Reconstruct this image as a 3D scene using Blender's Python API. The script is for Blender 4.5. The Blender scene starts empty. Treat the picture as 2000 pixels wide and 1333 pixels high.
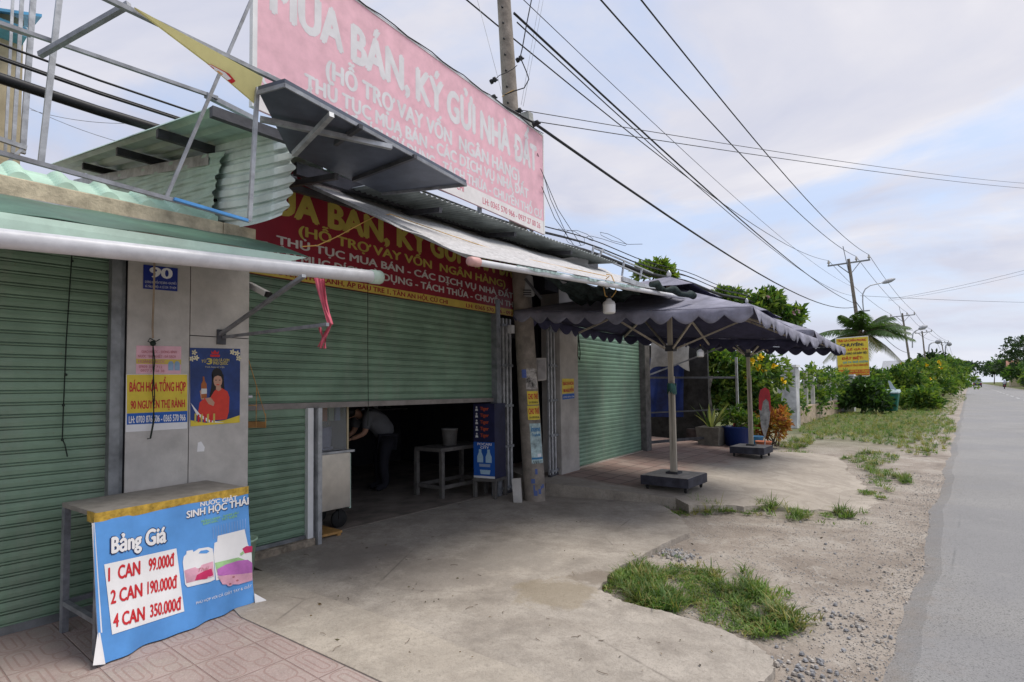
import bpy, math, random
import numpy as np
from mathutils import Vector, Matrix
R_ = random.Random(7)
# ------------------------------------------------------------------ camera, world, sun, exposure
SC = bpy.context.scene
COL = SC.collection
F, CX, CY, EYE = 1100.0, 1000.0, 708.0, 1.55          # calibrated from the photograph (2000 x 1333)
VPX, VPY, ROLL = 1893.0, 746.0, 0.0125
_p1 = np.array([VPX-CX, VPY-CY, F]); _p2 = np.array([VPX-1000-CX, VPY+1000*ROLL-CY, F])
_Y = _p1/np.linalg.norm(_p1); _Z = np.cross(_p1, _p2); _Z /= np.linalg.norm(_Z)
if _Z[1] > 0: _Z = -_Z
_X = np.cross(_Y, _Z); RM = np.array([_X, _Y, _Z]); CAM = np.array([0, 0, EYE])
cam_d = bpy.data.cameras.new("camera"); cam = bpy.data.objects.new("camera", cam_d); COL.objects.link(cam)
cam_d.sensor_fit = 'HORIZONTAL'; cam_d.sensor_width = 36; cam_d.lens = 36*F/2000; cam_d.shift_y = (CY-666.5)/2000
cam_d.clip_start = .05; cam_d.clip_end = 3000
_r, _u, _b = RM@[1, 0, 0], RM@[0, -1, 0], -(RM@[0, 0, 1])
cam.matrix_world = Matrix([[_r[i], _u[i], _b[i], CAM[i]] for i in range(3)]+[[0, 0, 0, 1]])
SC.camera = cam
SC.view_settings.view_transform = 'Standard'; SC.view_settings.look = 'None'; SC.view_settings.gamma = 1
SC.view_settings.exposure = 0.86
SUN_EL, SUN_AZ = math.radians(64), math.radians(48)     # azimuth clockwise from +Y (down the street) towards the road
sd = bpy.data.lights.new("sun", 'SUN'); sd.energy = 1.8; sd.angle = math.radians(28); sd.color = (1, .95, .88)
so = bpy.data.objects.new("sun", sd); COL.objects.link(so)
_sv = Vector((math.sin(SUN_AZ)*math.cos(SUN_EL), math.cos(SUN_AZ)*math.cos(SUN_EL), math.sin(SUN_EL)))
so.rotation_euler = _sv.to_track_quat('Z', 'Y').to_euler(); so.location = (6, 4, 14)
W = bpy.data.worlds.new("World"); SC.world = W; W.use_nodes = True
def make_world():
    nt = W.node_tree; N = nt.nodes; L = nt.links; N.clear()
    out = N.new('ShaderNodeOutputWorld'); bg = N.new('ShaderNodeBackground'); L.new(bg.outputs[0], out.inputs[0])
    bg.inputs['Strength'].default_value = .105
    sky = N.new('ShaderNodeTexSky'); sky.sky_type = 'NISHITA'; sky.sun_disc = False
    sky.sun_elevation = SUN_EL; sky.sun_rotation = SUN_AZ; sky.dust_density = 1.5; sky.air_density = 1.0
    tc = N.new('ShaderNodeTexCoord'); sx = N.new('ShaderNodeSeparateXYZ'); L.new(tc.outputs['Generated'], sx.inputs[0])
    def M(op, a, b=None, c=None):
        n = N.new('ShaderNodeMath'); n.operation = op
        for i, v in enumerate((a, b, c)):
            if v is None: continue
            if isinstance(v, (int, float)): n.inputs[i].default_value = v
            else: L.new(v, n.inputs[i])
        return n.outputs[0]
    zz = M('ADD', M('MAXIMUM', sx.outputs[2], 0.0), .16)
    cv = N.new('ShaderNodeCombineXYZ'); L.new(M('DIVIDE', sx.outputs[0], zz), cv.inputs[0]); L.new(M('DIVIDE', sx.outputs[1], zz), cv.inputs[1])
    def noise(scale, det, rough, dist=0.0, off=0.0):
        mp = N.new('ShaderNodeMapping'); L.new(cv.outputs[0], mp.inputs[0]); mp.inputs['Location'].default_value = (off, off*.7, off*1.3)
        n = N.new('ShaderNodeTexNoise'); L.new(mp.outputs[0], n.inputs['Vector']); n.inputs['Scale'].default_value = scale
        n.inputs['Detail'].default_value = det; n.inputs['Roughness'].default_value = rough; n.inputs['Distortion'].default_value = dist
        return n.outputs['Fac']
    def ramp(fac, stops):
        r = N.new('ShaderNodeValToRGB'); L.new(fac, r.inputs[0]); e = r.color_ramp.elements
        while len(e) < len(stops): e.new(.5)
        for k, (p, c) in zip(e, stops): k.position = p; k.color = (*c, 1)
        return r.outputs[0]
    cover = ramp(noise(1.0, 9, .58, .4, 3.1), [(.40, (.18,)*3), (.54, (.97,)*3)])
    tone = ramp(noise(.75, 8, .55, .5, 11.0), [(.34, (2.6, 2.8, 3.6)), (.47, (3.4, 3.5, 4.15)), (.57, (4.2, 4.15, 4.5)), (.68, (5.4, 5.25, 5.3))])
    mx = N.new('ShaderNodeMix'); mx.data_type = 'RGBA'; L.new(cover, mx.inputs[0])
    sk2 = N.new('ShaderNodeMix'); sk2.data_type = 'RGBA'; sk2.inputs[0].default_value = .6; L.new(sky.outputs[0], sk2.inputs[6]); sk2.inputs[7].default_value = (3.5, 4.1, 5.4, 1)
    L.new(sk2.outputs[2], mx.inputs[6]); L.new(tone, mx.inputs[7])
    hz = N.new('ShaderNodeMix'); hz.data_type = 'RGBA'         # milky air towards the horizon
    L.new(M('POWER', M('SUBTRACT', 1.0, M('MINIMUM', M('MAXIMUM', sx.outputs[2], 0.0), 1.0)), 9.0), hz.inputs[0])
    L.new(mx.outputs[2], hz.inputs[6]); hz.inputs[7].default_value = (4.0, 4.2, 4.8, 1)
    L.new(hz.outputs[2], bg.inputs[0])
make_world()
# ------------------------------------------------------------------ placing helpers: from a point of the photo to a point of the place
def ray(px, py): return RM@np.array([px-CX, py-CY, F])
def P(px, py, x=None, y=None, z=None, d=None):
    r = ray(px, py)
    t = x/r[0] if x is not None else y/r[1] if y is not None else (z-EYE)/r[2] if z is not None else d/F
    return Vector(CAM+t*r)
class Plane:                                            # vertical plane x = x0 + s (y - y0)
    def __init__(s, x0, y0, sl=0.0): s.x0, s.y0, s.s = x0, y0, sl; s.n = Vector((1, -sl, 0)).normalized()
    def x(s, y): return s.x0+s.s*(y-s.y0)
    def hit(s, px, py):
        r = ray(px, py); t = (s.x0-s.s*s.y0)/(r[0]-s.s*r[1]); return Vector(CAM+t*r)
    def yz(s, px, py): h = s.hit(px, py); return (h.y, h.z)
    def at(s, y, z, off=0.0): return Vector((s.x(y), y, z))+s.n*off
# ------------------------------------------------------------------ materials
_mats = {}
def mat(name, col, rough=.75, var=.18, scale=6.0, bump=.0, metal=0.0, col2=None, bscale=None, stain=0.0, spec=.35, trans=0.0, streak=False):
    if name in _mats: return _mats[name]
    m = bpy.data.materials.new(name); m.use_nodes = True; nt = m.node_tree; N = nt.nodes; L = nt.links
    b = N['Principled BSDF']; b.inputs['Roughness'].default_value = rough; b.inputs['Metallic'].default_value = metal
    b.inputs['Specular IOR Level'].default_value = spec
    tc = N.new('ShaderNodeTexCoord'); mp = N.new('ShaderNodeMapping'); L.new(tc.outputs['Object'], mp.inputs[0])
    if streak: mp.inputs['Scale'].default_value = (1, 1, .08)
    n = N.new('ShaderNodeTexNoise'); n.inputs['Scale'].default_value = scale; n.inputs['Detail'].default_value = 6; n.inputs['Roughness'].default_value = .62
    L.new(mp.outputs[0], n.inputs['Vector'])
    c2 = col2 if col2 else tuple(max(0, c*(1-2*var)) for c in col)
    c1 = tuple(min(1, c*(1+var)) for c in col) if not col2 else col
    r = N.new('ShaderNodeValToRGB'); L.new(n.outputs['Fac'], r.inputs[0])
    r.color_ramp.elements[0].position = .3; r.color_ramp.elements[0].color = (*c2, 1)
    r.color_ramp.elements[1].position = .66; r.color_ramp.elements[1].color = (*c1, 1)
    last = r.outputs[0]
    if stain:
        n2 = N.new('ShaderNodeTexNoise'); n2.inputs['Scale'].default_value = scale*.35; n2.inputs['Detail'].default_value = 9; n2.inputs['Roughness'].default_value = .7
        L.new(tc.outputs['Object'], n2.inputs['Vector'])
        r2 = N.new('ShaderNodeValToRGB'); L.new(n2.outputs['Fac'], r2.inputs[0]); r2.color_ramp.elements[0].position = .5; r2.color_ramp.elements[1].position = .72
        mx = N.new('ShaderNodeMix'); mx.data_type = 'RGBA'; mm = N.new('ShaderNodeMath'); mm.operation = 'MULTIPLY'; mm.inputs[1].default_value = stain
        L.new(r2.outputs[0], mm.inputs[0]); L.new(mm.outputs[0], mx.inputs[0]); L.new(last, mx.inputs[6]); mx.inputs[7].default_value = (.07, .055, .04, 1); last = mx.outputs[2]
    L.new(last, b.inputs['Base Color'])
    if bump:
        nb = N.new('ShaderNodeTexNoise'); nb.inputs['Scale'].default_value = bscale or scale*6; nb.inputs['Detail'].default_value = 5; L.new(tc.outputs['Object'], nb.inputs['Vector'])
        bp = N.new('ShaderNodeBump'); bp.inputs['Strength'].default_value = bump; bp.inputs['Distance'].default_value = .02
        L.new(nb.outputs['Fac'], bp.inputs['Height']); L.new(bp.outputs[0], b.inputs['Normal'])
    if trans:
        b.inputs['Transmission Weight'].default_value = trans
    _mats[name] = m
    return m
def shuttermat(name, col):
    m = mat(name, col, .5, .14, 2.2, .06, stain=.3); nt = m.node_tree; N = nt.nodes; L = nt.links; b = N['Principled BSDF']; src = b.inputs['Base Color'].links[0].from_socket
    tc = N.new('ShaderNodeTexCoord')
    def layer(last, sc, lo, hi, amt, colr):
        mp = N.new('ShaderNodeMapping'); L.new(tc.outputs['Object'], mp.inputs[0]); mp.inputs['Scale'].default_value = sc
        n = N.new('ShaderNodeTexNoise'); n.inputs['Scale'].default_value = 1; n.inputs['Detail'].default_value = 7; n.inputs['Roughness'].default_value = .65; L.new(mp.outputs[0], n.inputs['Vector'])
        r = N.new('ShaderNodeMapRange'); L.new(n.outputs['Fac'], r.inputs[0]); r.inputs[1].default_value = lo; r.inputs[2].default_value = hi; r.inputs[4].default_value = amt
        x = N.new('ShaderNodeMix'); x.data_type = 'RGBA'; L.new(r.outputs[0], x.inputs[0]); L.new(last, x.inputs[6]); x.inputs[7].default_value = (*colr, 1); return x.outputs[2]
    src = layer(src, (1, .5, 14), .48, .72, .5, tuple(c*.62 for c in col)); src = layer(src, (1, 5, .6), .52, .8, .45, (.30, .29, .25)); src = layer(src, (1, 1.4, 9), .58, .75, .5, tuple(min(1, c*1.35+.04) for c in col)); src = layer(src, (30, 30, 30), .66, .72, .5, (.20, .11, .06))
    L.new(src, b.inputs['Base Color']); return m
def flat(name, col, rough=.6): return mat(name, col, rough, var=.05, scale=20)
def leafmat(name, col, var=.35):
    if name in _mats: return _mats[name]
    m = mat(name, col, .55, var, 3.0); nt = m.node_tree; N = nt.nodes; L = nt.links; b = N['Principled BSDF']
    tr = N.new('ShaderNodeBsdfTranslucent'); tr.inputs[0].default_value = (col[0]*1.4, col[1]*1.6, col[2]*.7, 1)
    ms = N.new('ShaderNodeMixShader'); ms.inputs[0].default_value = .3; L.new(b.outputs[0], ms.inputs[1]); L.new(tr.outputs[0], ms.inputs[2])
    L.new(ms.outputs[0], N['Material Output'].inputs[0]); return m
# ------------------------------------------------------------------ mesh builder
OFF = {}
class MB:
    def __init__(s): s.v, s.f, s.m, s.sm = [], [], [], []
    def add(s, vs, fs, mi=0, smooth=False):
        o = len(s.v); s.v += [Vector(v) for v in vs]
        for f in fs: s.f.append([i+o for i in f]); s.m.append(mi); s.sm.append(smooth)
        return s
    def quad(s, a, b, c, d, mi=0): return s.add([a, b, c, d], [(0, 1, 2, 3)], mi)
    def hexa(s, p, mi=0):                               # 8 points: bottom ring, top ring
        return s.add(p, [(3, 2, 1, 0), (4, 5, 6, 7), (0, 1, 5, 4), (1, 2, 6, 5), (2, 3, 7, 6), (3, 0, 4, 7)], mi)
    def box(s, x0, x1, y0, y1, z0, z1, mi=0):
        return s.hexa([(x0, y0, z0), (x1, y0, z0), (x1, y1, z0), (x0, y1, z0), (x0, y0, z1), (x1, y0, z1), (x1, y1, z1), (x0, y1, z1)], mi)
    def slab(s, pts, n, mi=0):                          # polygon pts pushed back along n (thickness)
        n = Vector(n); k = len(pts); a = [Vector(p) for p in pts]; b = [p-n for p in a]
        return s.add(a+b, [tuple(range(k)), tuple(range(2*k-1, k-1, -1))]+[(i, k+i, k+(i+1) % k, (i+1) % k) for i in range(k)], mi)
    def beam(s, p, q, w, h=None, mi=0, up=(0, 0, 1)):
        h = h or w; p, q = Vector(p), Vector(q); t = (q-p).normalized(); u = Vector(up)
        if abs(t.dot(u)) > .95: u = Vector((1, 0, 0))
        a = t.cross(u).normalized()*w/2; c = a.cross(t).normalized()*h/2
        return s.hexa([p-a-c, p+a-c, q+a-c, q-a-c, p-a+c, p+a+c, q+a+c, q-a+c], mi)
    def tube(s, pts, r, seg=8, mi=0, caps=True):
        pts = [Vector(p) for p in pts]; n = len(pts); rs = r if isinstance(r, (list, tuple)) else [r]*n; rings = []; pa = None
        for i, p in enumerate(pts):
            t = (pts[min(i+1, n-1)]-pts[max(i-1, 0)]).normalized()
            if pa is None:
                u = Vector((0, 0, 1)) if abs(t.z) < .9 else Vector((1, 0, 0)); pa = t.cross(u).normalized()
            else: pa = (pa-t*pa.dot(t)).normalized()
            c = t.cross(pa); rings.append([p+(pa*math.cos(2*math.pi*k/seg)+c*math.sin(2*math.pi*k/seg))*rs[i] for k in range(seg)])
        vs = [v for g in rings for v in g]; fs = [(i*seg+k, i*seg+(k+1) % seg, (i+1)*seg+(k+1) % seg, (i+1)*seg+k) for i in range(n-1) for k in range(seg)]
        s.add(vs, fs, mi, True)
        if caps: s.add(rings[0], [tuple(range(seg))[::-1]], mi); s.add(rings[-1], [tuple(range(seg))], mi)
        return s
    def lathe(s, prof, c=(0, 0, 0), seg=16, mi=0, axis=None):
        c = Vector(c); q = Vector(axis).normalized().to_track_quat('Z', 'Y') if axis else None; vs = []
        for r, z in prof:
            for k in range(seg):
                v = Vector((r*math.cos(2*math.pi*k/seg), r*math.sin(2*math.pi*k/seg), z)); vs.append(c+(q@v if q else v))
        n = len(prof); fs = [(i*seg+k, i*seg+(k+1) % seg, (i+1)*seg+(k+1) % seg, (i+1)*seg+k) for i in range(n-1) for k in range(seg)]
        return s.add(vs, fs, mi, True)
    def ball(s, c, r, mi=0, seg=10, ry=None, rz=None):
        rz = rz or r; ry = ry or r; c = Vector(c); vs = []; n = max(4, seg//2+1)
        for i in range(n):
            a = math.pi*i/(n-1)
            for k in range(seg): vs.append(c+Vector((r*math.sin(a)*math.cos(2*math.pi*k/seg), ry*math.sin(a)*math.sin(2*math.pi*k/seg), rz*math.cos(a))))
        return s.add(vs, [(i*seg+k, (i+1)*seg+k, (i+1)*seg+(k+1) % seg, i*seg+(k+1) % seg) for i in range(n-1) for k in range(seg)], mi, True)
    def grid(s, fn, nu, nv, mi=0, smooth=True):
        vs = [fn(i/nu, j/nv) for j in range(nv+1) for i in range(nu+1)]
        return s.add(vs, [(j*(nu+1)+i, j*(nu+1)+i+1, (j+1)*(nu+1)+i+1, (j+1)*(nu+1)+i) for j in range(nv) for i in range(nu)], mi, smooth)
    def sheet(s, fn, nu, nv, th, nrm, mi=0):            # a grid with real thickness
        nrm = Vector(nrm)*th; s.grid(fn, nu, nv, mi); s.grid(lambda u, v: Vector(fn(1-u, v))-nrm, nu, nv, mi)
        for a, b in (((0, 0), (1, 0)), ((1, 0), (1, 1)), ((1, 1), (0, 1)), ((0, 1), (0, 0))):
            n = nu if a[1] == b[1] else nv
            for i in range(n):
                p = Vector(fn(*(a[k]+(b[k]-a[k])*i/n for k in (0, 1)))); q = Vector(fn(*(a[k]+(b[k]-a[k])*(i+1)/n for k in (0, 1))))
                s.quad(p, q, q-nrm, p-nrm, mi)
        return s
    def build(s, name, mats, parent=None, label=None, bevel=0.0, world=False):
        me = bpy.data.meshes.new(name); o3 = OFF.get(parent.name, Vector()) if parent else Vector()
        me.from_pydata([tuple(v-o3) for v in s.v], [], s.f)
        for m in (mats if isinstance(mats, (list, tuple)) else [mats]): me.materials.append(m)
        me.polygons.foreach_set('material_index', s.m); me.polygons.foreach_set('use_smooth', s.sm); me.update()
        o = bpy.data.objects.new(name, me); COL.objects.link(o)
        if parent: o.parent = parent; OFF[o.name] = o3
        if label: o['label'] = label
        if bevel:
            bv = o.modifiers.new("bevel", 'BEVEL'); bv.width = bevel; bv.segments = 2; bv.limit_method = 'ANGLE'
        return o
def thing(name, label, cat, loc=(0, 0, 0), group=None):
    o = bpy.data.objects.new(name, None); COL.objects.link(o); o.location = loc; OFF[o.name] = Vector(loc)
    o['label'] = label; o['category'] = cat
    if group: o['group'] = group
    return o
def tag(o, label, cat, group=None):
    o['label'] = label; o['category'] = cat
    if group: o['group'] = group
    return o
def setting(o, kind='structure', label=None):
    o['kind'] = kind
    if label: o['label'] = label
    return o
def copy_tree(o, loc, label, parent=None):
    c = o.copy(); COL.objects.link(c)
    if parent: c.parent = parent
    else: c.location = loc; c['label'] = label; OFF[c.name] = Vector(loc)
    for ch in [k for k in bpy.data.objects if k.parent is o]: copy_tree(ch, None, None, c)
    return c
# ------------------------------------------------------------------ lettering (built-in font turned into flat mesh)
_tc = {}
HORN = {'Đ': 'D', 'Ơ': 'O', 'Ợ': 'Ọ', 'Ớ': 'Ó', 'Ờ': 'Ò', 'Ở': 'Ỏ', 'ơ': 'o'}
def glyphs(s, bold):
    if (s, bold) in _tc: return _tc[(s, bold)]
    if any(c in HORN for c in s):                       # the horn of these letters is laid on separately
        plain = ''.join(HORN.get(c, c) for c in s); vs, fs = glyphs(plain, bold); vs, fs = list(vs), list(fs)
        cap = max(p[1] for p in glyphs('H', 0.0)[0])
        for i, c in enumerate(s):
            if c in HORN:
                o = len(vs)
                if c == 'Đ':
                    d = [p[0] for p in glyphs('D', bold)[0]]; xr = max(p[0] for p in glyphs(plain[:i]+'D', bold)[0])-(max(d)-min(d)); pts = [(-.12, .46), (.36, .46), (.36, .56), (-.12, .56)][::-1]; vs += [(xr+x*cap, y*cap) for x, y in pts]; fs.append(tuple(range(o, o+4))[::-1]); continue
                xr = max(p[0] for p in glyphs(plain[:i]+'O', bold)[0])
                pts = [(-.10, .78), (.01, .84), (.02, .98), (.10, .98), (.10, .84), (.04, .74), (-.06, .66)]
                vs += [(xr+x*cap, y*cap) for x, y in pts]; fs.append(tuple(range(o, o+len(pts))[::-1]))
        _tc[(s, bold)] = (vs, fs); return vs, fs
    cu = bpy.data.curves.new('lettering', 'FONT'); cu.body = s; cu.size = 1; cu.offset = bold; cu.resolution_u = 3
    o = bpy.data.objects.new('lettering', cu); COL.objects.link(o); dg = bpy.context.evaluated_depsgraph_get(); dg.update()
    me = bpy.data.meshes.new_from_object(o.evaluated_get(dg)); vs = [(v.co.x, v.co.y) for v in me.vertices]; fs = [tuple(p.vertices) for p in me.polygons]
    bpy.data.objects.remove(o); bpy.data.curves.remove(cu); bpy.data.meshes.remove(me)
    _tc[(s, bold)] = (vs, fs); return vs, fs
_cap = []
def text(mb, s, fn, mi=0, bold=.02, slant=0.0):
    """fn(u, v): u 0..1 along the line, v 0..1 from baseline to cap height -> world point"""
    if not _cap:
        v, _ = glyphs('H', 0.0); _cap.append(max(p[1] for p in v))
    vs, fs = glyphs(s, 0.0)
    if not vs: return
    x0 = min(p[0] for p in vs); x1 = max(p[0] for p in vs); L = x1-x0
    n = (Vector(fn(.6, .5))-Vector(fn(.4, .5))).cross(Vector(fn(.5, 1))-Vector(fn(.5, 0))).normalized()
    k = bold*1.15                                       # heavier strokes: the same letters laid again, shifted by a fraction of a stroke
    for i, (dx, dy) in enumerate(((0, 0), (-k, 0), (k, 0), (0, k*.6), (0, -k*.6)) if bold > .012 else ((0, 0),)):
        mb.add([Vector(fn((p[0]-x0+dx)/L*(1-2*k/L*0)+slant*p[1], (p[1]+dy)/_cap[0]))+n*(.00008*i) for p in vs], fs, mi)
def text_pl(mb, s, pl, a, b, cap, mi=0, off=.004, bold=.02, slant=0.0):
    """a, b: (y, z) of the baseline's ends on a vertical plane; cap in metres"""
    text(mb, s, lambda u, v: pl.at(a[0]+(b[0]-a[0])*u, a[1]+(b[1]-a[1])*u+cap*v, off), mi, bold, slant)
def text_px(mb, s, pl, pa, pb, cap_px, mi=0, off=.004, bold=.02, slant=0.0):
    """pa, pb: photo pixels of the baseline's ends; cap_px: cap height in photo pixels at pa"""
    a, b = pl.yz(*pa), pl.yz(*pb); c = pl.yz(pa[0], pa[1]-cap_px)[1]-a[1]
    text_pl(mb, s, pl, a, b, c, mi, off, bold, slant)
def poly_px(mb, pl, pts, mi=0, off=.003):
    mb.add([pl.hit(*p)+pl.n*off for p in pts], [tuple(range(len(pts)))], mi)
def board_px(mb, pl, pts, mi=0, th=.004, off=.004):
    mb.slab([pl.hit(*p)+pl.n*off for p in pts], pl.n*th, mi)
def ell(cx, cy, rx, ry, n=16, rot=0.0):
    c, s = math.cos(rot), math.sin(rot)
    return [(cx+rx*math.cos(a)*c-ry*math.sin(a)*s, cy+rx*math.cos(a)*s+ry*math.sin(a)*c) for a in [2*math.pi*k/n for k in range(n)]]
# ------------------------------------------------------------------ material palette
M_ = dict(
 shutter=shuttermat('shutter green paint', (.19, .29, .20)),
 shutter2=shuttermat('shutter green paint two', (.20, .31, .215)),
 rail=mat('weathered steel rail', (.22, .23, .235), .5, .25, 5, .1, .35, stain=.4),
 darksteel=mat('dark painted steel', (.07, .07, .078), .55, .25, 6, .1, .2),
 galv=mat('galvanised steel', (.42, .43, .44), .45, .2, 9, .05, .5),
 tubegrey=mat('grey tube steel', (.27, .28, .30), .5, .2, 9, .06, .35, stain=.4),
 panel=mat('grey cement board', (.50, .472, .435), .85, .10, 5, .12, bscale=60, stain=.12),
 seam=mat('dark seam', (.04, .04, .045), .9),
 conc=mat('ledge concrete', (.60, .51, .365), .9, .2, 9, .25, stain=.4),
 pvc=mat('white pvc', (.63, .63, .645), .35, .07, 9, 0, stain=.16),
 pvccap=mat('pale green cap', (.5, .62, .52), .5, .05),
 greensheet=mat('painted green sheet', (.16, .30, .225), .5, .15, 3, .04, stain=.4),
 palesheet=mat('pale green sheet', (.47, .62, .52), .5, .10, 3, .03, stain=.3),
 tile=mat('pale green roof sheet', (.42, .60, .49), .5, .12, 4, .03, stain=.2),
 corr=mat('corrugated zinc', (.43, .58, .50), .45, .12, 3, .03, .1, stain=.22),
 corrdark=mat('dark underside sheet', (.13, .14, .15), .6, .2, 4, 0, .1),
 white=mat('white paint', (.75, .75, .74), .5, .05, 5, 0, stain=.08),
 awn=mat('white awning sheet', (.50, .49, .48), .6, .16, 30, .05, stain=.35, streak=False),
 red=mat('dark red vinyl', (.27, .02, .036), .45, .08, 3), gold=mat('gold print', (.52, .42, .09), .5, .08),
 signwhite=mat('white print', (.62, .6, .56), .5, .08), yellow=mat('yellow vinyl', (.72, .55, .05), .5, .08), yband=mat('yellow band', (.62, .47, .09), .5, .08),
 redprint=mat('red print', (.55, .02, .025), .5, .05), pink=mat('sun faded pink vinyl', (.74, .43, .485), .6, .07, 7, .0, stain=.06),
 pinkwhite=mat('faded white print', (.66, .645, .65), .55, .06), pinkstrip=mat('faded white strip', (.74, .70, .68), .55, .06), pinkred=mat('faded red print', (.58, .17, .22), .55, .06),
 blueb=mat('blue vinyl', (.10, .30, .66), .38, .10, 3, .0), navy=flat('navy enamel', (.015, .03, .22), .35), bluep=flat('blue print', (.02, .11, .42)),
 black=flat('black', (.012, .012, .014), .5), tape=mat('brown packing tape', (.50, .32, .05), .3, .25, 25, .1), paper=mat('white paper', (.78, .77, .76), .6, .04),
 tabletop=mat('dusty table top', (.26, .24, .215), .7, .15, 8, .1, stain=.15),
 concrete_pole=mat('pole concrete', (.26, .225, .19), .9, .22, 6, .3, stain=.45),
 cable=flat('black cable', (.015, .015, .017), .5), rope=flat('dark cord', (.02, .03, .022), .9), tan=mat('tan rope', (.36, .28, .2), .9),
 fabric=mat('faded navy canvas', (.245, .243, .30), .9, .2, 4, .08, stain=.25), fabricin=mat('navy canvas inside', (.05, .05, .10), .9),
 wood=mat('weathered timber', (.47, .42, .34), .8, .2, 14, .15, streak=True), timber=mat('orange timber', (.45, .25, .08), .7, .2, 12),
 rubber=flat('rubber', (.018, .018, .018), .8), blockside=mat('block dark paint', (.045, .045, .06), .7, .3, 8), blocktop=mat('block concrete', (.46, .42, .37), .9, .15, 8, .3),
 marble=mat('veined marble', (.52, .52, .53), .35, .28, 2.2), steel=mat('stainless steel', (.55, .52, .47), .3, .10, 4, .0, .85),
 dark=mat('dark room paint and gap shade', (.035, .035, .042), .9), floor=mat('interior floor', (.20, .18, .165), .85, .2, 4, .2),
 bark=mat('bark', (.16, .12, .085), .9, .3, 8, .4), terracotta=mat('terracotta', (.40, .13, .065), .8), bluepot=flat('blue plastic', (.02, .05, .22), .4), aqua=flat('aqua plastic', (.13, .42, .45), .4),
 bin=mat('green bin plastic', (.02, .15, .11), .5, .15), pinkrib=mat('faded red plastic', (.62, .12, .17), .5, .15), tarpblue=mat('blue tarpaulin', (.012, .03, .15), .5, .3, 3, .2), tarpgrey=mat('grey tarpaulin', (.34, .33, .31), .8, .2, 3, .3),
 skin=mat('skin', (.5, .28, .19), .6, .05), hair=flat('black hair', (.01, .008, .008), .5), shirt=mat('pale shirt', (.17, .175, .19), .9, .08), trousers=flat('dark trousers', (.02, .02, .028), .9), reddress=flat('red dress', (.62, .05, .03), .6),
 glass=mat('dusty glass', (.75, .8, .82), .12, .02, 3, 0, trans=.85), tail=flat('red plastic', (.5, .02, .02), .4),
 stone=mat('rough base stone', (.30, .25, .19), .95, .35, 9, .8, stain=.5), cream=mat('cream wall', (.50, .42, .27), .85, .15, 3, .1, stain=.35),
 net=mat('dark green netting', (.022, .035, .034), .9, .5, 18), gravel=mat('gravel stone', (.34, .32, .30), .9, .3, 3),
)
exec_order = []
# ------------------------------------------------------------------ ground materials
class NB:
    def __init__(s, name, rough=.9):
        s.m = bpy.data.materials.new(name); s.m.use_nodes = True; s.nt = s.m.node_tree; s.N = s.nt.nodes; s.L = s.nt.links
        s.b = s.N['Principled BSDF']; s.b.inputs['Roughness'].default_value = rough; s.b.inputs['Specular IOR Level'].default_value = .25
        s.pos = s.N.new('ShaderNodeNewGeometry').outputs['Position']
        sp = s.N.new('ShaderNodeSeparateXYZ'); s.L.new(s.pos, sp.inputs[0]); s.x, s.y, s.z = sp.outputs
    def noise(s, scale, det=6, rough=.6, dist=0.0):
        n = s.N.new('ShaderNodeTexNoise'); s.L.new(s.pos, n.inputs['Vector']); n.inputs['Scale'].default_value = scale; n.inputs['Detail'].default_value = det
        n.inputs['Roughness'].default_value = rough; n.inputs['Distortion'].default_value = dist; return n.outputs['Fac']
    def voro(s, scale, feature='F1'):
        n = s.N.new('ShaderNodeTexVoronoi'); s.L.new(s.pos, n.inputs['Vector']); n.inputs['Scale'].default_value = scale; n.feature = feature; return n
    def math(s, op, a, b=None, c=None, clamp=False):
        n = s.N.new('ShaderNodeMath'); n.operation = op; n.use_clamp = clamp
        for i, v in enumerate((a, b, c)):
            if v is None: continue
            if isinstance(v, (int, float)): n.inputs[i].default_value = v
            else: s.L.new(v, n.inputs[i])
        return n.outputs[0]
    def ramp(s, fac, stops):
        r = s.N.new('ShaderNodeValToRGB'); s.L.new(fac, r.inputs[0]); e = r.color_ramp.elements
        while len(e) < len(stops): e.new(.5)
        for k, (p, c) in zip(e, stops): k.position = p; k.color = (*c, 1) if len(c) == 3 else c
        return r.outputs[0]
    def mix(s, fac, a, b, mode='MIX'):
        n = s.N.new('ShaderNodeMix'); n.data_type = 'RGBA'; n.blend_type = mode
        for i, v in ((0, fac), (6, a), (7, b)):
            if isinstance(v, (int, float)): n.inputs[i].default_value = v
            elif isinstance(v, tuple): n.inputs[i].default_value = (*v, 1)
            else: s.L.new(v, n.inputs[i])
        return n.outputs[2]
    def done(s, col, height=None, strength=.4, dist=.02):
        s.L.new(col, s.b.inputs['Base Color'])
        if height is not None:
            bp = s.N.new('ShaderNodeBump'); bp.inputs['Strength'].default_value = strength; bp.inputs['Distance'].default_value = dist
            s.L.new(height, bp.inputs['Height']); s.L.new(bp.outputs[0], s.b.inputs['Normal'])
        return s.m
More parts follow.
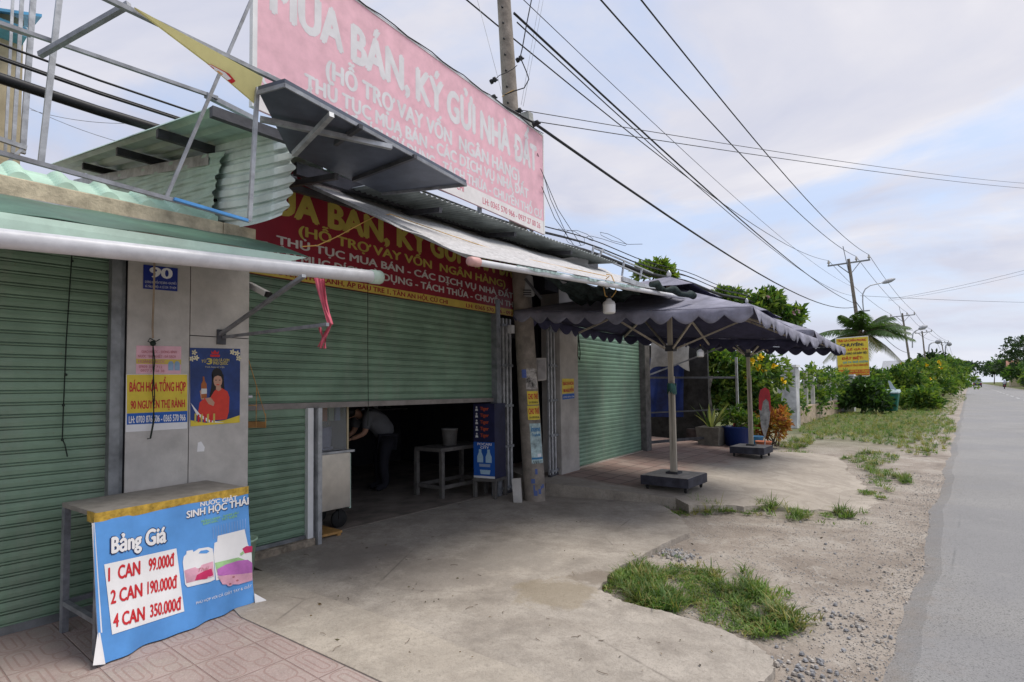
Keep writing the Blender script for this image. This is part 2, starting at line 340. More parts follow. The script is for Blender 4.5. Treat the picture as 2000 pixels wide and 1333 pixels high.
def g_concrete(name, base, alt, dark, stains=()):
    n = NB(name, .88)
    c = n.ramp(n.noise(.9, 9, .68, .6), [(.36, alt), (.55, base), (.72, tuple(min(1, k*1.14) for k in base))])
    c = n.mix(n.math('MULTIPLY', n.ramp(n.noise(1.9, 10, .72, 1.2), [(.50, (0,)*3), (.56, (1,)*3)]), .45), c, tuple(k*.74 for k in base)); c = n.mix(n.math('MULTIPLY', n.ramp(n.noise(28, 6, .75), [(.5, (0,)*3), (.66, (1,)*3)]), .55), c, tuple(k*.6 for k in base))
    c = n.mix(n.math('MULTIPLY', n.ramp(n.noise(2.3, 9, .7), [(.47, (0,)*3), (.70, (1,)*3)]), .7), c, dark)
    c = n.mix(n.math('MULTIPLY', n.ramp(n.noise(75, 4, .75), [(.52, (0,)*3), (.7, (1,)*3)]), .5), c, dark)
    c = n.mix(n.math('MULTIPLY', n.ramp(n.noise(5, 9, .75, 1.0), [(.6, (0,)*3), (.7, (1,)*3)]), .4), c, tuple(min(1, k*1.25) for k in base))
    c = n.mix(n.math('MULTIPLY', n.ramp(n.noise(14, 8, .8), [(.55, (0,)*3), (.68, (1,)*3)]), .4), c, tuple(k*.68 for k in base)); c = n.mix(n.math('MULTIPLY', n.ramp(n.noise(9, 9, .85, .5), [(.60, (0,)*3), (.66, (1,)*3)]), .5), c, tuple(min(1, k*1.22) for k in base))
    for (sx, sy, sr, col, am) in stains:
        dx, dy = n.math('SUBTRACT', n.x, sx), n.math('SUBTRACT', n.y, sy); dd = n.math('ADD', n.math('SQRT', n.math('ADD', n.math('MULTIPLY', dx, dx), n.math('MULTIPLY', dy, dy))), n.math('MULTIPLY', n.math('SUBTRACT', n.noise(3.2, 8, .7), .5), sr*2.4))
        c = n.mix(n.math('MULTIPLY', n.ramp(dd, [(sr*.72, (1,)*3), (sr*1.0, (0,)*3)]), am), c, col)
    crack = n.ramp(n.voro(.55, 'DISTANCE_TO_EDGE').outputs['Distance'], [(.0, (1,)*3), (.006, (0,)*3)])
    c = n.mix(n.math('MULTIPLY', crack, n.ramp(n.noise(1.1), [(.5, (0,)*3), (.6, (.6,)*3)])), c, (.1, .085, .07))
    h = n.math('ADD', n.noise(70, 4, .7), n.math('MULTIPLY', n.noise(6, 6, .6), 2.0))
    return n.done(c, h, .5, .012)
def g_dirt():
    n = NB('gravelly dirt', .95)
    c = n.ramp(n.noise(1.3, 9, .65, .5), [(.3, (.20, .165, .135)), (.48, (.31, .265, .222)), (.68, (.41, .368, .318))])
    c = n.mix(n.math('MULTIPLY', n.ramp(n.noise(11, 8, .8), [(.5, (0,)*3), (.66, (1,)*3)]), .55), c, (.19, .16, .135)); c = n.mix(n.math('MULTIPLY', n.ramp(n.noise(4.5, 9, .8, .6), [(.54, (0,)*3), (.66, (1,)*3)]), .6), c, (.46, .425, .375)); c = n.mix(n.math('MULTIPLY', n.ramp(n.noise(90, 3, .7), [(.56, (0,)*3), (.7, (1,)*3)]), .5), c, (.15, .135, .12))
    v = n.voro(38); vb = n.ramp(v.outputs['Distance'], [(.2, (1,)*3), (.45, (0,)*3)])
    pick = n.ramp(n.math('FRACT', n.math('MULTIPLY', n.math('ADD', v.outputs['Color'], 0.0), 7.3)), [(.55, (0,)*3), (.62, (1,)*3)])
    f = n.math('MULTIPLY', n.math('MULTIPLY', vb, pick), n.ramp(n.noise(1.7, 5), [(.42, (.15,)*3), (.6, (.8,)*3)]))
    c = n.mix(f, c, n.ramp(n.noise(30, 2), [(.35, (.17, .165, .165)), (.65, (.50, .49, .48))]))
    far = n.math('MULTIPLY', n.math('SUBTRACT', n.y, 14.0), .12, clamp=True)
    grass = n.ramp(n.noise(.8, 8, .7), [(.35, (.055, .085, .02)), (.6, (.14, .14, .05))])
    off = n.math('MULTIPLY', n.math('SUBTRACT', n.math('ABSOLUTE', n.math('SUBTRACT', n.x, 3.2)), 4.0), 1.0, clamp=True)
    c = n.mix(n.math('MULTIPLY', far, off), c, grass)
    h = n.math('ADD', n.math('MULTIPLY', f, .8), n.noise(24, 6, .65))
    return n.done(c, h, .9, .02)
def g_road():
    n = NB('worn asphalt', .85)
    c = n.ramp(n.noise(.5, 8, .6, .3), [(.3, (.20, .194, .186)), (.65, (.27, .262, .25))])
    c = n.mix(n.math('MULTIPLY', n.ramp(n.noise(140, 2, .6), [(.4, (0,)*3), (.66, (1,)*3)]), .65), c, (.36, .355, .35))
    c = n.mix(n.math('MULTIPLY', n.ramp(n.noise(95, 2, .6), [(.54, (0,)*3), (.66, (1,)*3)]), .75), c, (.085, .085, .085))
    edge = n.math('SUBTRACT', 1.0, n.math('MULTIPLY', n.math('ADD', n.x, n.math('MULTIPLY', n.noise(5, 9, .8), 1.7)), 1.5), clamp=True)
    c = n.mix(n.math('MULTIPLY', edge, .8), c, n.ramp(n.noise(14, 6, .7), [(.35, (.20, .16, .13)), (.65, (.33, .285, .24))]))
    crk = n.ramp(n.voro(.35, 'DISTANCE_TO_EDGE').outputs['Distance'], [(.0, (1,)*3), (.004, (0,)*3)]); c = n.mix(n.math('MULTIPLY', crk, n.ramp(n.noise(.6, 5), [(.48, (0,)*3), (.58, (.55,)*3)])), c, (.10, .10, .10))
    c = n.mix(n.math('MULTIPLY', n.ramp(n.noise(.22, 4, .5), [(.50, (0,)*3), (.53, (.35,)*3)]), 1.0), c, (.22, .22, .228))
    c = n.mix(n.math('MULTIPLY', n.ramp(n.noise(2.6, 9, .75), [(.56, (0,)*3), (.7, (1,)*3)]), .3), c, (.36, .345, .32))
    spot = n.ramp(n.voro(.9).outputs['Distance'], [(.04, (1,)*3), (.07, (0,)*3)])
    c = n.mix(n.math('MULTIPLY', spot, .6), c, (.42, .33, .24))
    return n.done(c, n.noise(150, 3, .7), .6, .01)
def g_tile():
    n = NB('embossed pavement tile', .8); T = .34
    def fr(v, k): return n.math('SUBTRACT', n.math('FRACT', n.math('ADD', n.math('DIVIDE', v, T*k), 50.0)), .5)
    u, v = fr(n.x, 1.0), fr(n.y, 1.0)
    grout = n.math('MAXIMUM', n.math('ABSOLUTE', u), n.math('ABSOLUTE', v))
    g1 = n.ramp(grout, [(.485, (0,)*3), (.493, (1,)*3)])
    # two nested rounded loops in each tile
    def loop(cx, cy, hx, hy, r):
        ax = n.math('MAXIMUM', n.math('SUBTRACT', n.math('ABSOLUTE', n.math('SUBTRACT', u, cx)), hx), 0.0); ay = n.math('MAXIMUM', n.math('SUBTRACT', n.math('ABSOLUTE', n.math('SUBTRACT', v, cy)), hy), 0.0)
        d = n.math('SQRT', n.math('ADD', n.math('MULTIPLY', ax, ax), n.math('MULTIPLY', ay, ay)))
        return n.math('LESS_THAN', n.math('ABSOLUTE', n.math('SUBTRACT', d, r)), .014)
    l = loop(0, -.22, .30, .02, .15); l = n.math('MAXIMUM', l, loop(-.15, .25, .16, .02, .15)); l = n.math('MAXIMUM', l, loop(.3, .25, .06, .02, .09)); l = n.math('MAXIMUM', l, loop(0, -.22, .26, .0, .07))
    line = n.math('MAXIMUM', n.math('MULTIPLY', l, .8), g1)
    c = n.ramp(n.noise(1.6, 8, .65), [(.3, (.29, .225, .205)), (.7, (.44, .345, .315))])
    c = n.mix(n.math('MULTIPLY', n.ramp(n.noise(3.5, 9, .75), [(.48, (0,)*3), (.7, (1,)*3)]), .6), c, (.40, .36, .31))
    c = n.mix(n.math('MULTIPLY', n.ramp(n.noise(60, 3, .7), [(.5, (0,)*3), (.75, (1,)*3)]), .45), c, (.52, .46, .42))
    c = n.mix(n.math('MULTIPLY', line, .45), c, (.25, .13, .11))
    h = n.math('SUBTRACT', n.math('MULTIPLY', n.noise(45, 4, .7), .8), n.math('MULTIPLY', line, 1.0))
    return n.done(c, h, .7, .015)
def g_terrace():
    n = NB('red terrace tile to concrete', .85)
    br = n.N.new('ShaderNodeTexBrick'); n.L.new(n.pos, br.inputs['Vector']); br.inputs['Scale'].default_value = 1.0; br.inputs['Brick Width'].default_value = .3; br.inputs['Row Height'].default_value = .3
    br.inputs['Mortar Size'].default_value = .012; br.offset = 0.0; br.inputs['Color1'].default_value = (.25, .165, .14, 1); br.inputs['Color2'].default_value = (.32, .235, .20, 1); br.inputs['Mortar'].default_value = (.14, .10, .085, 1)
    c = n.mix(n.math('MULTIPLY', n.ramp(n.noise(2.2, 9, .7), [(.45, (0,)*3), (.7, (1,)*3)]), .6), br.outputs['Color'], (.33, .28, .24))
    conc = n.ramp(n.noise(1.2, 9, .65, .4), [(.3, (.32, .28, .235)), (.62, (.44, .39, .33))])
    conc = n.mix(n.math('MULTIPLY', n.ramp(n.noise(1.9, 10, .72, 1.2), [(.48, (0,)*3), (.56, (1,)*3)]), .5), conc, (.27, .235, .195)); conc = n.mix(n.math('MULTIPLY', n.ramp(n.noise(30, 6, .75), [(.5, (0,)*3), (.7, (1,)*3)]), .4), conc, (.22, .19, .155))
    conc = n.mix(n.math('MULTIPLY', n.ramp(n.noise(4, 9, .75, 1.0), [(.55, (0,)*3), (.68, (1,)*3)]), .35), conc, (.24, .21, .18))
    f = n.math('MULTIPLY', n.math('ADD', n.math('ADD', n.x, 3.75), n.math('MULTIPLY', n.math('SUBTRACT', n.noise(1.8, 6), .5), 1.2)), 2.2, clamp=True)
    f2 = n.math('MULTIPLY', n.math('SUBTRACT', 7.22, n.math('ADD', n.y, n.math('MULTIPLY', n.math('SUBTRACT', n.noise(3, 4), .5), .3))), 6.0, clamp=True)
    c = n.mix(n.math('MAXIMUM', f, f2), c, conc)
    return n.done(c, n.math('ADD', n.noise(60, 4, .7), n.math('MULTIPLY', br.outputs['Fac'], -1.0)), .4, .012)
G_APRON = g_concrete('apron concrete', (.43, .385, .33), (.325, .285, .24), (.18, .155, .13), [(float(p.x), float(p.y), r_, c_, a_) for p, r_, c_, a_ in ((P(1085, 1160, z=.03), .34, (.25, .20, .125), .5), (P(1165, 1128, z=.03), .2, (.20, .165, .13), .7), (P(860, 1120, z=.03), .5, (.24, .21, .18), .55), (P(700, 1085, z=.03), .5, (.22, .19, .165), .5), (P(990, 1085, z=.03), .5, (.28, .25, .215), .5))])
G_STRIP = g_concrete('side strip concrete', (.45, .40, .335), (.375, .33, .275), (.24, .205, .17))
G_DIRT, G_ROAD, G_TILE, G_TERR = g_dirt(), g_road(), g_tile(), g_terrace()
# ------------------------------------------------------------------ ground, road, pavements
def ground():
    b = MB(); b.grid(lambda u, v: Vector((-700+1400*u, -60+1560*v, -.03)), 14, 16); setting(b.build('ground', G_DIRT))
    b = MB(); xs = [0]; rr = random.Random(3); ys = [-6+i*.16 for i in range(190)]+[24.5+i*3 for i in range(500)]; vs = []; fs = []
    for i, y in enumerate(ys):
        j = (.022*math.sin(y*1.3)+.014*math.sin(y*3.3+1)+rr.uniform(-.008, .008)) if y < 40 else 0
        vs += [(-.42+j*1.3, y, -.036), (-.27+j, y, .006), (7.0, y, .012)]
    for i in range(len(ys)-1): fs += [(3*i, 3*i+1, 3*i+4, 3*i+3), (3*i+1, 3*i+2, 3*i+5, 3*i+4)]
    b.add(vs, fs); setting(b.build('road', G_ROAD))
    b = MB()
    for k in range(60): b.quad((3.28, 12+k*9, .017), (3.40, 12+k*9, .017), (3.40, 16+k*9, .017), (3.28, 16+k*9, .017))
    setting(b.build('road_marking', mat('worn road paint', (.5, .5, .49), .8, .2, 8)), 'structure')
    # apron in front of the middle shop, runs on into the shop as its floor
    px = [(1298, 989), (1330, 1012), (1348, 1040), (1300, 1060), (1240, 1092), (1190, 1120), (1168, 1152), (1225, 1178), (1300, 1194), (1390, 1222), (1470, 1256), (1508, 1285), (1512, 1312), (1470, 1345)]
    f0_ = [P(a, c, z=.03) for a, c in px]; rj = random.Random(12); front = []
    for i in range(len(f0_)-1):
        for k in range(9): q = f0_[i].lerp(f0_[i+1], k/9); front.append(q+Vector((rj.gauss(0, .007), rj.gauss(0, .007), 0)))
    front.append(f0_[-1])
    joint = [P(1080, 1345, z=.03), P(1040, 1318, z=.03), P(945, 1284, z=.03), P(760, 1210, z=.03), P(588, 1153, z=.03), P(520, 1118, z=.03)]
    poly = front+joint+[Vector((-5.0, 2.42, .03)), Vector((-9.6, 2.42, .03)), Vector((-9.6, 7.9, .03)), Vector((-5.1, 7.9, .03))]
    for v in poly: v.z = .03
    b = MB(); b.slab(poly, (0, 0, .09)); setting(b.build('concrete_apron', G_APRON))
    edge = [P(a, c, z=.04) for a, c in ((470, 1205), (560, 1246), (640, 1283), (750, 1334), (800, 1362))]
    jj = [P(a, c, z=.04) for a, c in ((1105, 1362), (1040, 1316), (945, 1282), (760, 1208), (588, 1151), (515, 1116))]
    poly = edge+jj+[Vector((-4.72, 2.36, .04)), Vector((-4.74, 2.0, .04))]
    for v in poly: v.z = .042
    b = MB(); b.slab(poly, (0, 0, .1)); setting(b.build('concrete_strip', G_STRIP))
    poly = [Vector((-4.9, -2.5, .034)), Vector((-.9, -2.5, .034))]+[Vector((e.x, e.y-.004, .034)) for e in [P(900, 1412, z=.034)]+[P(a, c, z=.034) for a, c in ((800, 1362), (750, 1334), (640, 1283), (560, 1246), (470, 1205))]]+[Vector((-4.9, 2.0, .034))]
    b = MB(); b.slab(poly, (0, 0, .1)); setting(b.build('tile_pavement', G_TILE))
def TZ(x): return .2-.0533*(x+4.6) if x < -3.1 else max(-.027, .12-.082*(x+3.1))    # the terrace falls towards the road
def terrace():
    fr = [P(1065, 942, z=.22), P(1100, 946, z=.2), P(1210, 958, z=.16), P(1320, 972, z=.12), P(1345, 986, z=.09), P(1420, 990, z=.05), P(1500, 990, z=.02), P(1590, 996, z=-.01), P(1690, 1000, z=-.02), P(1722, 975, z=-.02), P(1690, 950, z=-.02), P(1660, 925, z=-.02), P(1640, 900, z=-.02), P(1590, 893, z=0), P(1540, 890, z=.04), P(1500, 886, z=.1)]
    rr = random.Random(5); pts = []
    for i, p in enumerate(fr[:-1]):
        for k in range(6 if i > 3 else 3):
            q = p.lerp(fr[i+1], k/(6 if i > 3 else 3)); j = .05 if i > 4 else .012; pts.append(q+Vector((rr.uniform(-j, j), rr.uniform(-j, j), 0)))
    pts += [fr[-1], Vector((-3.6, 13.2, 0)), Vector((-6.2, 13.2, 0)), Vector((-6.0, 7.0, 0))]
    top = [Vector((p.x, p.y, TZ(p.x))) for p in pts]; k = len(top); b = MB(); c = sum(top, Vector())/k; n = 9; vs = []
    for i in range(1, n+1):
        for p in top: q = c.lerp(p, i/n); q.z = TZ(q.x); vs.append(q)
    c.z = TZ(c.x); o = len(vs); vs.append(c)
    b.add(vs, [(i, (i+1) % k, o) for i in range(k)]+[(r*k+i, (r+1)*k+i, (r+1)*k+(i+1) % k, r*k+(i+1) % k) for r in range(n-1) for i in range(k)], 0, True)
    bot = [Vector((p.x+.012, p.y-.02, min(-.03, p.z-.03))) for p in top]
    b.add(top+bot, [(i, k+i, k+(i+1) % k, (i+1) % k) for i in range(k)], 1)
    setting(b.build('terrace', [G_TERR, g_concrete('step face concrete', (.36, .32, .265), (.25, .22, .18), (.13, .11, .09))]))
ground(); terrace()
XM = Plane(-5.05, 3.0, -.05); XL = Plane(-4.72, 0.0)
# ------------------------------------------------------------------ roller shutter curtain
def curtain(mb, pl, y0, y1, z0, z1, pitch, off=0.0, dz=0.0, mi=0):
    """slatted curtain: each slat a broad band, then a narrow bead between two grooves; dz tilts the slats along y"""
    prof = []
    n = int(round((z1-z0)/pitch))
    for i in range(n):
        z = z0+i*pitch
        for d, f in ((.0, 0), (-.013, .03), (-.013, .07), (.004, .10), (.006, .18), (.004, .23), (-.013, .26), (-.013, .30), (.0, .34), (.003, .65)): prof.append((d, z+f*pitch))
    prof.append((0, z1)); vs = []
    for d, z in prof: vs += [pl.at(y0, z, off+d), pl.at(y1, z+dz, off+d)]
    mb.add(vs, [(2*i, 2*i+1, 2*i+3, 2*i+2) for i in range(len(prof)-1)], mi)
def pbox(mb, pl, y0, y1, z0, z1, o0, o1, mi=0):
    mb.hexa([pl.at(y0, z0, o0), pl.at(y0, z0, o1), pl.at(y1, z0, o1), pl.at(y1, z0, o0), pl.at(y0, z1, o0), pl.at(y0, z1, o1), pl.at(y1, z1, o1), pl.at(y1, z1, o0)], mi)
# ------------------------------------------------------------------ the left shop, number 90
def left_shop():
    t = thing('shop_house', 'leftmost green shuttered shop with grey panelled pillar and mossy concrete ledge', 'shop', (-4.9, 1, 0))
    b = MB(); curtain(b, XL, -2.6, 1.30, .075, 2.66, .0775, -.06); b.build('roller_shutter', M_['shutter'], t)
    b = MB(); pbox(b, XL, -2.6, 1.30, .034, .085, -.09, -.045); b.build('shutter_bottom_rail', M_['rail'], t)
    b = MB(); pbox(b, XL, 1.30, 1.365, .03, 2.7, -.1, .015); pbox(b, XL, 1.366, 1.397, .03, 2.7, -.1, -.02); b.build('guide_rail', M_['rail'], t, bevel=.004)
    b = MB(); pbox(b, XL, 1.40, 2.285, 0, 2.9, -.4, -.008); b.build('pillar', M_['seam'], t)
    for y0, y1, z0, z1 in ((1.402, 1.822, .04, 2.535), (1.402, 1.822, 2.54, 2.84), (1.827, 2.288, .04, 1.985), (1.827, 2.288, 1.992, 2.84)):
        b = MB(); pbox(b, XL, y0, y1, z0, z1, -.007, .003 if y0 < 1.8 else .006); b.build('wall_panel', M_['panel'], t, bevel=.0015)
    b = MB(); pbox(b, XL, -2.6, 1.4, 2.662, 2.86, -.3, -.03); pbox(b, XL, -2.6, 2.29, 2.84, 2.862, -.3, .0); b.build('lintel', M_['darksteel'], t)
    b = MB(); b.box(-9.5, -5.13, 2.29, 2.36, 0, 3.2); b.box(-9.5, -4.85, -2.7, -2.62, 0, 2.86); b.box(-9.5, -9.4, -2.62, 2.29, 0, 3.2); b.build('wall', M_['cream'], t)
    PLg = Plane(-4.65, 0.0); ta, tb, ba, bb_ = PLg.yz(0, 340), PLg.yz(500, 448), PLg.yz(0, 380), PLg.yz(500, 470)
    lt = lambda y: ta[1]+(tb[1]-ta[1])*(y-ta[0])/(tb[0]-ta[0]); lb = lambda y: ba[1]+(bb_[1]-ba[1])*(y-ba[0])/(bb_[0]-ba[0])
    for ya, yb in ((-2.6, tb[0]-.27), (tb[0]-.266, tb[0])):
        b = MB(); b.hexa([(-4.92, ya, lb(ya)), (-4.65, ya, lb(ya)), (-4.65, yb, lb(yb)), (-4.92, yb, lb(yb)), (-4.92, ya, lt(ya)), (-4.65, ya, lt(ya)), (-4.65, yb, lt(yb)-.001), (-4.92, yb, lt(yb)-.001)]); b.build('parapet_ledge', M_['conc'], t, bevel=.006)
    b = MB(); b.hexa([(-4.66, -2.6, lb(-2.6)-.012), (-4.625, -2.6, lb(-2.6)-.012), (-4.625, 2.4, lb(2.4)-.012), (-4.66, 2.4, lb(2.4)-.012), (-4.66, -2.6, lb(-2.6)-.002), (-4.625, -2.6, lb(-2.6)-.002), (-4.625, 2.4, lb(2.4)-.002), (-4.66, 2.4, lb(2.4)-.002)]); b.build('drip_edge', M_['galv'], t)
    # pale ribbed roof sheets with raised half-round laps and stepped courses
    def tile(u, v):
        y = -2.6+4.62*u; d = max(0, v*.30-.02); ph = (y/.245) % 1.0; h = .042*math.sin(math.pi*ph/.46)**.7 if ph < .46 else 0
        st = (d/.052) % 1.0
        return Vector((-4.70-d, y, lt(y)+(-.03 if v < .02 else .0)+.55*d+(h if v > .02 else 0)+.015*(1-st)))
    b = MB(); b.grid(tile, 420, 42, smooth=False); b.build('roof', M_['tile'], t)
    # green sheet sloping out from under the ledge, with a pale lip behind the pipe
    c0, c1, c2, c3 = P(0, 381, x=-4.645), P(500, 469, x=-4.645), P(0, 413, x=-3.76), P(604, 503, x=-3.76); k = 1.8
    c0, c2 = c0+(c0-c1)*k, c2+(c2-c3)*1.5
    b = MB(); b.sheet(lambda u, v: (c0*(1-u)+c1*u)*(1-v)+(c2*(1-u)+c3*u)*v+Vector((0, 0, .012*math.sin(v*math.pi)+.004*math.sin(u*60))), 60, 6, .004, (0, 0, -1)); b.build('canopy_sheet', mat('deep green sheet', (.085, .17, .12), .5, .15, 3, .04, stain=.35), t)
    f0, f1, f2, f3 = P(0, 414, x=-3.755), P(600, 503.5, x=-3.755), P(560, 512, x=-3.745), P(0, 457, x=-3.745); f0, f3 = f0+(f0-f1)*1.3, f3+(f3-f2)*1.4
    b = MB(); b.slab([f0, f3, f2, f1], (.004, 0, 0)); b.build('canopy_lip', M_['palesheet'], t)
left_shop()
def drain_pipe():
    a, c = P(0, 466, x=-3.66), P(728, 541, x=-3.66); dr = (c-a).normalized(); a -= dr*3.0
    t = thing('drain_pipe', 'long white plastic pipe along the eave of the leftmost shop', 'pipe', c)
    b = MB(); b.tube([a, c], .05, 20); b.build('pipe', M_['pvc'], t)
    b = MB(); b.lathe([(.0, 0), (.056, .0), (.056, .085), (.05, .1), (.03, .112), (0, .115)], c-dr*.02, 20, 0, dr); b.build('end_cap', M_['pvccap'], t)
drain_pipe()
def bracket():
    w = P(436, 659, x=-4.705); t = thing('steel_bracket', 'triangular dark steel bracket holding the white pipe', 'bracket', w)
    b = MB(); b.beam(w, P(640, 634, y=w.y), .022, .022); b.build('arm', M_['tubegrey'], t)
    e = P(600, 540, y=w.y); b = MB(); b.beam(w+Vector((0, -.024, .02)), e+Vector((0, -.024, 0)), .03, .022); b.build('diagonal_arm', M_['tubegrey'], t)
    b = MB(); b.box(w.x-.006, w.x+.006, w.y-.05, w.y+.02, w.z-.06, w.z+.06); b.build('wall_plate', M_['darksteel'], t)
    # crumpled plastic strip tied to the arm
    b = MB(); rr = random.Random(2); d0 = P(640, 634, y=w.y)
    dd = lambda px, py, k=0: P(px, py, d=3.72+k)
    for k, (pts, wd) in enumerate([([(618, 543), (626, 575), (634, 605), (645, 632)], .030), ([(626, 545), (633, 580), (640, 610), (646, 634)], .024), ([(632, 545), (637, 590), (645, 636)], .016),
            ([(646, 634), (640, 648), (632, 660), (626, 681)], .022), ([(645, 635), (634, 655), (622, 678)], .018), ([(624, 638), (627, 650), (632, 662)], .018), ([(645, 634), (636, 662), (634, 681)], .014)]):
        n = len(pts)*4
        def fn(u, v, pts=pts, wd=wd, k=k, n=n):
            s = u*(len(pts)-1); i = min(int(s), len(pts)-2); f = s-i; px = pts[i][0]+(pts[i+1][0]-pts[i][0])*f; py = pts[i][1]+(pts[i+1][1]-pts[i][1])*f
            q = dd(px, py, .012*k); return q+Vector((.7, .6, 0))*(wd*(v-.5)*(1+.3*math.sin(7*u+k)))+Vector((-.5, .6, 0))*(.012*math.sin(v*9+u*5+k))
        b.sheet(fn, n, 5, .001, (-.6, .7, 0))
    tag(b.build('plastic_strip', M_['pinkrib']), 'crumpled red plastic strip tied to the end of the steel bracket', 'plastic strip')
bracket()
# ------------------------------------------------------------------ signs and posters on the grey pillar   (z4: pixel of the x2.468 enlargement)
Z4 = lambda x, y: (x/2.468, 420+y/2.468)
def zl(*p): return [Z4(*q) for q in p]
def pillar_signs():
    b = MB(); board_px(b, XL, zl((690, 241), (855, 259), (853, 370), (688, 356)), 0, .003, .009)
    o = tag(b.build('house_number_plate', M_['navy']), 'dark blue enamel house number plate with white 90', 'number plate')
    b = MB(); text_px(b, '90', XL, Z4(722, 302), Z4(825, 309), 20, 0, .0105, .035)
    text_px(b, 'ĐƯỜNG NGUYỄN THỊ RÀNH - KHU PHỐ 1', XL, Z4(696, 329), Z4(848, 338), 4.5, 0, .0105, .01); text_px(b, 'XÃ TÂN AN HỘI - H. CỦ CHI - TP. HCM', XL, Z4(696, 350), Z4(846, 359), 4.5, 0, .0105, .01)
    b.build('lettering', M_['paper'], o)
    b = MB(); board_px(b, XL, zl((656, 630), (873, 635), (870, 767), (654, 766)), 0, .001, .0055); o = tag(b.build('poster', M_['pink']), 'faded pink water delivery notice with a pale band above the yellow shop sign', 'poster')
    b = MB(); poly_px(b, XL, zl((655, 694), (872, 698), (871, 722), (655, 718)), 0, .0065); b.build('band', M_['yband'], o)
    b = MB()
    for s, x0, x1, y, c in (('GIAO NƯỚC - ĐÓNG BÌNH', 680, 850, 666, 5), ('NƯỚC TINH KHIẾT - ĐÁ SẠCH', 664, 845, 688, 5), ('HOÀNG NGỌC', 664, 795, 714, 6), ('0909 312 712', 668, 780, 738, 5), ('0977 31 58 38', 676, 790, 757, 5)): text_px(b, s, XL, Z4(x0, y), Z4(x1, y+2), c, 0, .0075, .02)
    b.build('lettering', mat('soft red print', (.52, .20, .22), .6, .05), o)
    b = MB()
    for x in (822, 852): poly_px(b, XL, [Z4(*q) for q in ((x-13, 716), (x-5, 706), (x+5, 706), (x+13, 716), (x+13, 750), (x-13, 750))], 0, .0075)
    b.build('bottle_print', mat('pale blue print', (.25, .38, .52), .6), o)
    b = MB(); board_px(b, XL, zl((607, 769), (902, 768), (900, 1030), (604, 1048)), 0, .0012, .0055); o = tag(b.build('poster', M_['paper']), 'yellow and blue grocery sign with red letters on the left pillar', 'sign')
    b = MB(); poly_px(b, XL, zl((610, 771), (901, 770), (901, 945), (610, 958)), 0, .0066); b.build('yellow_field', M_['yellow'], o)
    b = MB(); poly_px(b, XL, zl((610, 958), (901, 945), (901, 998), (610, 1012)), 0, .0066); b.build('blue_field', M_['bluep'], o)
    b = MB(); text_px(b, 'BÁCH HÓA TỔNG HỢP', XL, Z4(623, 852), Z4(893, 849), 18, 0, .008, .03); text_px(b, '90 NGUYỄN THỊ RÀNH', XL, Z4(628, 936), Z4(888, 927), 15.5, 0, .008, .03); text_px(b, 'LH: 0703 876 506 - 0365 570 966', XL, Z4(619, 1004), Z4(892, 991), 13, 1, .008, .03)
    b.build('lettering', [M_['redprint'], M_['paper']], o)
    # fish sauce poster
    b = MB(); board_px(b, XL, zl((913, 641), (1156, 646), (1153, 1001), (916, 1020)), 0, .0012, .0085); o = tag(b.build('poster', mat('poster blue', (.014, .045, .20), .3, .3, 3)), 'blue poster of a smiling woman in red holding a bottle', 'poster')
    b = MB(); poly_px(b, XL, zl((916, 990), (990, 1003), (1080, 990), (1153, 966), (1153, 1001), (916, 1020)), 0, .0096); poly_px(b, XL, zl((915, 905), (960, 960), (1010, 990), (1080, 1002), (1000, 1000), (945, 965)), 1, .0112); b.build('swoosh', [M_['yellow'], M_['paper']], o)
    b = MB()
    poly_px(b, XL, [Z4(*q) for q in ell(1044, 772, 27, 34)], 2, .0096)                                                            # hair
    poly_px(b, XL, zl((1020, 770), (1016, 830), (1006, 880), (1030, 880), (1062, 850), (1080, 846), (1075, 770)), 2, .0096)
    poly_px(b, XL, zl((950, 965), (960, 905), (985, 880), (1000, 900), (1030, 850), (1048, 835), (1068, 836), (1094, 852), (1103, 880), (1100, 950), (1090, 985), (1010, 992), (960, 985)), 0, .0104)  # dress
    poly_px(b, XL, zl((1038, 826), (1062, 826), (1064, 842), (1050, 850), (1038, 842)), 1, .0112); poly_px(b, XL, [Z4(*q) for q in ell(1047, 800, 21, 31)], 1, .0116)   # neck, face
    poly_px(b, XL, zl((1022, 800), (1024, 768), (1046, 762), (1068, 772), (1070, 800), (1062, 780), (1046, 775), (1030, 782)), 2, .0122)
    for ex in (1038, 1056): poly_px(b, XL, [Z4(*q) for q in ell(ex, 797, 4.2, 2.2)], 2, .0124)
    poly_px(b, XL, [Z4(*q) for q in ell(1047, 819, 8, 2.6)], 0, .0124)
    poly_px(b, XL, zl((985, 884), (1012, 880), (1032, 905), (1026, 922), (1002, 912)), 1, .0116); poly_px(b, XL, zl((960, 850), (975, 832), (984, 860), (980, 890), (966, 890)), 1, .0116)                                    # hands
    b.build('woman_print', [M_['reddress'], M_['skin'], M_['hair']], o)
    b = MB(); poly_px(b, XL, zl((974, 780), (982, 780), (984, 800), (993, 815), (994, 880), (968, 886), (966, 818), (974, 800)), 0, .0118); poly_px(b, XL, zl((967, 838), (994, 838), (994, 862), (967, 864)), 1, .0124); b.build('bottle_print', [mat('amber print', (.35, .10, .02), .4), M_['signwhite']], o)
    b = MB(); poly_px(b, XL, zl((1015, 655), (1024, 664), (1033, 652), (1043, 664), (1054, 656), (1050, 672), (1018, 671)), 1, .0096); poly_px(b, XL, zl((1010, 674), (1058, 675), (1056, 686), (1012, 685)), 1, .0096)
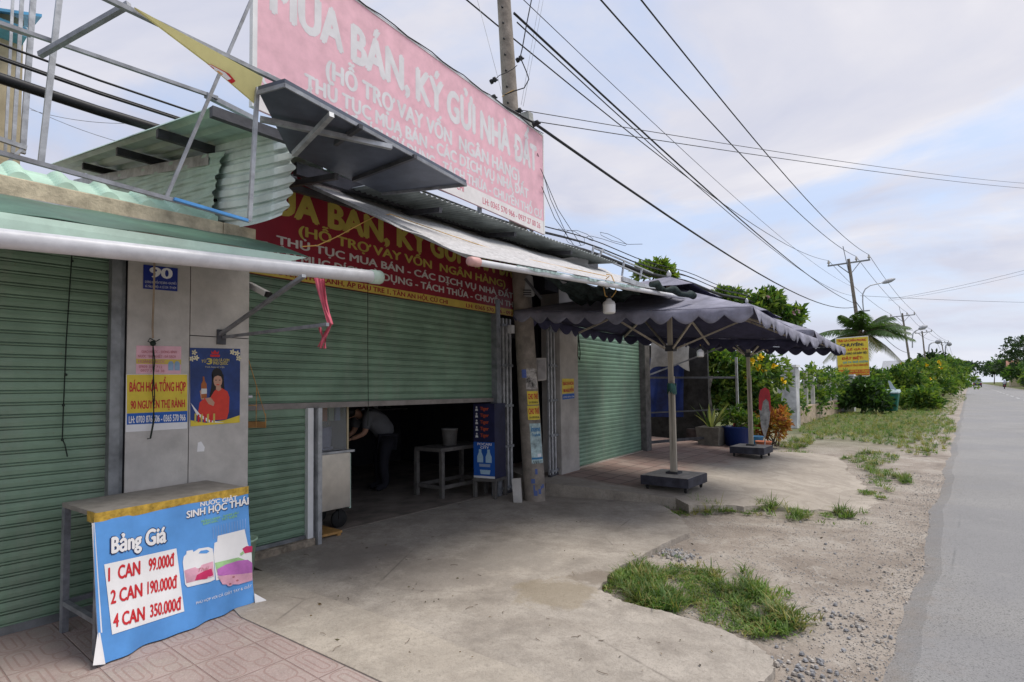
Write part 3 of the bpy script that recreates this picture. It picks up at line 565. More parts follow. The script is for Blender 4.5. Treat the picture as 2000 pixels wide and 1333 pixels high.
    text_px(b, 'TỪ', XL, Z4(968, 712), Z4(992, 712), 5, 0, .0096, .02); text_px(b, '3', XL, Z4(996, 720), Z4(1018, 720), 11, 0, .0096, .04); text_px(b, 'LOẠI CÁ CƠM', XL, Z4(1018, 706), Z4(1102, 707), 5, 0, .0096, .03); text_px(b, 'PHÚ QUỐC', XL, Z4(1026, 722), Z4(1096, 723), 5.5, 0, .0096, .03)
    text_px(b, 'Tinh hoa vị Việt', XL, Z4(985, 737), Z4(1080, 738), 3, 2, .0096, .0)
    for i in range(7): poly_px(b, XL, [Z4(*q) for q in ((935+i*15, 958+(i % 3)*4), (944+i*15, 958+(i % 2)*5), (943+i*15, 1000), (934+i*15, 1000))], 1 if i % 2 else 0, .0114)
    for cx, cy in ((934, 664), (944, 690), (922, 694), (1140, 668), (1148, 692), (1118, 662)):
        for k in range(5): poly_px(b, XL, [Z4(*q) for q in ell(cx+8*math.cos(k*1.257), cy+8*math.sin(k*1.257), 6.5, 4, 8, k*1.257)], 2, .0096+k*.0003)
    b.build('lettering', [M_['gold'], M_['redprint'], mat('cream print', (.62, .56, .36), .5)], o)
    # torn scrap of paper left on the panel
    b = MB(); board_px(b, XL, zl((952, 1098), (968, 1092), (985, 1120), (982, 1140), (948, 1142)), 0, .001, .0075); tag(b.build('paper_scrap', M_['paper']), 'small torn scrap of white paper low on the grey panel', 'paper scrap')
    # cords
    b = MB(); q = [(297, 500), (296, 560), (293, 640), (294, 662)]; b.tube([XL.hit(*p)+XL.n*.05 for p in q], .007, 6)
    b.ball(XL.hit(294, 672)+XL.n*.05, .022, 1, 8); b.tube([XL.hit(*p)+XL.n*.045 for p in ((294, 672), (298, 705), (293, 760), (297, 820), (290, 856), (283, 857))], .004, 6, 1); b.tube([XL.hit(*p)+XL.n*.05 for p in ((294, 672), (294, 720), (297, 770), (294, 825), (288, 857))], .004, 6, 1)
    b.tube([XL.hit(*p)+XL.n*.05 for p in ((294, 672), (284, 668), (288, 662), (300, 668), (307, 664))], .004, 5, 1)
    tag(b.build('hanging_rope', [M_['tan'], M_['rope']]), 'tan rope knotted to a dark loop hanging before the number plate', 'rope')
    b = MB(); q = [(143, 484), (142, 510), (138, 570), (132, 660), (129, 730), (126, 800), (124, 858), (129, 870), (134, 893)]; b.tube([XL.hit(*p)+XL.n*-.028 for p in q], .004, 6)
    for p in ((143, 509), (131, 732), (126, 792), (124, 860)): b.ball(XL.hit(*p)+XL.n*-.026, .010, 0, 6)
    tag(b.build('pull_cord', M_['rope']), 'knotted dark cord hanging down the leftmost shutter', 'cord')
pillar_signs()
# ------------------------------------------------------------------ the table with its price banner
TZT = .85
def table():
    fl, fr, bl, br_ = P(190, 1003, z=TZT), P(481, 951, z=TZT), P(121, 982, z=TZT), P(396, 939, z=TZT)
    br_ = bl+(fr-fl); br_.x = max(br_.x, -4.70)
    ctr = (fl+fr+bl+br_)/4; t = thing('display_table', 'grey steel table standing before the left pillar', 'table', (ctr.x, ctr.y, .034))
    b = MB(); up = Vector((0, 0, .03)); b.hexa([p-up for p in (fl, fr, br_, bl)]+[fl, fr, br_, bl]); b.build('tabletop', M_['tabletop'], t, bevel=.004)
    dx, dy = (fr-fl).normalized(), (bl-fl).normalized(); legs = []
    for c, sx, sy in ((fl, 1, 1), (fr, -1, 1), (br_, -1, -1), (bl, 1, -1)):
        q = c+dx*.02*sx+dy*.02*sy; legs.append(q); b = MB(); b.beam((q.x, q.y, .036), (q.x, q.y, TZT-.031), .036, .036, 0, dx); b.build('leg', M_['tubegrey'], t)
    for i, j in ((0, 3), (1, 2), (3, 2)):
        a, c = legs[i].copy(), legs[j].copy(); a.z = c.z = .22; v = (c-a).normalized()*.019; b = MB(); b.beam(a+v, c-v, .03, .03); b.build('crossbar', M_['tubegrey'], t)
    # banner taped along the front edge
    n = Vector((dx.y, -dx.x, 0)); n = n if n.x > 0 else -n
    sl = dx.x/dx.y; pl = Plane(fl.x+n.x*.006, fl.y+n.y*.006, sl)
    pl.n = n
    Z5 = lambda x, y: (x/3.227, 920+y/3.227)
    TL, TR = pl.yz(*Z5(588, 322)), pl.yz(*Z5(1562, 135))
    def bulge(y, z):
        u = (y-TL[0])/(TR[0]-TL[0]); v = 1-(z-.05)/(TZT-.05); v = max(0, min(1, v)); u = max(-.1, min(1.1, u))
        return (.004+.15*v**1.4*(1-.3*u)+.014*v*math.sin(u*11+2*v)+.008*math.sin(u*19+v*6)*v+.006*math.sin(v*9+u*3)*v+.010*v*v*math.sin(u*31+v*4))
    def surf(px, py):                                   # where the line of sight meets the bulging banner
        q = pl.yz(px, py)
        for _ in range(5): k = bulge(*q); h = Plane(pl.x0+n.x*k, pl.y0+n.y*k, sl).hit(px, py); q = (h.y-n.y*k, h.z)
        return q
    low = [surf(*Z5(*p)) for p in ((630, 1226), (780, 1195), (950, 1152), (1150, 1112), (1320, 1066), (1480, 985), (1575, 905), (1606, 860))]
    def B(u, v):
        yt, zt = TL[0]+(TR[0]-TL[0])*u, TL[1]+(TR[1]-TL[1])*u; f = u*(len(low)-1); i = min(int(f), len(low)-2); f -= i
        yb, zb = low[i][0]*(1-f)+low[i+1][0]*f, max(.044, low[i][1]*(1-f)+low[i+1][1]*f)
        y, z = yt+(yb-yt)*v, zt+(zb-zt)*v; return pl.at(y, z, bulge(y, z))
    b = MB(); b.sheet(B, 44, 34, .002, n); o = tag(b.build('price_banner', M_['blueb']), 'blue detergent price banner taped to the front of the steel table', 'banner')
    on = lambda px, py, k: (lambda q: pl.at(q[0], q[1], bulge(*q)+k))(surf(*Z5(px, py)))
    def tx(mb, s, a, c, cap, mi, k, bold=.02, sl_=0.0):
        text(mb, s, lambda u, v: on(a[0]+(c[0]-a[0])*u, a[1]+(c[1]-a[1])*u-cap*v, k), mi, bold, sl_)
    def poly(mb, pts, mi, k, sub=1):
        q = [tuple(pts[i][c]+(pts[(i+1) % len(pts)][c]-pts[i][c])*f/3 for c in (0, 1)) for i in range(len(pts)) for f in range(3)]; m_ = len(q); cx, cy = sum(p[0] for p in pts)/len(pts), sum(p[1] for p in pts)/len(pts); nr = 6
        mb.add([on(cx+(p[0]-cx)*r/nr, cy+(p[1]-cy)*r/nr, k) for r in range(1, nr+1) for p in q]+[on(cx, cy, k)], [(i, (i+1) % m_, nr*m_) for i in range(m_)]+[(r*m_+i, (r+1)*m_+i, (r+1)*m_+(i+1) % m_, r*m_+(i+1) % m_) for r in range(nr-1) for i in range(m_)], mi)
    def quadg(mb, a, c, d, e, mi, k, nn=14): mb.grid(lambda u, v: on(*[(a[i]*(1-u)+c[i]*u)*(1-v)+(e[i]*(1-u)+d[i]*u)*v for i in (0, 1)], k), nn, nn, mi)
    m = MB(); quadg(m, (655, 590), (1110, 488), (1160, 885), (705, 1032), 0, .003); ps = m.build('price_sheet', M_['paper'], o)
    m = MB()
    for s, a, c, cap in (('1  CAN', (682, 695), (880, 650), 82), ('99.000đ', (936, 632), (1095, 596), 76), ('2 CAN', (697, 838), (893, 788), 82), ('190.000đ', (928, 776), (1112, 735), 76), ('4 CAN', (713, 986), (908, 938), 82), ('350.000đ', (945, 922), (1138, 872), 76)): tx(m, s, a, c, cap, 0, .005, .035)
    m.build('lettering', M_['redprint'], ps)
    m = MB(); tx(m, 'Bảng Giá', (700, 522), (1046, 448), 100, 1, .003, .085); tx(m, 'Bảng Giá', (704, 518), (1042, 446), 96, 0, .0046, .045)
    tx(m, 'NƯỚC GIẶT', (1262, 225), (1492, 182), 26, 0, .003, .03); tx(m, 'SINH HỌC THÁI', (1178, 302), (1568, 214), 42, 1, .003, .04); tx(m, 'SINH HỌC THÁI', (1175, 298), (1563, 210), 42, 0, .0045, .035)
    tx(m, 'TRẮNG SÁNG - THƠM LÂU', (1265, 328), (1500, 270), 13, 2, .003, .02); tx(m, 'ĐẬM ĐẶC - TIẾT KIỆM', (1278, 342), (1490, 292), 13, 2, .003, .02); tx(m, 'PHÙ HỢP VỚI CẢ GIẶT TAY & GIẶT', (1235, 842), (1585, 732), 16, 0, .003, .0)
    m.build('lettering', [M_['paper'], mat('navy outline', (.02, .03, .10), .5), mat('lime print', (.28, .60, .22), .5)], o)
    m = MB(); wj = 0
    poly(m, [(1345, 520), (1350, 455), (1368, 446), (1370, 410), (1540, 368), (1560, 460), (1585, 520), (1588, 655), (1360, 690)], 0, .0025)
    poly(m, [(1150, 575), (1156, 540), (1172, 525), (1174, 505), (1212, 498), (1216, 512), (1250, 490), (1310, 480), (1338, 490), (1345, 540), (1352, 685), (1320, 700), (1180, 733), (1165, 715)], 0, .0040)
    poly(m, [(1248, 520), (1262, 503), (1300, 497), (1318, 506), (1300, 520)], 5, .0052)
    poly(m, [(1158, 628), (1340, 570), (1345, 665), (1172, 708)], 1, .0052); poly(m, [(1225, 690), (1238, 655), (1285, 630), (1330, 615), (1340, 655), (1300, 680)], 2, .0062); poly(m, [(1352, 580), (1500, 545), (1540, 560), (1500, 600), (1365, 640)], 4, .0036)
    poly(m, [(1365, 620), (1420, 590), (1500, 565), (1560, 560), (1588, 580), (1588, 640), (1480, 660), (1370, 660)], 3, .0046); poly(m, [(1370, 665), (1440, 655), (1520, 650), (1588, 640), (1588, 690), (1500, 715), (1400, 715)], 1, .0056)
    poly(m, [(1525, 490), (1550, 474), (1588, 474), (1588, 510), (1540, 520)], 2, .0048); poly(m, [(1510, 520), (1530, 505), (1535, 522), (1515, 535)], 4, .0056)
    for cx, cy in ((1446, 712), (1492, 690), (1468, 668)): poly(m, ell(cx, cy, 20, 14, 12, -.3), 1, .0066); poly(m, ell(cx, cy, 9, 6, 10, -.3), 6, .0074)
    for k in range(13): poly(m, [(1340+k*17, 352-k*4.2), (1344+k*17, 351-k*4.2), (1346+k*17, 430-k*3.6), (1342+k*17, 431-k*3.6)], 7, .0018)
    tx(m, 'Thái', (1236, 640), (1306, 622), 22, 6, .0068, .01, .2)
    m.build('jug_print', [M_['paper'], mat('pale pink print', (.68, .36, .45), .5), mat('crimson print', (.55, .03, .12), .5), mat('violet towel print', (.48, .15, .45), .5), mat('leaf green print', (.33, .55, .25), .5), M_['blueb'], mat('rose brown print', (.42, .16, .18), .5), mat('light blue print', (.22, .38, .70), .5)], o)
    m = MB(); m.grid(lambda u, v: on(583+(12+14*v)*u+34*v, 330+690*v, .0032-.012*(1-u)), 3, 20); m.grid(lambda u, v: on((617+(12*(1-v)+46*v)*u-30*v*(1-u)), 1020+(208-10*u)*v, .0036-.006*(1-u)), 5, 8); m.build('folded_edge', M_['paper'], o)
    m = MB(); m.grid(lambda u, v: on(*[((1596, 770)[i]*(1-u)+(1655, 808)[i]*u)*(1-v)+((1600, 830)[i]*(1-u)+(1625, 850)[i]*u)*v for i in (0, 1)], .012+.03*u), 4, 4); m.build('curled_corner', M_['paper'], o)
    m = MB(); m.grid(lambda u, v: on(950+350*u, 1150-70*u+(34+10*math.sin(u*7))*v, -.012), 10, 3); m.build('banner_underside', mat('banner back navy', (.03, .05, .16), .5), o)
    m = MB(); m.sheet(lambda u, v: pl.at(fl.y-.02+(fr.y-fl.y+.03)*u, TZT+.004-.052*v-(.006*math.sin(u*9)) * v, .0075+.001*math.sin(u*31)), 30, 2, .0012, n)
    m.sheet(lambda u, v: fl+dx*(-.012)+dy*(.13*u-.01)+Vector((0, 0, .004-.062*v)), 4, 3, .001, dx*-1); m.build('tape', M_['tape'], o)
    # pale green bin half hidden behind the banner
    q = P(496, 1135, z=.042); q.y -= .05; q.x -= .20; m = MB(); m.lathe([(.0, 0), (.10, 0), (.125, .30), (.135, .30), (.135, .315), (.118, .315), (.095, .01)], (q.x+.06, q.y, .043), 20); tag(m.build('waste_bin', mat('mint plastic', (.36, .52, .38), .4, .05)), 'pale mint plastic bin half hidden behind the price banner', 'bin')
table()
# ------------------------------------------------------------------ the middle shop with the half raised shutter
def corr_profile(t, period, h):                         # trapezoid rib
    f = (t/period) % 1.0
    return h*(min(1, f/.12) if f < .35 else max(0, 1-(f-.35)/.12))
RX0, RZ0, RSL = -4.15, 3.55, .19                         # roof plane: z falls towards the street
def roof_hit(px, py, dz=0.0):
    r = ray(px, py); t = (RZ0+dz+RSL*RX0-EYE)/(r[2]+RSL*r[0]); return Vector(CAM+t*r)
def middle_shop():
    t = thing('shop_house', 'middle shop with its green shutter half raised over a dark room', 'shop', (-5.5, 4.5, 0))
    zb = lambda y: 1.40-.007*(y-2.4)
    b = MB(); curtain(b, XM, 2.30, 6.03, 1.425, 2.80, .0785, -.06, -.025); b.build('roller_shutter', M_['shutter2'], t)
    b = MB(); b.hexa([XM.at(2.30, 1.372, -.075), XM.at(2.30, 1.372, -.03), XM.at(6.03, 1.350, -.03), XM.at(6.03, 1.350, -.075), XM.at(2.30, 1.428, -.075), XM.at(2.30, 1.428, -.03), XM.at(6.03, 1.406, -.03), XM.at(6.03, 1.406, -.075)]); b.build('shutter_bottom_rail', mat('brown grey rail', (.26, .235, .215), .6, .15), t)
    b = MB(); curtain(b, XM, 2.36, 3.045, .135, 1.37, .071, -.05); b.build('narrow_shutter', M_['shutter2'], t)
    b = MB(); pbox(b, XM, 2.36, 3.04, .10, .135, -.07, -.03); b.build('narrow_shutter_rail', M_['rail'], t)
    b = MB(); pbox(b, XM, 3.045, 3.108, .10, 1.372, -.07, .0); b.build('door_post', M_['white'], t, bevel=.003)
    b = MB(); pbox(b, XM, 3.13, 3.176, .03, 1.372, -.05, .045); b.build('door_post', M_['galv'], t, bevel=.003)
    b = MB(); pbox(b, XM, 2.34, 3.125, 0, .10, -.12, .015); b.build('stone_base', M_['stone'], t, bevel=.01)
    b = MB(); pbox(b, XM, 6.03, 6.12, .03, 2.8, -.08, .04); b.build('guide_rail', M_['tubegrey'], t, bevel=.003)
    b = MB(); pbox(b, XM, 6.46, 6.75, 2.3, 3.5, -.3, .06); b.build('corner_column', M_['darksteel'], t)
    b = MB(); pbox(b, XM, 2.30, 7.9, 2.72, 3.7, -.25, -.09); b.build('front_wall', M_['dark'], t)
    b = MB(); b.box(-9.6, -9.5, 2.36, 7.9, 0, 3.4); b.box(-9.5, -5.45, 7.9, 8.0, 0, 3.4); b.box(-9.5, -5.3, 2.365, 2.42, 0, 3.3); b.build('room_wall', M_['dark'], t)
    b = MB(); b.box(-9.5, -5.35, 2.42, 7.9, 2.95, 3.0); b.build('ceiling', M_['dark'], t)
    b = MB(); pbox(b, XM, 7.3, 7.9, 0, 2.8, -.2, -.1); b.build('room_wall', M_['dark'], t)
    b = MB(); b.box(-9.5, -5.33, 2.42, 7.9, .031, .036); b.build('floor_shade_sheet', mat('floor shade tone', (.23, .195, .165), .85, .25, 3, .2), t)  # dark sheet over the apron floor, the room's shade put into its colour
    # roof: ribbed sheets; near rake line taken from the photograph
    A, Bp = roof_hit(98, 322), roof_hit(548, 163)
    y0f = lambda x: A.y+(Bp.y-A.y)*(x-A.x)/(Bp.x-A.x)
    def rz(x): return RZ0+RSL*(RX0-x)
    b = MB(); ys = [i*.0127 for i in range(455)]
    def rf(u, v):
        yy = v*5.75; x = -4.10-.62*min(1, max(0, (yy-.8)/.5))-5.2*u; y = y0f(x)+yy; return Vector((x, y, rz(x)+corr_profile(yy, .19, .028)))
    b.grid(rf, 3, 300, smooth=False); b.build('roof', M_['corr'], t)
    b = MB()                                            # finer zinc eave sheet hanging under the billboard
    def ef(u, v):
        y = 3.2+4.3*v; x = -4.02-1.0*u; return Vector((x, y, 3.44+.11*u+.011*math.sin(2*math.pi*y/.0685)-.012*(y-3.2)))
    b.grid(ef, 3, 520, smooth=True); b.build('eave_sheet', mat('dark zinc eave', (.36, .40, .39), .5, .2, 4, 0, .2), t)
    for px, py, w in ((232, 305, .1), (312, 272, .1), (418, 232, .12), (165, 332, .09)):
        h = roof_hit(px, py, -.09); b = MB(); b.box(h.x-.025, h.x+.025, h.y-.02, h.y+.75, rz(h.x)-.085, rz(h.x)-.012); b.build('purlin', M_['darksteel'], t)
    b = MB(); q0, q1 = P(576, 330, x=-4.62), P(1165, 525, x=-4.62); q1.z = q0.z-.03; b.beam(q0, q1, .06, .11); b.beam(q0+Vector((-.25, 0, -.08)), q1+Vector((-.25, 0, -.08)), .05, .06); b.build('eave_beam', M_['darksteel'], t)
    for y in (2.7, 3.9, 5.1, 6.3):
        b = MB(); b.beam((-5.15, y, 3.50), (-4.06, y, 3.34), .04, .05); b.build('rafter', M_['darksteel'], t)
    # ribbed side wall seen over the left shop
    yw = 2.12
    def sw(u, v):
        xe = -5.02+.22*abs((v-.42)/.58)**1.6+.010*math.sin(v*70)
        x = -9.3+(xe+9.3)*u; z0, z1 = 2.9, rz(x)-.10; z = z0+(z1-z0)*v; return Vector((x, yw-corr_profile(z+.02*u, .125, .016), z))
    b = MB(); b.grid(sw, 12, 90, smooth=False); b.build('side_wall', M_['corr'], t)
    b = MB(); b.grid(lambda u, v: Vector((-9.3+4.2*u, yw-.014, rz(-9.3+4.2*u)-.2+.1*v)), 3, 1); b.build('side_wall_capping', M_['galv'], t)
    b = MB(); b.box(-5.32, -4.86, 2.19, 2.2, 2.9, 3.66); b.build('gap_shade_panel', M_['dark'], t)  # panel added behind the gap, its dark colour stands for the shade there
    # sheet peeled forward from the side wall, ragged at both ends
    rr = random.Random(9)
    def peel(u, v):
        top = ((404, 288), (485, 264), (562, 246)); bot = ((402, 446), (480, 442), (556, 418))
        def q(a, u): return tuple(a[0][i]*(1-u)*(1-2*u)+a[1][i]*4*u*(1-u)+a[2][i]*u*(2*u-1) for i in (0, 1))
        a, c = q(top, u), q(bot, u); z = v; w = 4*v*(1-v)
        rag = (5.0*math.sin(v*43)) if u in (0, 1) else 0
        px = a[0]+(c[0]-a[0])*v+(14*w*(u-.5)*2 if u > .5 else -2*w*(1-2*u)) + rag; py = a[1]+(c[1]-a[1])*v
        d = 5.25-.85*min(1, u*1.25)**.6+.05*max(0, u-.8)*5+corr_profile(v*7.4+.3, 1.0, .045)
        return P(px, py, d=d)
    b = MB(); b.grid(peel, 24, 150, smooth=False); b.build('peeled_sheet', mat('pale loose sheet', (.70, .78, .74), .42, .12, 3, 0, .1, stain=.25), t)
    # white sheet awning
    A1, A2, B1, B2 = P(925, 502, x=-2.66), P(1336, 576, x=-2.66), P(578, 344, x=-4.98), P(1175, 524, x=-4.98)
    b = MB()
    def aw(u, v):
        p = (B1*(1-u)+B2*u)*(1-v)+(A1*(1-u)+A2*u)*v; p.z += -.035*math.sin(math.pi*v)+.010*math.sin(v*26)+.012*math.sin(u*31)*math.sin(math.pi*v); return p
    b.sheet(aw, 60, 44, .004, (0, 0, 1)); b.build('awning', M_['awn'], t)
    for k, (x0, z0) in enumerate(((0, 0), )):
        b = MB(); o3 = Vector((.0, 0, -.035)); b.tube([A1+o3, A2+o3], .024, 10); b.build('awning_pipe', M_['pvc'], t)
        b = MB(); dr = (A2-A1).normalized(); b.lathe([(0, -.05), (.03, -.048), (.034, -.02), (.034, .05), (.0, .052)], A1+o3, 14, 0, dr); b.build('awning_pipe_cap', mat('pink cap', (.62, .36, .33), .5), t)
    c1, c2 = P(1215, 545, x=-2.9), P(1320, 580, x=-2.9); b = MB(); b.beam(c1, c2, .03, .05); b.build('awning_rail', M_['galv'], t)
    b = MB(); i1, i2 = P(578, 352, x=-4.9), P(930, 508, x=-2.75); b.beam(i1, i2, .025, .03); i3 = B1+(B2-B1)*.5; i4 = A1+(A2-A1)*.5; b.beam(i3-Vector((0, 0, .06)), i4-Vector((0, 0, .06)), .025, .03); b.build('awning_rib', M_['galv'], t)
    b = MB(); e = P(578, 348, x=-4.93); b.box(e.x-.02, e.x+.02, e.y-.05, e.y, e.z-.025, e.z+.02); b.build('rail_end', M_['galv'], t)
    b = MB()
    def fr(u, v): p = A1*(1-u)+A2*u+(A2-A1)*(.0); q = p+Vector((.03, 0, -.012-.03*v*(.55+.45*math.sin(u*57)*math.sin(u*23+1)))); return q
    b.sheet(lambda u, v: fr(.12+.58*u, v), 90, 2, .002, (1, 0, 0)); b.build('net_fringe', mat('teal netting', (.33, .43, .41), .9, .35, 25), t)
    return t
MID = middle_shop()
def red_sign():
    t = thing('fascia_sign', 'dark red fascia sign with gold letters above the half raised shutter', 'sign', XM.at(4.4, 2.6))
    b = MB(); b.slab([XM.at(2.20, 2.612, .02), XM.at(6.46, 2.598, .02), XM.at(6.46, 3.66, .02), XM.at(2.20, 3.70, .02)], XM.n*.03); b.build('sign_panel', M_['red'], t)
    b = MB(); b.quad(XM.at(2.20, 2.615, .0205), XM.at(6.46, 2.600, .0205), XM.at(6.46, 2.699, .0205), XM.at(2.20, 2.698, .0205)); b.build('yellow_strip', M_['yband'], t)
    b = MB(); T = lambda s, y0, z0, y1, z1, cap, mi, bd=.03: text_pl(b, s, XM, (y0, z0), (y1, z1), cap, mi, .0212, bd)
    for s, y0, y1, dz in (('MUA', 2.36, 3.135, 0), ('BÁN,', 3.27, 4.06, 0), ('KÝ', 4.205, 4.66, 0), ('GỬI', 4.75, 5.28, 0), ('NHÀ', 5.44, 6.02, 0), ('ĐẤ', 6.13, 6.44, 0)): T(s, y0, 3.222-.012*(y0-2.9), y1, 3.222-.012*(y1-2.9), .25, 0, .048)
    T('(HỖ TRỢ VAY VỐN  NGÂN HÀNG)', 2.925, 3.062, 6.27, 3.005, .095, 0); T('THỦ TỤC MUA BÁN - CÁC DỊCH VỤ NHÀ ĐẤT', 2.69, 2.93, 6.46, 2.865, .078, 1); T('CHUYỂN MỤC ĐÍCH SỬ DỤNG - TÁCH THỬA - CHUYỂN TH', 2.27, 2.80, 6.45, 2.735, .078, 1)
    T('ĐC: 90 NGUYỄN THỊ RÀNH, ẤP BÀU TRE 1, TÂN AN HỘI, CỦ CHI', 2.24, 2.642, 5.04, 2.622, .05, 2); T('LH: 0365 570 966 - 093', 5.40, 2.622, 6.44, 2.617, .05, 2)
    b.build('lettering', [M_['gold'], M_['signwhite'], mat('maroon print', (.33, .02, .03), .5)], t)
red_sign()
def billboard():
    pl = Plane(-4.6, 6.36, -.1); t = thing('billboard', 'large sun faded pink billboard on the roof of the middle shop', 'billboard', pl.at(4.2, 3.7))
    y0, y1, z0, z1 = 2.06, 6.445, 3.715, 5.14
    b = MB(); b.slab([pl.at(y0, z0), pl.at(y1, z0), pl.at(y1, z1), pl.at(y0, z1)], pl.n*.025); b.build('billboard_panel', M_['pink'], t)
    b = MB(); b.quad(pl.at(y0, z0, .0003), pl.at(y1, z0, .0003), pl.at(y1, 3.90, .0003), pl.at(y0, 3.90, .0003)); b.build('white_strip', M_['pinkstrip'], t)
    b = MB(); pbox(b, pl, y0-.035, y0+.004, z0, z1+.01, -.03, .012); pbox(b, pl, y0, y1, z1-.004, z1+.018, -.03, .006); pbox(b, pl, y1-.006, y1+.02, z0, z1+.01, -.03, .006); b.build('billboard_frame', M_['white'], t)
    b = MB()
    for y in (2.4, 3.7, 5.0, 6.2): b.beam(pl.at(y, 3.62, -.06), pl.at(y, 5.1, -.06), .04)
    for z in (3.8, 4.5, 5.08): b.beam(pl.at(y0, z, -.045), pl.at(y1, z, -.045), .03)
    b.build('back_frame', M_['tubegrey'], t)
    b = MB(); T = lambda s, a, c, cap, mi, bd=.03: text_pl(b, s, pl, a, c, cap, mi, .0007, bd)
    for s, ya, yb in (('MUA', 2.19, 2.885), ('BÁN,', 3.0, 3.73), ('KÝ', 3.85, 4.26), ('GỬI', 4.345, 4.84), ('NHÀ', 4.965, 5.59), ('ĐẤT', 5.70, 6.26)): T(s, (ya, 4.555), (yb, 4.57), .335, 0, .05)
    T('(HỖ TRỢ VAY VỐN  NGÂN HÀNG)', (2.715, 4.268), (5.81, 4.28), .155, 0, .045); T('THỦ TỤC MUA BÁN - CÁC DỊCH VỤ NHÀ ĐẤT', (2.5, 4.07), (6.03, 4.115), .125, 0, .045); T('CHUYỂN MỤC ĐÍCH SỬ DỤNG - TÁCH THỬA - CHUYỂN THỔ CƯ', (2.11, 3.93), (6.385, 3.925), .11, 0, .045)
    T('ĐC: 90 NGUYỄN THỊ RÀNH, ẤP BÀU TRE 1, TÂN AN HỘI, CỦ CHI', (2.12, 3.80), (4.62, 3.80), .075, 1, .02); T('LH: 0365 570 966 - 0937 27 00 26', (4.985, 3.765), (6.34, 3.775), .075, 1, .02)
    b.build('lettering', [M_['pinkwhite'], M_['pinkred']], t)
    b = MB(); b.tube([pl.at(y0+(y1-y0)*k/24, z1+.02+.012*math.sin(k*1.9), .012) for k in range(25)], .006, 5); tag(b.build('loose_wire', M_['cable']), 'thin dark wire lying along the top edge of the pink billboard', 'wire')
billboard()
def upper_frames():
    X = lambda px, py, x: P(px, py, x=x)
    t = thing('sign_frame', 'bare steel tube sign frame standing above the leftmost shop', 'frame', X(487, 432, -3.42))
    bars = [('upright', X(119, -30, -4.0), X(80, 318, -4.0), .028), ('rail', X(-40, 32, -4.05), X(425, 192, -4.05), .022), ('top_rail', X(150, -30, -3.42), X(548, 161, -3.42), .026), ('cross_tube', X(78, 108, -4.0), X(252, 9, -3.43), .028),
            ('brace', X(496, -12, -3.7), X(325, 386, -3.7), .018), ('bottom_rail', X(-40, 288, -3.45), X(487, 432, -3.45), .021), ('end_upright', X(503, 172, -3.42), X(487, 432, -3.45), .023), ('short_rail', X(402, 186, -4.05), X(500, 235, -4.2), .035)]
    for n, a, c, w in bars: b = MB(); b.beam(a, c, w); b.build(n, M_['galv'] if n in ('end_upright', 'upright') else M_['tubegrey'], t)
    b = MB(); b.beam(X(340, 389, -3.43), X(484, 431, -3.43), .02, .016); b.build('blue_strip', mat('blue film', (.08, .28, .60), .4), t)
    a, c, d, e = X(262, 14, -3.39), X(513, 151, -3.39), X(501, 204, -3.46), X(402, 120, -3.42)
    n = Vector((.012, -.006, .004)); b = MB(); b.slab([a, c, d, e], n); o = tag(b.build('pennant_sign', mat('pale yellow banner', (.78, .72, .32), .5, .06)), 'narrow yellow banner seen edge on beneath the bare sign frame', 'banner')
    m = MB(); f = lambda u, v, k=.003: ((e*(1-u)+d*u)*(1-v)+(e+(c-e)*(.1+.9*u))*v)+Vector((.004, -.012, -.001))*(k/.003)
    m.add([f(*q, .006) for q in ((.1, .02), (.55, .02), (.60, .3), (.45, .5), (.15, .35))], [(0, 1, 2, 3, 4)], 0); m.add([f(*q, .009) for q in ((.14, .06), (.50, .06), (.55, .28), (.42, .42), (.18, .28))], [(0, 1, 2, 3, 4)], 1); m.add([f(*q, .012) for q in ((.32, .12), (.42, .14), (.43, .24), (.34, .24))], [(0, 1, 2, 3)], 2); m.add([f(*q, .012) for q in ((.2, .1), (.27, .1), (.27, .2), (.21, .18))], [(0, 1, 2, 3)], 0)
    m.build('emblem', [M_['redprint'], M_['paper'], mat('orange print', (.7, .3, .08), .5)], o)
    # flat sign box lying out over the awning, grey underside towards us
    A, Bq, Cq, D, E_ = P(504, 178, z=3.42), P(556, 163, z=3.42), P(911, 359, z=3.40), P(746, 377, z=3.40), P(566, 300, z=3.40)
    t = thing('sheet_canopy', 'flat grey sheet metal canopy jutting out below the pink billboard', 'canopy', A)
    b = MB(); b.slab([A, E_, D, Cq, Bq], (0, 0, -.03)); b.build('sheet_panel', mat('blue grey sheet', (.10, .115, .15), .5, .2, 2.5, 0, .2, stain=.2), t)
    b = MB(); up = Vector((0, 0, -.012))
    for p, q in ((A, Bq), (Bq, Cq), (Cq, D)): b.beam(p+up, q+up, .012, .026)
    b.build('edge_trim', M_['tubegrey'], t)
    b = MB(); b.beam(P(508, 233, z=3.36), P(765, 288, z=3.36), .034); b.build('strut', M_['galv'], t)
    b = MB(); b.beam(P(648, 224, z=3.365), P(574, 302, z=3.26), .034); b.build('strut', M_['galv'], t)
    b = MB(); b.beam(P(655, 282, z=3.38), P(705, 247, z=3.38), .03); b.build('seam_rib', M_['darksteel'], t)
    b = MB(); b.beam(P(690, 352, z=3.38), P(812, 306, z=3.38), .03); b.build('seam_rib', M_['darksteel'], t)
upper_frames()
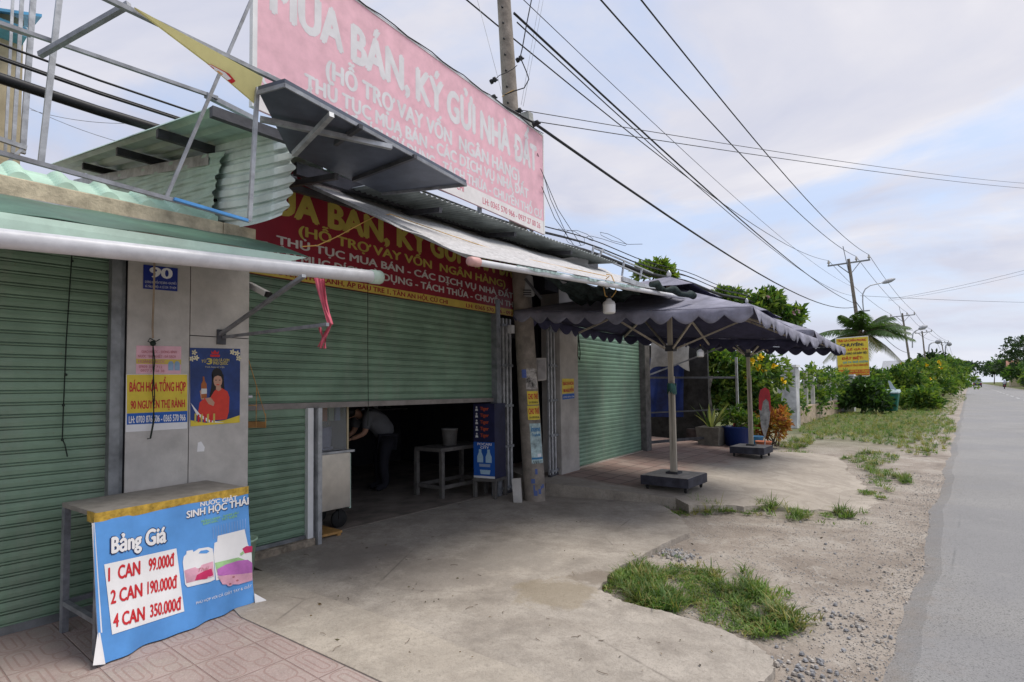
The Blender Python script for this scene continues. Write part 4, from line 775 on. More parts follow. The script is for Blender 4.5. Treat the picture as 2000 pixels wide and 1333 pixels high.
def left_background():
    t = thing('yellow_house', 'weathered cream house edge with blue sheet at the top left corner', 'house', P(30, 300, x=-7.6))
    y1 = P(45, 100, x=-7.6).y
    b = MB(); b.box(-9.5, -7.6, -4, y1, 0, P(20, 30, x=-7.6).z); b.build('wall', M_['cream'], t)
    a, c = P(-40, 10, x=-7.3), P(82, 28, x=-7.3); b = MB(); b.slab([a, c, c+Vector((-1, .1, .35)), a+Vector((-1, -.1, .35))], (0, 0, .03)); b.build('roof_sheet', mat('bright blue sheet', (.08, .32, .55), .5), t)
    q = P(52, 62, x=-7.4); b = MB(); b.box(q.x-.2, q.x+.02, -4, q.y, q.z-.07, q.z+.03); b.build('gutter', mat('sky blue gutter', (.15, .45, .62), .5), t)
    for k, (px, w) in enumerate(((66, .045), (44, .03), (26, .022))):
        b = MB(); b.beam(P(px, -20, x=-6.9), P(px-22+k*3, 300, x=-6.9), w); tag(b.build('steel_post', M_['galv']), ('thick pale steel post before the cream house', 'middle pale steel post before the cream house', 'thinnest pale steel post before the cream house')[k], 'post')
    t = thing('balcony_railing', 'pale steel railing above the ribbed roof of the leftmost shop', 'railing', P(0, 300, x=-6.8))
    for p, q, w in (((-30, 262), (52, 290), .04), ((-30, 40), (60, 70), .03), ((15, 318), (48, 286), .025)): b = MB(); b.beam(P(*p, x=-6.8), P(*q, x=-6.8), w); b.build('rail', M_['galv'], t)
left_background()
# ------------------------------------------------------------------ folding gates, meter box, cameras, swing
def gate(name_label, pl, ys, z0, z1, off):
    t = thing('folding_gate', name_label, 'gate', pl.at(ys[0], z0, off))
    for i, y in enumerate(ys): b = MB(); b.beam(pl.at(y, z0+.05, off+(.02 if i % 2 else 0)), pl.at(y, z1, off+(.02 if i % 2 else 0)), .022, .03); b.build('gate_bar', mat('worn gate steel', (.47, .475, .485), .5, .2, 9, .05, .3, stain=.3), t)
    for z in [z0+.08+k*(z1-z0-.2)/4 for k in range(5)]: b = MB(); b.hexa([pl.at(ys[0]-.01, z, off+.022), pl.at(ys[0]-.01, z, off+.045), pl.at(ys[-1]+.01, z, off+.045), pl.at(ys[-1]+.01, z, off+.022), pl.at(ys[0]-.01, z+.035, off+.022), pl.at(ys[0]-.01, z+.035, off+.045), pl.at(ys[-1]+.01, z+.035, off+.045), pl.at(ys[-1]+.01, z+.035, off+.022)]); b.build('gate_strap', M_['tubegrey'], t)
    b = MB(); b.beam(pl.at(ys[0]-.02, z0+.03, off+.01), pl.at(ys[-1]+.02, z0+.03, off+.01), .04, .04); b.build('gate_track', M_['darksteel'], t)
gate('folded steel gate left of the concrete pole', XM, [6.15+i*.042 for i in range(7)], .03, 2.55, .0)
gate('folded steel gate right of the concrete pole', Plane(-4.88, 6.85, -.22), [6.88+i*.06 for i in range(7)], .2, 2.5, .0)
def small_fixtures():
    c = P(500, 566, x=-4.75); t = thing('security_camera', 'white tube security camera under the left end of the red sign', 'camera', c)
    a, e = P(486, 556, x=-4.85), P(522, 575, x=-4.62); b = MB(); b.beam(a, e, .055, .05); b.build('camera_body', M_['white'], t, bevel=.006); dr = (e-a).normalized()
    b = MB(); b.beam(e, e+dr*.03, .05, .045); b.build('lens', M_['black'], t); b = MB(); b.beam(a+Vector((0, 0, -.0)), XM.at(2.34, a.z+.03, -.02), .02, .02); b.build('mount', M_['rail'], t)
    q = XM.hit(994, 645); t = thing('security_camera', 'square white camera beside the right end of the red sign', 'camera', q+XM.n*.06)
    b = MB(); pbox(b, XM, q.y-.10, q.y-.02, q.z-.06, q.z+.06, .045, .12); b.build('camera_body', M_['white'], t, bevel=.006); b = MB(); pbox(b, XM, q.y-.02, q.y+.06, q.z-.055, q.z+.04, .05, .13); b.build('lens', M_['black'], t)
    b = MB()
    for dy in (.0, .035): b.lathe([(0, 0), (.007, 0), (.007, .005), (0, .006)], XM.at(q.y+dy, q.z+.005, .131), 8, 0, XM.n)
    b.build('lamp_dot', M_['paper'], t)
    # wire swing with a wooden tray
    h = lambda px, py: P(px, py, x=-4.80)
    t = thing('hanging_swing', 'small orange wire hanger with a flat tray beside the grey pillar', 'swing', h(500, 835))
    b = MB()
    for p, q in (((482, 692), (480, 836)), ((482, 692), (501, 755)), ((501, 755), (519, 815)), ((501, 755), (500, 836)), ((519, 808), (519, 836)), ((480, 792), (502, 792))): b.tube([h(*p), h(*q)], .0035, 5)
    b.build('wire', M_['timber'], t); b = MB(); b.hexa([h(479, 836), h(520, 836), h(520, 836)+Vector((-.12, 0, 0)), h(479, 836)+Vector((-.12, 0, 0)), h(479, 824), h(520, 824), h(520, 824)+Vector((-.12, 0, 0)), h(479, 824)+Vector((-.12, 0, 0))]); b.build('tray', mat('dark orange timber', (.22, .11, .03), .7), t)
    b = MB(); b.tube([h(470, 777), h(492, 775)], .012, 8); tag(b.build('door_bolt', M_['pvc']), 'short white pipe stub beside the blue poster', 'pipe')
    # pull cord on the half raised shutter
    b = MB(); b.tube([XM.hit(*p)+XM.n*.02 for p in ((716, 552), (716, 700), (717, 790), (716, 832))], .004, 5); tag(b.build('pull_cord', M_['rope']), 'straight dark cord hanging down the half raised shutter', 'cord')
    # yellow flex from the awning down to the pipe
    b = MB(); pts = [P(x, y, x=-4.2+i*.03) for i, (x, y) in enumerate(((590, 482), (620, 480), (660, 462), (700, 440), (740, 419), (760, 420)))]; b.tube(pts, .005, 6)
    tag(b.build('power_flex', mat('orange flex', (.60, .36, .10), .5)), 'yellow orange cable slung across the dark red sign', 'cable')
    b = MB(); b.tube([P(x, y, x=-3.9+i*.27) for i, (x, y) in enumerate(((760, 418), (880, 460), (1000, 500), (1100, 522), (1186, 540)))], .004, 5); tag(b.build('power_flex', _mats['orange flex']), 'thin orange cable lying along the white awning', 'cable')
small_fixtures()
# ------------------------------------------------------------------ inside the open shop
def interior():
    t = thing('food_cart', 'stainless food cart with a glass case just inside the shutter', 'cart', P(660, 1030, z=.03))
    x0, x1, y0, y1 = -5.95, -5.35, 3.19, 3.74; b = MB(); b.box(x0, x1, y0, y1, .26, .86); b.build('cabinet', M_['steel'], t, bevel=.006)
    b = MB(); b.box(x0-.02, x1+.02, y0-.02, y1+.04, .861, .885); b.build('counter', M_['galv'], t)
    b = MB(); b.box(x0+.1, x1-.02, y1+.001, y1+.02, .24, .84); b.build('door', M_['palesheet'], t)
    b = MB(); b.box(x0+.03, x1-.03, y0+.02, y1-.03, .89, 1.40); b.build('glass_case', M_['glass'], t)
    for sx in (x0+.02, x1-.03): b = MB(); b.beam((sx, y1-.02, .886), (sx, y1-.02, 1.5), .022); b.build('corner_post', M_['cream'], t)
    for sx in (x0+.1, x1-.1):
        b = MB(); b.lathe([(0, -.02), (.09, -.02), (.1, 0), (.09, .02), (0, .02)], (sx, y1-.08, .13), 18, 0, (1, 0, 0)); b.box(sx-.03, sx+.03, y1-.1, y1-.06, .13, .26); b.build('wheel', M_['rubber'], t)
    b = MB(); b.lathe([(0, .0), (.15, 0), (.16, .02), (.15, .03), (0, .03)], (-5.62, 3.46, .895), 18); b.lathe([(.14, 0), (.15, .22), (.145, .22), (.135, 0)], (-5.62, 3.46, .92), 18); b.box(-5.6, -5.57, 3.42, 3.47, .92, 1.15); tag(b.build('basin', mat('pale violet plastic', (.38, .38, .58), .4)), 'violet plastic basin in the glass case of the food cart', 'basin')
    for k, (c, y) in enumerate((((.5, .12, .05), 3.28), ((.45, .42, .34), 3.36), ((.5, .14, .06), 3.44), ((.3, .38, .3), 3.52), ((.16, .22, .4), 3.60))): b = MB(); b.box(-5.5, -5.46, y, y+.06, 1.21, 1.36); tag(b.build('packet', flat('packet print %d' % k, c)), ('red noodle packet nearest the post in the cart', 'cream packet beside the red one in the cart', 'orange red packet in the middle of the cart shelf', 'grey green packet on the cart shelf', 'blue packet at the right end of the cart shelf')[k], 'packet', 'packets hanging in the food cart')
    b = MB(); b.box(-5.8, -5.15, 3.2, 3.5, .055, .08); b.box(-5.2, -5.16, 3.45, 3.49, .03, .055); b.box(-5.2, -5.16, 3.2, 3.24, .03, .055); tag(b.build('plank', M_['timber']), 'low orange timber plank under the food cart', 'plank')
    # work table
    a, c, e = P(810, 968, z=.03), P(862, 976, z=.03), P(922, 955, z=.03); H = .72
    t = thing('work_table', 'grey wooden work table inside the dark shop', 'table', (c.x, c.y, .03)); mt = mat('grey work table', (.14, .13, .12), .8, .2, 8, stain=.2)
    u = a-c
    w = Vector((-u.y, u.x, 0)).normalized(); w = w if w.y > 0 else -w; w = w*1.0; o0 = Vector((c.x, c.y, 0)); pts = [o0, o0+u, o0+u+w, o0+w]
    b = MB(); b.hexa([p+Vector((0, 0, H-.05)) for p in pts]+[p+Vector((0, 0, H)) for p in pts]); b.build('tabletop', mt, t)
    for p in pts: q = p+(sum(pts, Vector())/4-p)*.06; b = MB(); b.beam((q.x, q.y, .031), (q.x, q.y, H-.05), .055); b.build('leg', mt, t)
    for i in range(4): p, q = pts[i], pts[(i+1) % 4]; p = p+(sum(pts, Vector())/4-p)*.08; q = q+(sum(pts, Vector())/4-q)*.08; b = MB(); b.beam((p.x, p.y, .18), (q.x, q.y, .18), .03, .05); b.build('crossbar', mt, t)
    q = sum(pts, Vector())/4+w*-.05; b = MB(); b.lathe([(0, 0), (.10, 0), (.12, .22), (.125, .22), (.125, .24), (.11, .24), (.095, .02), (0, .02)], (q.x, q.y, H+.001), 20); tag(b.build('bucket', mat('grey plastic pail', (.24, .23, .22), .5)), 'grey plastic bucket on the dark work table', 'bucket')
    # stool and cardboard display
    s0 = P(924, 972, z=.03); s1 = P(968, 976, z=.03); t = thing('low_stool', 'small grey stool under the blue drink display', 'stool', (s0.x, s0.y, .03)); d1 = (s1-s0); d1.z = 0; d2 = Vector((-d1.y, d1.x, 0)); d2 = d2 if d2.y > 0 else -d2; d2 = d2.normalized()*.34
    st = [Vector((s0.x, s0.y, 0)), Vector((s1.x, s1.y, 0)), Vector((s1.x, s1.y, 0))+d2, Vector((s0.x, s0.y, 0))+d2]
    b = MB(); b.hexa([p+Vector((0, 0, .26)) for p in st]+[p+Vector((0, 0, .30)) for p in st]); b.build('seat', mt, t)
    for p in st: q = p+(sum(st, Vector())/4-p)*.12; b = MB(); b.beam((q.x, q.y, .031), (q.x, q.y, .26), .045); b.build('leg', mt, t)
    t = thing('display_rack', 'cardboard drink display with a blue bottle front on the low stool', 'display', (s0.x, s0.y, .301)); ctr = sum(st, Vector())/4
    k = [p+(ctr-p)*.06 for p in st]; zt = 1.33; b = MB(); b.hexa([p+Vector((0, 0, .301)) for p in k]+[p+Vector((0, 0, zt)) for p in k]); b.build('carton', mat('rack navy', (.02, .022, .07), .5), t)
    f0, f1 = k[0], k[1]; fn = Vector((f1.y-f0.y, -(f1.x-f0.x), 0)).normalized(); fn = fn if fn.y < 0 or fn.x > 0 else -fn
    S = lambda u, z, o=.003: f0+(f1-f0)*u+Vector((0, 0, z))+fn*o
    m = MB(); m.quad(S(0, .335), S(1, .335), S(1, .80), S(0, .80), 0); m.quad(S(.0, .305), S(1, .305), S(1, .335), S(0, .335), 1)
    for cx in (.32, .72): m.add([S(cx+x, z, .006) for x, z in ((-.06, .70), (.06, .70), (.06, .66), (.14, .60), (.14, .52), (-.14, .52), (-.14, .60), (-.06, .66))], [tuple(range(8))], 2)
    m.add([S(u, z, .006) for u, z in ((.26, .50), (.80, .50), (.78, .46), (.28, .46))], [(0, 1, 2, 3)], 4); m.add([S(u, z, .006) for u, z in ((.3, .42), (.8, .42), (.76, .36), (.34, .36))], [(0, 1, 2, 3)], 2)
    m.build('blue_front', [flat('drink blue', (.015, .10, .42)), M_['paper'], flat('pale bottle print', (.42, .60, .72)), M_['redprint'], flat('grey blue print', (.30, .38, .52))], t)
    m = MB(); tx = lambda s, u0, u1, z, c, mi: text(m, s, lambda u, v: S(u0+(u1-u0)*u, z+c*v, .008), mi, .03)
    tx('POCARI', .2, .86, .755, .032, 1); tx('CITY', .34, .74, .71, .03, 1)
    for i in range(5): z = 1.24-i*.092; tx('Tiger', .34, .74, z, .045, 0); m.add([S(u, zz, .008) for u, zz in ((.1, z-.01), (.24, z-.01), (.22, z+.02), (.12, z+.02))], [(0, 1, 2, 3)], 1); m.add([S(.17+.04*math.cos(a*.785), z+.04+.014*math.sin(a*.785), .008) for a in range(8)], [tuple(range(8))], 1)
    m.build('lettering', [mat('rust red print', (.55, .10, .04), .5), M_['paper']], t)
    # shelf on the back wall with dark bottles
    t = thing('wall_shelf', 'dark shelf on the back wall of the shop', 'shelf', (-9.4, 6, 1.2)); b = MB(); b.box(-9.5, -9.15, 4.6, 7.8, 1.12, 1.15); b.build('board', mt, t)
    rr = random.Random(4)
    for i in range(9): q = (-9.32, 4.8+i*.33, 1.151); b = MB(); b.lathe([(0, 0), (.05, 0), (.055, .12+rr.random()*.06), (.02, .2), (.02, .25), (0, .25)], q, 10); tag(b.build('jar', flat('jar grey %d' % (i % 3), ((.25, .25, .24), (.4, .39, .37), (.1, .14, .12))[i % 3])), 'small jar standing on the dark shelf at the back of the shop', 'jar', 'jars on the back shelf')
interior()
# ------------------------------------------------------------------ person bending inside the shop
def skin_body(name, pts, edges, m, parent=None):
    me = bpy.data.meshes.new(name); o3 = OFF.get(parent.name, Vector()) if parent else Vector()
    me.from_pydata([tuple(Vector(p[:3])-o3) for p in pts], edges, []); o = bpy.data.objects.new(name, me); COL.objects.link(o)
    sk = o.modifiers.new("skin", 'SKIN'); sk.use_smooth_shade = True
    for i, v in enumerate(me.skin_vertices[0].data): r = pts[i][3]; v.radius = r if isinstance(r, tuple) else (r, r); v.use_root = (i == 0)
    ss = o.modifiers.new("sub", 'SUBSURF'); ss.levels = 1; ss.render_levels = 2
    me.materials.append(m); bpy.context.view_layer.update(); dg = bpy.context.evaluated_depsgraph_get(); m2 = bpy.data.meshes.new_from_object(o.evaluated_get(dg)); o.modifiers.clear(); o.data = m2
    for p in m2.polygons: p.use_smooth = True
    if parent: o.parent = parent; OFF[o.name] = o3
    return o
def person_inside():
    f = P(742, 958, z=.036); o = Vector((f.x, f.y, .036)); t = thing('person', 'person in a pale shirt and dark trousers bending forward inside the dark shop', 'person', o)
    fw = Vector((-.25, -.95, 0)).normalized(); sd = Vector((fw.y, -fw.x, 0))
    W_ = lambda a, s, z: tuple(o+fw*a+sd*s+Vector((0, 0, z)))
    # body (skin): pelvis root, spine bent forward, neck, head, arms, legs
    pts = [(*W_(-.10, 0, .84), .11), (*W_(.02, 0, 1.02), .10), (*W_(.20, 0, 1.14), .11), (*W_(.30, 0, 1.17), .11), (*W_(.38, 0, 1.17), .055), (*W_(.46, 0, 1.17), .085), (*W_(.52, 0, 1.14), .08),
           (*W_(.26, .18, 1.14), .06), (*W_(.32, .22, .88), .045), (*W_(.50, .14, .80), .03), (*W_(.26, -.18, 1.14), .06), (*W_(.32, -.22, .88), .045), (*W_(.50, -.14, .80), .03),
           (*W_(-.08, .10, .78), .10), (*W_(-.02, .11, .44), .065), (*W_(-.06, .11, .08), .04), (*W_(.10, .12, .03), .03), (*W_(-.08, -.10, .78), .10), (*W_(.0, -.11, .44), .065), (*W_(-.06, -.11, .08), .04), (*W_(.10, -.12, .03), .03)]
    ed = [(0, 1), (1, 2), (2, 3), (3, 4), (4, 5), (5, 6), (2, 7), (7, 8), (8, 9), (2, 10), (10, 11), (11, 12), (0, 13), (13, 14), (14, 15), (15, 16), (0, 17), (17, 18), (18, 19), (19, 20)]
    skin_body('body', pts, ed, M_['skin'], t)
    sp = [(*W_(-.15, 0, .76), (.20, .19)), (*W_(.0, 0, 1.02), (.19, .18)), (*W_(.18, 0, 1.14), (.175, .165)), (*W_(.29, 0, 1.165), .12), (*W_(.26, .18, 1.13), .085), (*W_(.31, .225, .92), .07), (*W_(.26, -.18, 1.13), .085), (*W_(.31, -.225, .92), .07)]
    skin_body('shirt', sp, [(0, 1), (1, 2), (2, 3), (2, 4), (4, 5), (2, 6), (6, 7)], M_['shirt'], t)
    tp = [(*W_(-.10, 0, .80), .15), (*W_(-.08, .10, .74), .115), (*W_(-.02, .11, .44), .085), (*W_(-.05, .11, .09), .065), (*W_(-.08, -.10, .74), .115), (*W_(.0, -.11, .44), .085), (*W_(-.05, -.11, .09), .065), (*W_(.12, .12, .04), .045), (*W_(.12, -.12, .04), .045)]
    skin_body('trousers', tp, [(0, 1), (1, 2), (2, 3), (0, 4), (4, 5), (5, 6), (3, 7), (6, 8)], M_['trousers'], t)
    b = MB(); hc = Vector(W_(.47, 0, 1.185)); b.ball(hc, .098, 0, 12, .095, .09); b.build('hair', M_['hair'], t)
    for s in (1, -1):
        h = Vector(W_(.50, .14*s, .80)); b = MB()
        for k in range(5):
            q = sd*(.018*(k-2)); tip = h+q*1.5+fw*(.085-.01*abs(k-2.2))+Vector((0, 0, -.04)); b.tube([h+q*.5, h+q+fw*.05, tip], [.011, .009, .006], 6)
        b.ball(h+fw*.02, .035, 0, 8, .03, .022); b.build('hand', M_['skin'], t)
person_inside()
# ------------------------------------------------------------------ concrete pole before the shop
POLE0, POLE1 = Vector((-4.62, 6.16, .0)), P(984, -2, x=-5.05)
def near_pole():
    dr = (POLE1-POLE0).normalized(); top = POLE0+dr*9.0; t = thing('utility_pole', 'leaning concrete utility pole rising through the eave of the middle shop', 'pole', POLE0)
    b = MB(); n = 24; b.tube([POLE0+dr*(9.0*i/n) for i in range(n+1)], [.150-.065*i/n for i in range(n+1)], 20)
    b.build('pole_shaft', M_['concrete_pole'], t)
    fc = Vector((.62, -.78, 0)).normalized(); sd = Vector((.78, .62, 0)).normalized(); b = MB()
    for k in range(22):
        z = 3.9+k*.24; c = POLE0+dr*z; r = .150-.065*z/9; q = c+fc*(r*.93)-sd*(r*.32); b.lathe([(0, 0), (.016, 0), (.016, .012), (0, .012)], q, 8, 0, fc)
    b.build('climbing_hole', M_['black'], t)
    # wrapped bills
    def wrap(z0, z1, a0, a1, k, mi, mb, nn=8):
        def f(u, v): z = z0+(z1-z0)*v; a = a0+(a1-a0)*u; r = .150-.065*z/9+k; return POLE0+dr*z+fc*(r*math.cos(a))+sd*(r*math.sin(a))
        mb.grid(f, nn, 2, mi); return f
    zz = lambda py: (lambda p: (p.z))(P(1035, py, d=7.72))
    for lab, y0, y1, a0, a1, col, num in (('upper yellow rental bill pasted on the concrete pole', 790, 764, -.15, 1.15, M_['yellow'], 0), ('lower yellow rental bill pasted on the concrete pole', 819, 792, -.2, 1.2, M_['yellow'], 1)):
        m = MB(); f = wrap(zz(y0), zz(y1), a0, a1, .003, 0, m); o = tag(m.build('bill', col), lab, 'bill')
        m = MB(); g = lambda u, v, lo, hi, f_=f: f_(u, lo+(hi-lo)*v)+fc*.002+sd*.001; text(m, 'CHO THUÊ', lambda u, v: g(.06+.86*u, v, .42, .80), 0, .04); text(m, 'LH: 0703 876 506', lambda u, v: g(.1+.75*u, v, .10, .24), 1, .02); m.build('lettering', [M_['redprint'], M_['black']], o)
    m = MB(); f = wrap(zz(902), zz(826), -.1, 1.2, .003, 0, m); o = tag(m.build('bill', mat('pale cyan bill', (.42, .55, .55), .5, .3, 10)), 'pale blue torn bill below the yellow bills on the concrete pole', 'bill')
    m = MB(); text(m, 'Internet', lambda u, v: f(.1+.8*u, .80+.13*v)+fc*.002, 0, .03); text(m, 'Truyền hình', lambda u, v: f(.15+.7*u, .68+.07*v)+fc*.002, 0, .03)
    for k in range(7): text(m, '/', lambda u, v: f(.05+.13*k+.08*u, .0+.07*v)+fc*.002, 1, .03)
    m.grid(lambda u, v: f(.45+.35*u, .16+.08*v)+fc*.002, 4, 1, 2); m.grid(lambda u, v: f(.02+.96*u, .10+.05*v)+fc*.0015, 6, 1, 0); m.build('lettering', [flat('teal blue print', (.03, .18, .38)), M_['black'], M_['paper']], o)
    m = MB(); wrap(zz(760), zz(720), -.2, 1.2, .002, 0, m); tag(m.build('bill', mat('scraped paper', (.40, .37, .34), .8, .5, 14)), 'grey scraped paper remains at the top of the bills', 'bill')
    m = MB(); wrap(zz(738), zz(722), -.55, -.1, .0045, 0, m); tag(m.build('bill', flat('blue scrap', (.10, .15, .42))), 'small blue scrap on the left side of the pole', 'bill')
    rr = random.Random(8)
    for k in range(7): m = MB(); z = .1+rr.random()*.45; a = -.4+rr.random()*1.2; wrap(z, z+.04+.07*rr.random(), a, a+.10+.25*rr.random(), .0015, 0, m, 3); m.build('paint_patch', flat('blue paint patch', (.08, .12, .30)), t)
    # bits on the pole top: insulators, junction box, wire loops
    b = MB(); q = P(1030, 240, d=7.9); b.hexa([q+Vector(v) for v in ((-.08, -.08, -.14), (.08, -.03, -.14), (.08, .06, -.14), (-.08, .05, -.14), (-.07, -.08, .13), (.06, -.05, .13), (.06, .05, .13), (-.07, .05, .13))]); tag(b.build('junction_box', mat('grey box', (.36, .36, .33), .6)), 'grey junction box on the pole above the billboard corner', 'box')
    for lab, px, py in (('dark clamp with knot of wires at the top billboard edge', 962, 192), ('dark clamp at the right side of the upper pole', 1014, 116), ('lowest dark cable clamp right of the pole', 1046, 242), ('dark clamp on the left of the pole above the billboard', 1012, 218), ('small dark insulator left of the pole', 963, 158)):
        c = P(px, py, d=7.65); b = MB(); b.lathe([(0, -.05), (.03, -.045), (.035, -.015), (.022, 0), (.038, .015), (.03, .05), (0, .055)], c, 10, 0, (1, .3, .4)); b.tube([c+Vector((-.07, .03, .03)), c, c+Vector((.08, 0, -.02))], .012, 6); tag(b.build('cable_clamp', M_['black']), lab, 'clamp')
    for lab, pts in (('looped cable hanging at the right side of the upper pole', ((1038, 0), (1028, 50), (1020, 95), (1016, 112), (1028, 140), (1033, 155), (1024, 172), (1005, 178), (985, 186))), ('grey wire loop on the left side of the pole', ((965, 158), (975, 148), (990, 142), (1002, 135), (1010, 128))), ('orange wire end twisted at the pole', ((980, 190), (988, 184), (996, 180), (1004, 176)))):
        b = MB(); b.tube([P(x, y, d=7.55) for x, y in pts], .008 if 'looped' in lab else .005, 5); tag(b.build('wire_loop', _mats['orange flex'] if 'orange' in lab else M_['cable']), lab, 'wire')
    # meter box and leaning board at the foot
    q = P(1056, 722, d=7.9); t = thing('meter_box', 'pale meter box fixed to the gate right of the concrete pole', 'meter box', q)
    sd2 = Vector((.55, .83, 0)).normalized(); n2 = Vector((.83, -.55, 0)); h = lambda a, z, k=0: q+sd2*a+Vector((0, 0, z))+n2*k
    b = MB(); b.hexa([h(-.085, -.17, -.1), h(-.085, -.17), h(.09, -.15), h(.09, -.15, -.1), h(-.085, .16, -.1), h(-.085, .16), h(.09, .17), h(.09, .17, -.1)]); b.build('case', mat('pale box plastic', (.40, .37, .34), .6, .1), t, bevel=.012); b = MB(); b.hexa([h(-.05, -.14, .0), h(-.05, -.14, .01), h(.07, -.13, .01), h(.07, -.13, 0), h(-.05, .13, 0), h(-.05, .13, .01), h(.07, .14, .01), h(.07, .14, 0)]); b.build('lid', mat('grey box lid', (.30, .28, .27), .6), t)
    q = P(1003, 982, z=.03); b = MB(); b.hexa([q+Vector(v) for v in ((0, 0, 0), (.09, .06, 0), (.07, .10, 0), (-.02, .04, 0), (-.06, .04, .30), (.04, .10, .31), (.02, .14, .31), (-.08, .08, .30))]); tag(b.build('board_scrap', M_['panel']), 'short pale board leaning against the foot of the gate', 'board')
near_pole()
# ------------------------------------------------------------------ right shop on the terrace
D0, D1 = P(1129, 916, z=.23), P(1257, 881, z=.235)
XR = Plane(D0.x, D0.y, (D1.x-D0.x)/(D1.y-D0.y))
def right_shop():
    t = thing('shop_house', 'right shop with a closed green shutter on the red tiled terrace', 'shop', (D0.x, 9.5, .22))
    b = MB(); curtain(b, XR, D0.y, D1.y, .245, 3.0, .068, -.05); b.build('roller_shutter', shuttermat('shutter green paint three', (.185, .30, .22)), t)
    b = MB(); pbox(b, XR, D0.y, D1.y+.04, .15, .244, -.1, -.02); b.build('threshold', G_APRON, t)
    yl = XR.yz(1092, 800)[0]; b = MB(); pbox(b, XR, yl, D0.y-.002, .15, 3.2, -.3, .03); b.build('pillar', mat('pale pillar render', (.45, .42, .385), .85, .1, 4, .1, stain=.3), t)
    b = MB(); pbox(b, XR, yl-.02, D0.y, 2.47, 2.52, -.1, .045); b.build('pillar_band', M_['darksteel'], t)
    b = MB(); pbox(b, XR, D1.y+.03, D1.y+.30, .15, 3.0, -.12, .06); b.build('door_post', mat('dark timber post', (.12, .115, .11), .85, .25, 8, .2), t)
    b = MB(); pbox(b, XR, yl-.4, D1.y+.3, 3.0, 3.25, -.3, .02); b.build('lintel', M_['dark'], t)
    b = MB(); b.box(-9.5, XR.x(D1.y)-.15, 8.05, 8.12, 0, 3.3); b.box(-9.5, XR.x(D1.y)-.12, D1.y+.3, D1.y+.4, 0, 3.3); b.build('wall', M_['cream'], t)
    b = MB(); b.hexa([Vector(p) for p in ((-9.6, 7.2, 4.0), (-4.95, 7.2, 3.27), (-5.15, D1.y+.6, 3.27), (-9.6, D1.y+.6, 4.0), (-9.6, 7.2, 4.03), (-4.95, 7.2, 3.30), (-5.15, D1.y+.6, 3.30), (-9.6, D1.y+.6, 4.03))]); b.build('roof', M_['corrdark'], t)
    b = MB(); q = lambda px, py: XR.hit(px, py)+XR.n*.036
    m = MB(); m.slab([q(1094, 770), q(1117, 767), q(1117, 740), q(1094, 740)], XR.n*.002); o = tag(m.build('poster', M_['yellow']), 'small yellow notice on the pale pillar of the right shop', 'notice'); m = MB(); m.slab([q(1095, 781), q(1118, 778), q(1118, 769), q(1095, 771)], XR.n*.002); m.build('blue_field', M_['bluep'], o)
    m = MB(); yz = lambda px, py: XR.yz(px, py); text_pl(m, 'BÁCH HÓA', XR, yz(1096, 753), yz(1116, 752), .05, 0, .041, .03); text_pl(m, '90 NGUYỄN', XR, yz(1096, 767), yz(1116, 765), .05, 0, .041, .03); text_pl(m, '0703 876 506', XR, yz(1096, 778), yz(1117, 776), .025, 1, .041, .0); m.build('lettering', [M_['redprint'], M_['paper']], o)
    m = MB(); m.tube([XR.hit(x, y)+XR.n*.03 for x, y in ((1127, 636), (1126, 670), (1125, 695), (1129, 704), (1130, 690), (1127, 660))], .008, 6); tag(m.build('pull_cord', M_['rope']), 'looped dark cord at the top of the right shutter', 'cord')
    # fan shaped bracket and netting under the awning
    c = P(1032, 560, d=7.3); t = thing('wall_fan', 'dusty white fan head hanging beside the red sign', 'fan', c)
    b = MB(); b.hexa([c+Vector(v) for v in ((-.05, -.05, -.13), (.05, 0, -.15), (.07, .06, -.13), (-.03, .03, -.12), (-.03, -.03, .15), (.03, 0, .16), (.05, .04, .14), (-.02, .02, .14))]); b.build('fan_body', mat('dusty plastic', (.25, .25, .25), .6), t, bevel=.02); b = MB(); b.beam(c+Vector((-.03, -.03, .1)), c+Vector((.13, .1, -.16)), .035); b.build('fan_arm', M_['darksteel'], t)
    b = MB()
    for k in range(3): b.beam(c+Vector((-.045, -.055, -.05-.03*k)), c+Vector((.045, .0, -.055-.03*k)), .012)
    b.build('slot', M_['black'], t)
    c0, c1, c2, c3 = P(1060, 542, d=6.4), P(1255, 570, d=6.2), P(1200, 592, d=7.1), P(1130, 592, d=7.3)
    b = MB(); b.sheet(lambda u, v: (c0*(1-u)+c1*u)*(1-v)+(c3*(1-u)+c2*u)*v+Vector((.03*math.sin(u*17+v*5), .03*math.sin(v*13+u*3), .035*math.sin(u*23)*math.cos(v*9))), 50, 20, .003, (0, 0, 1)); tag(b.build('shade_net', M_['net']), 'bunched dark green shade net under the white awning', 'net')
    c0, c1 = P(1270, 556, d=6.15), P(1358, 580, d=6.5); b = MB(); b.tube([c0*(1-k/9)+c1*(k/9)+Vector((.02*math.sin(k*2), 0, .02*math.sin(k*1.7))) for k in range(10)], [.02+.025*abs(math.sin(k*.9+.4)) for k in range(10)], 12); tag(b.build('net_roll', M_['net']), 'rolled dark net lying over the edge of the navy parasol', 'net')
    b = MB(); h = lambda px, py: P(px, py, d=10.6)
    for a, c in (((1108, 500), (1150, 522)), ((1148, 498), (1152, 530))): pass
    # pale end sheet of the eave and roof rail with posts
    b = MB(); c0, c1, c2, c3 = P(1090, 506, x=-4.5), P(1150, 499, x=-4.3), P(1148, 528, x=-4.3), P(1095, 515, x=-4.5); b.slab([c3, c2, c1, c0], Vector((.01, -.005, 0))); tag(b.build('end_sheet', mat('pale end sheet', (.50, .51, .53), .5, .1, 4, 0, .2)), 'pale grey sheet closing the end of the eave beside the roof rail', 'sheet')
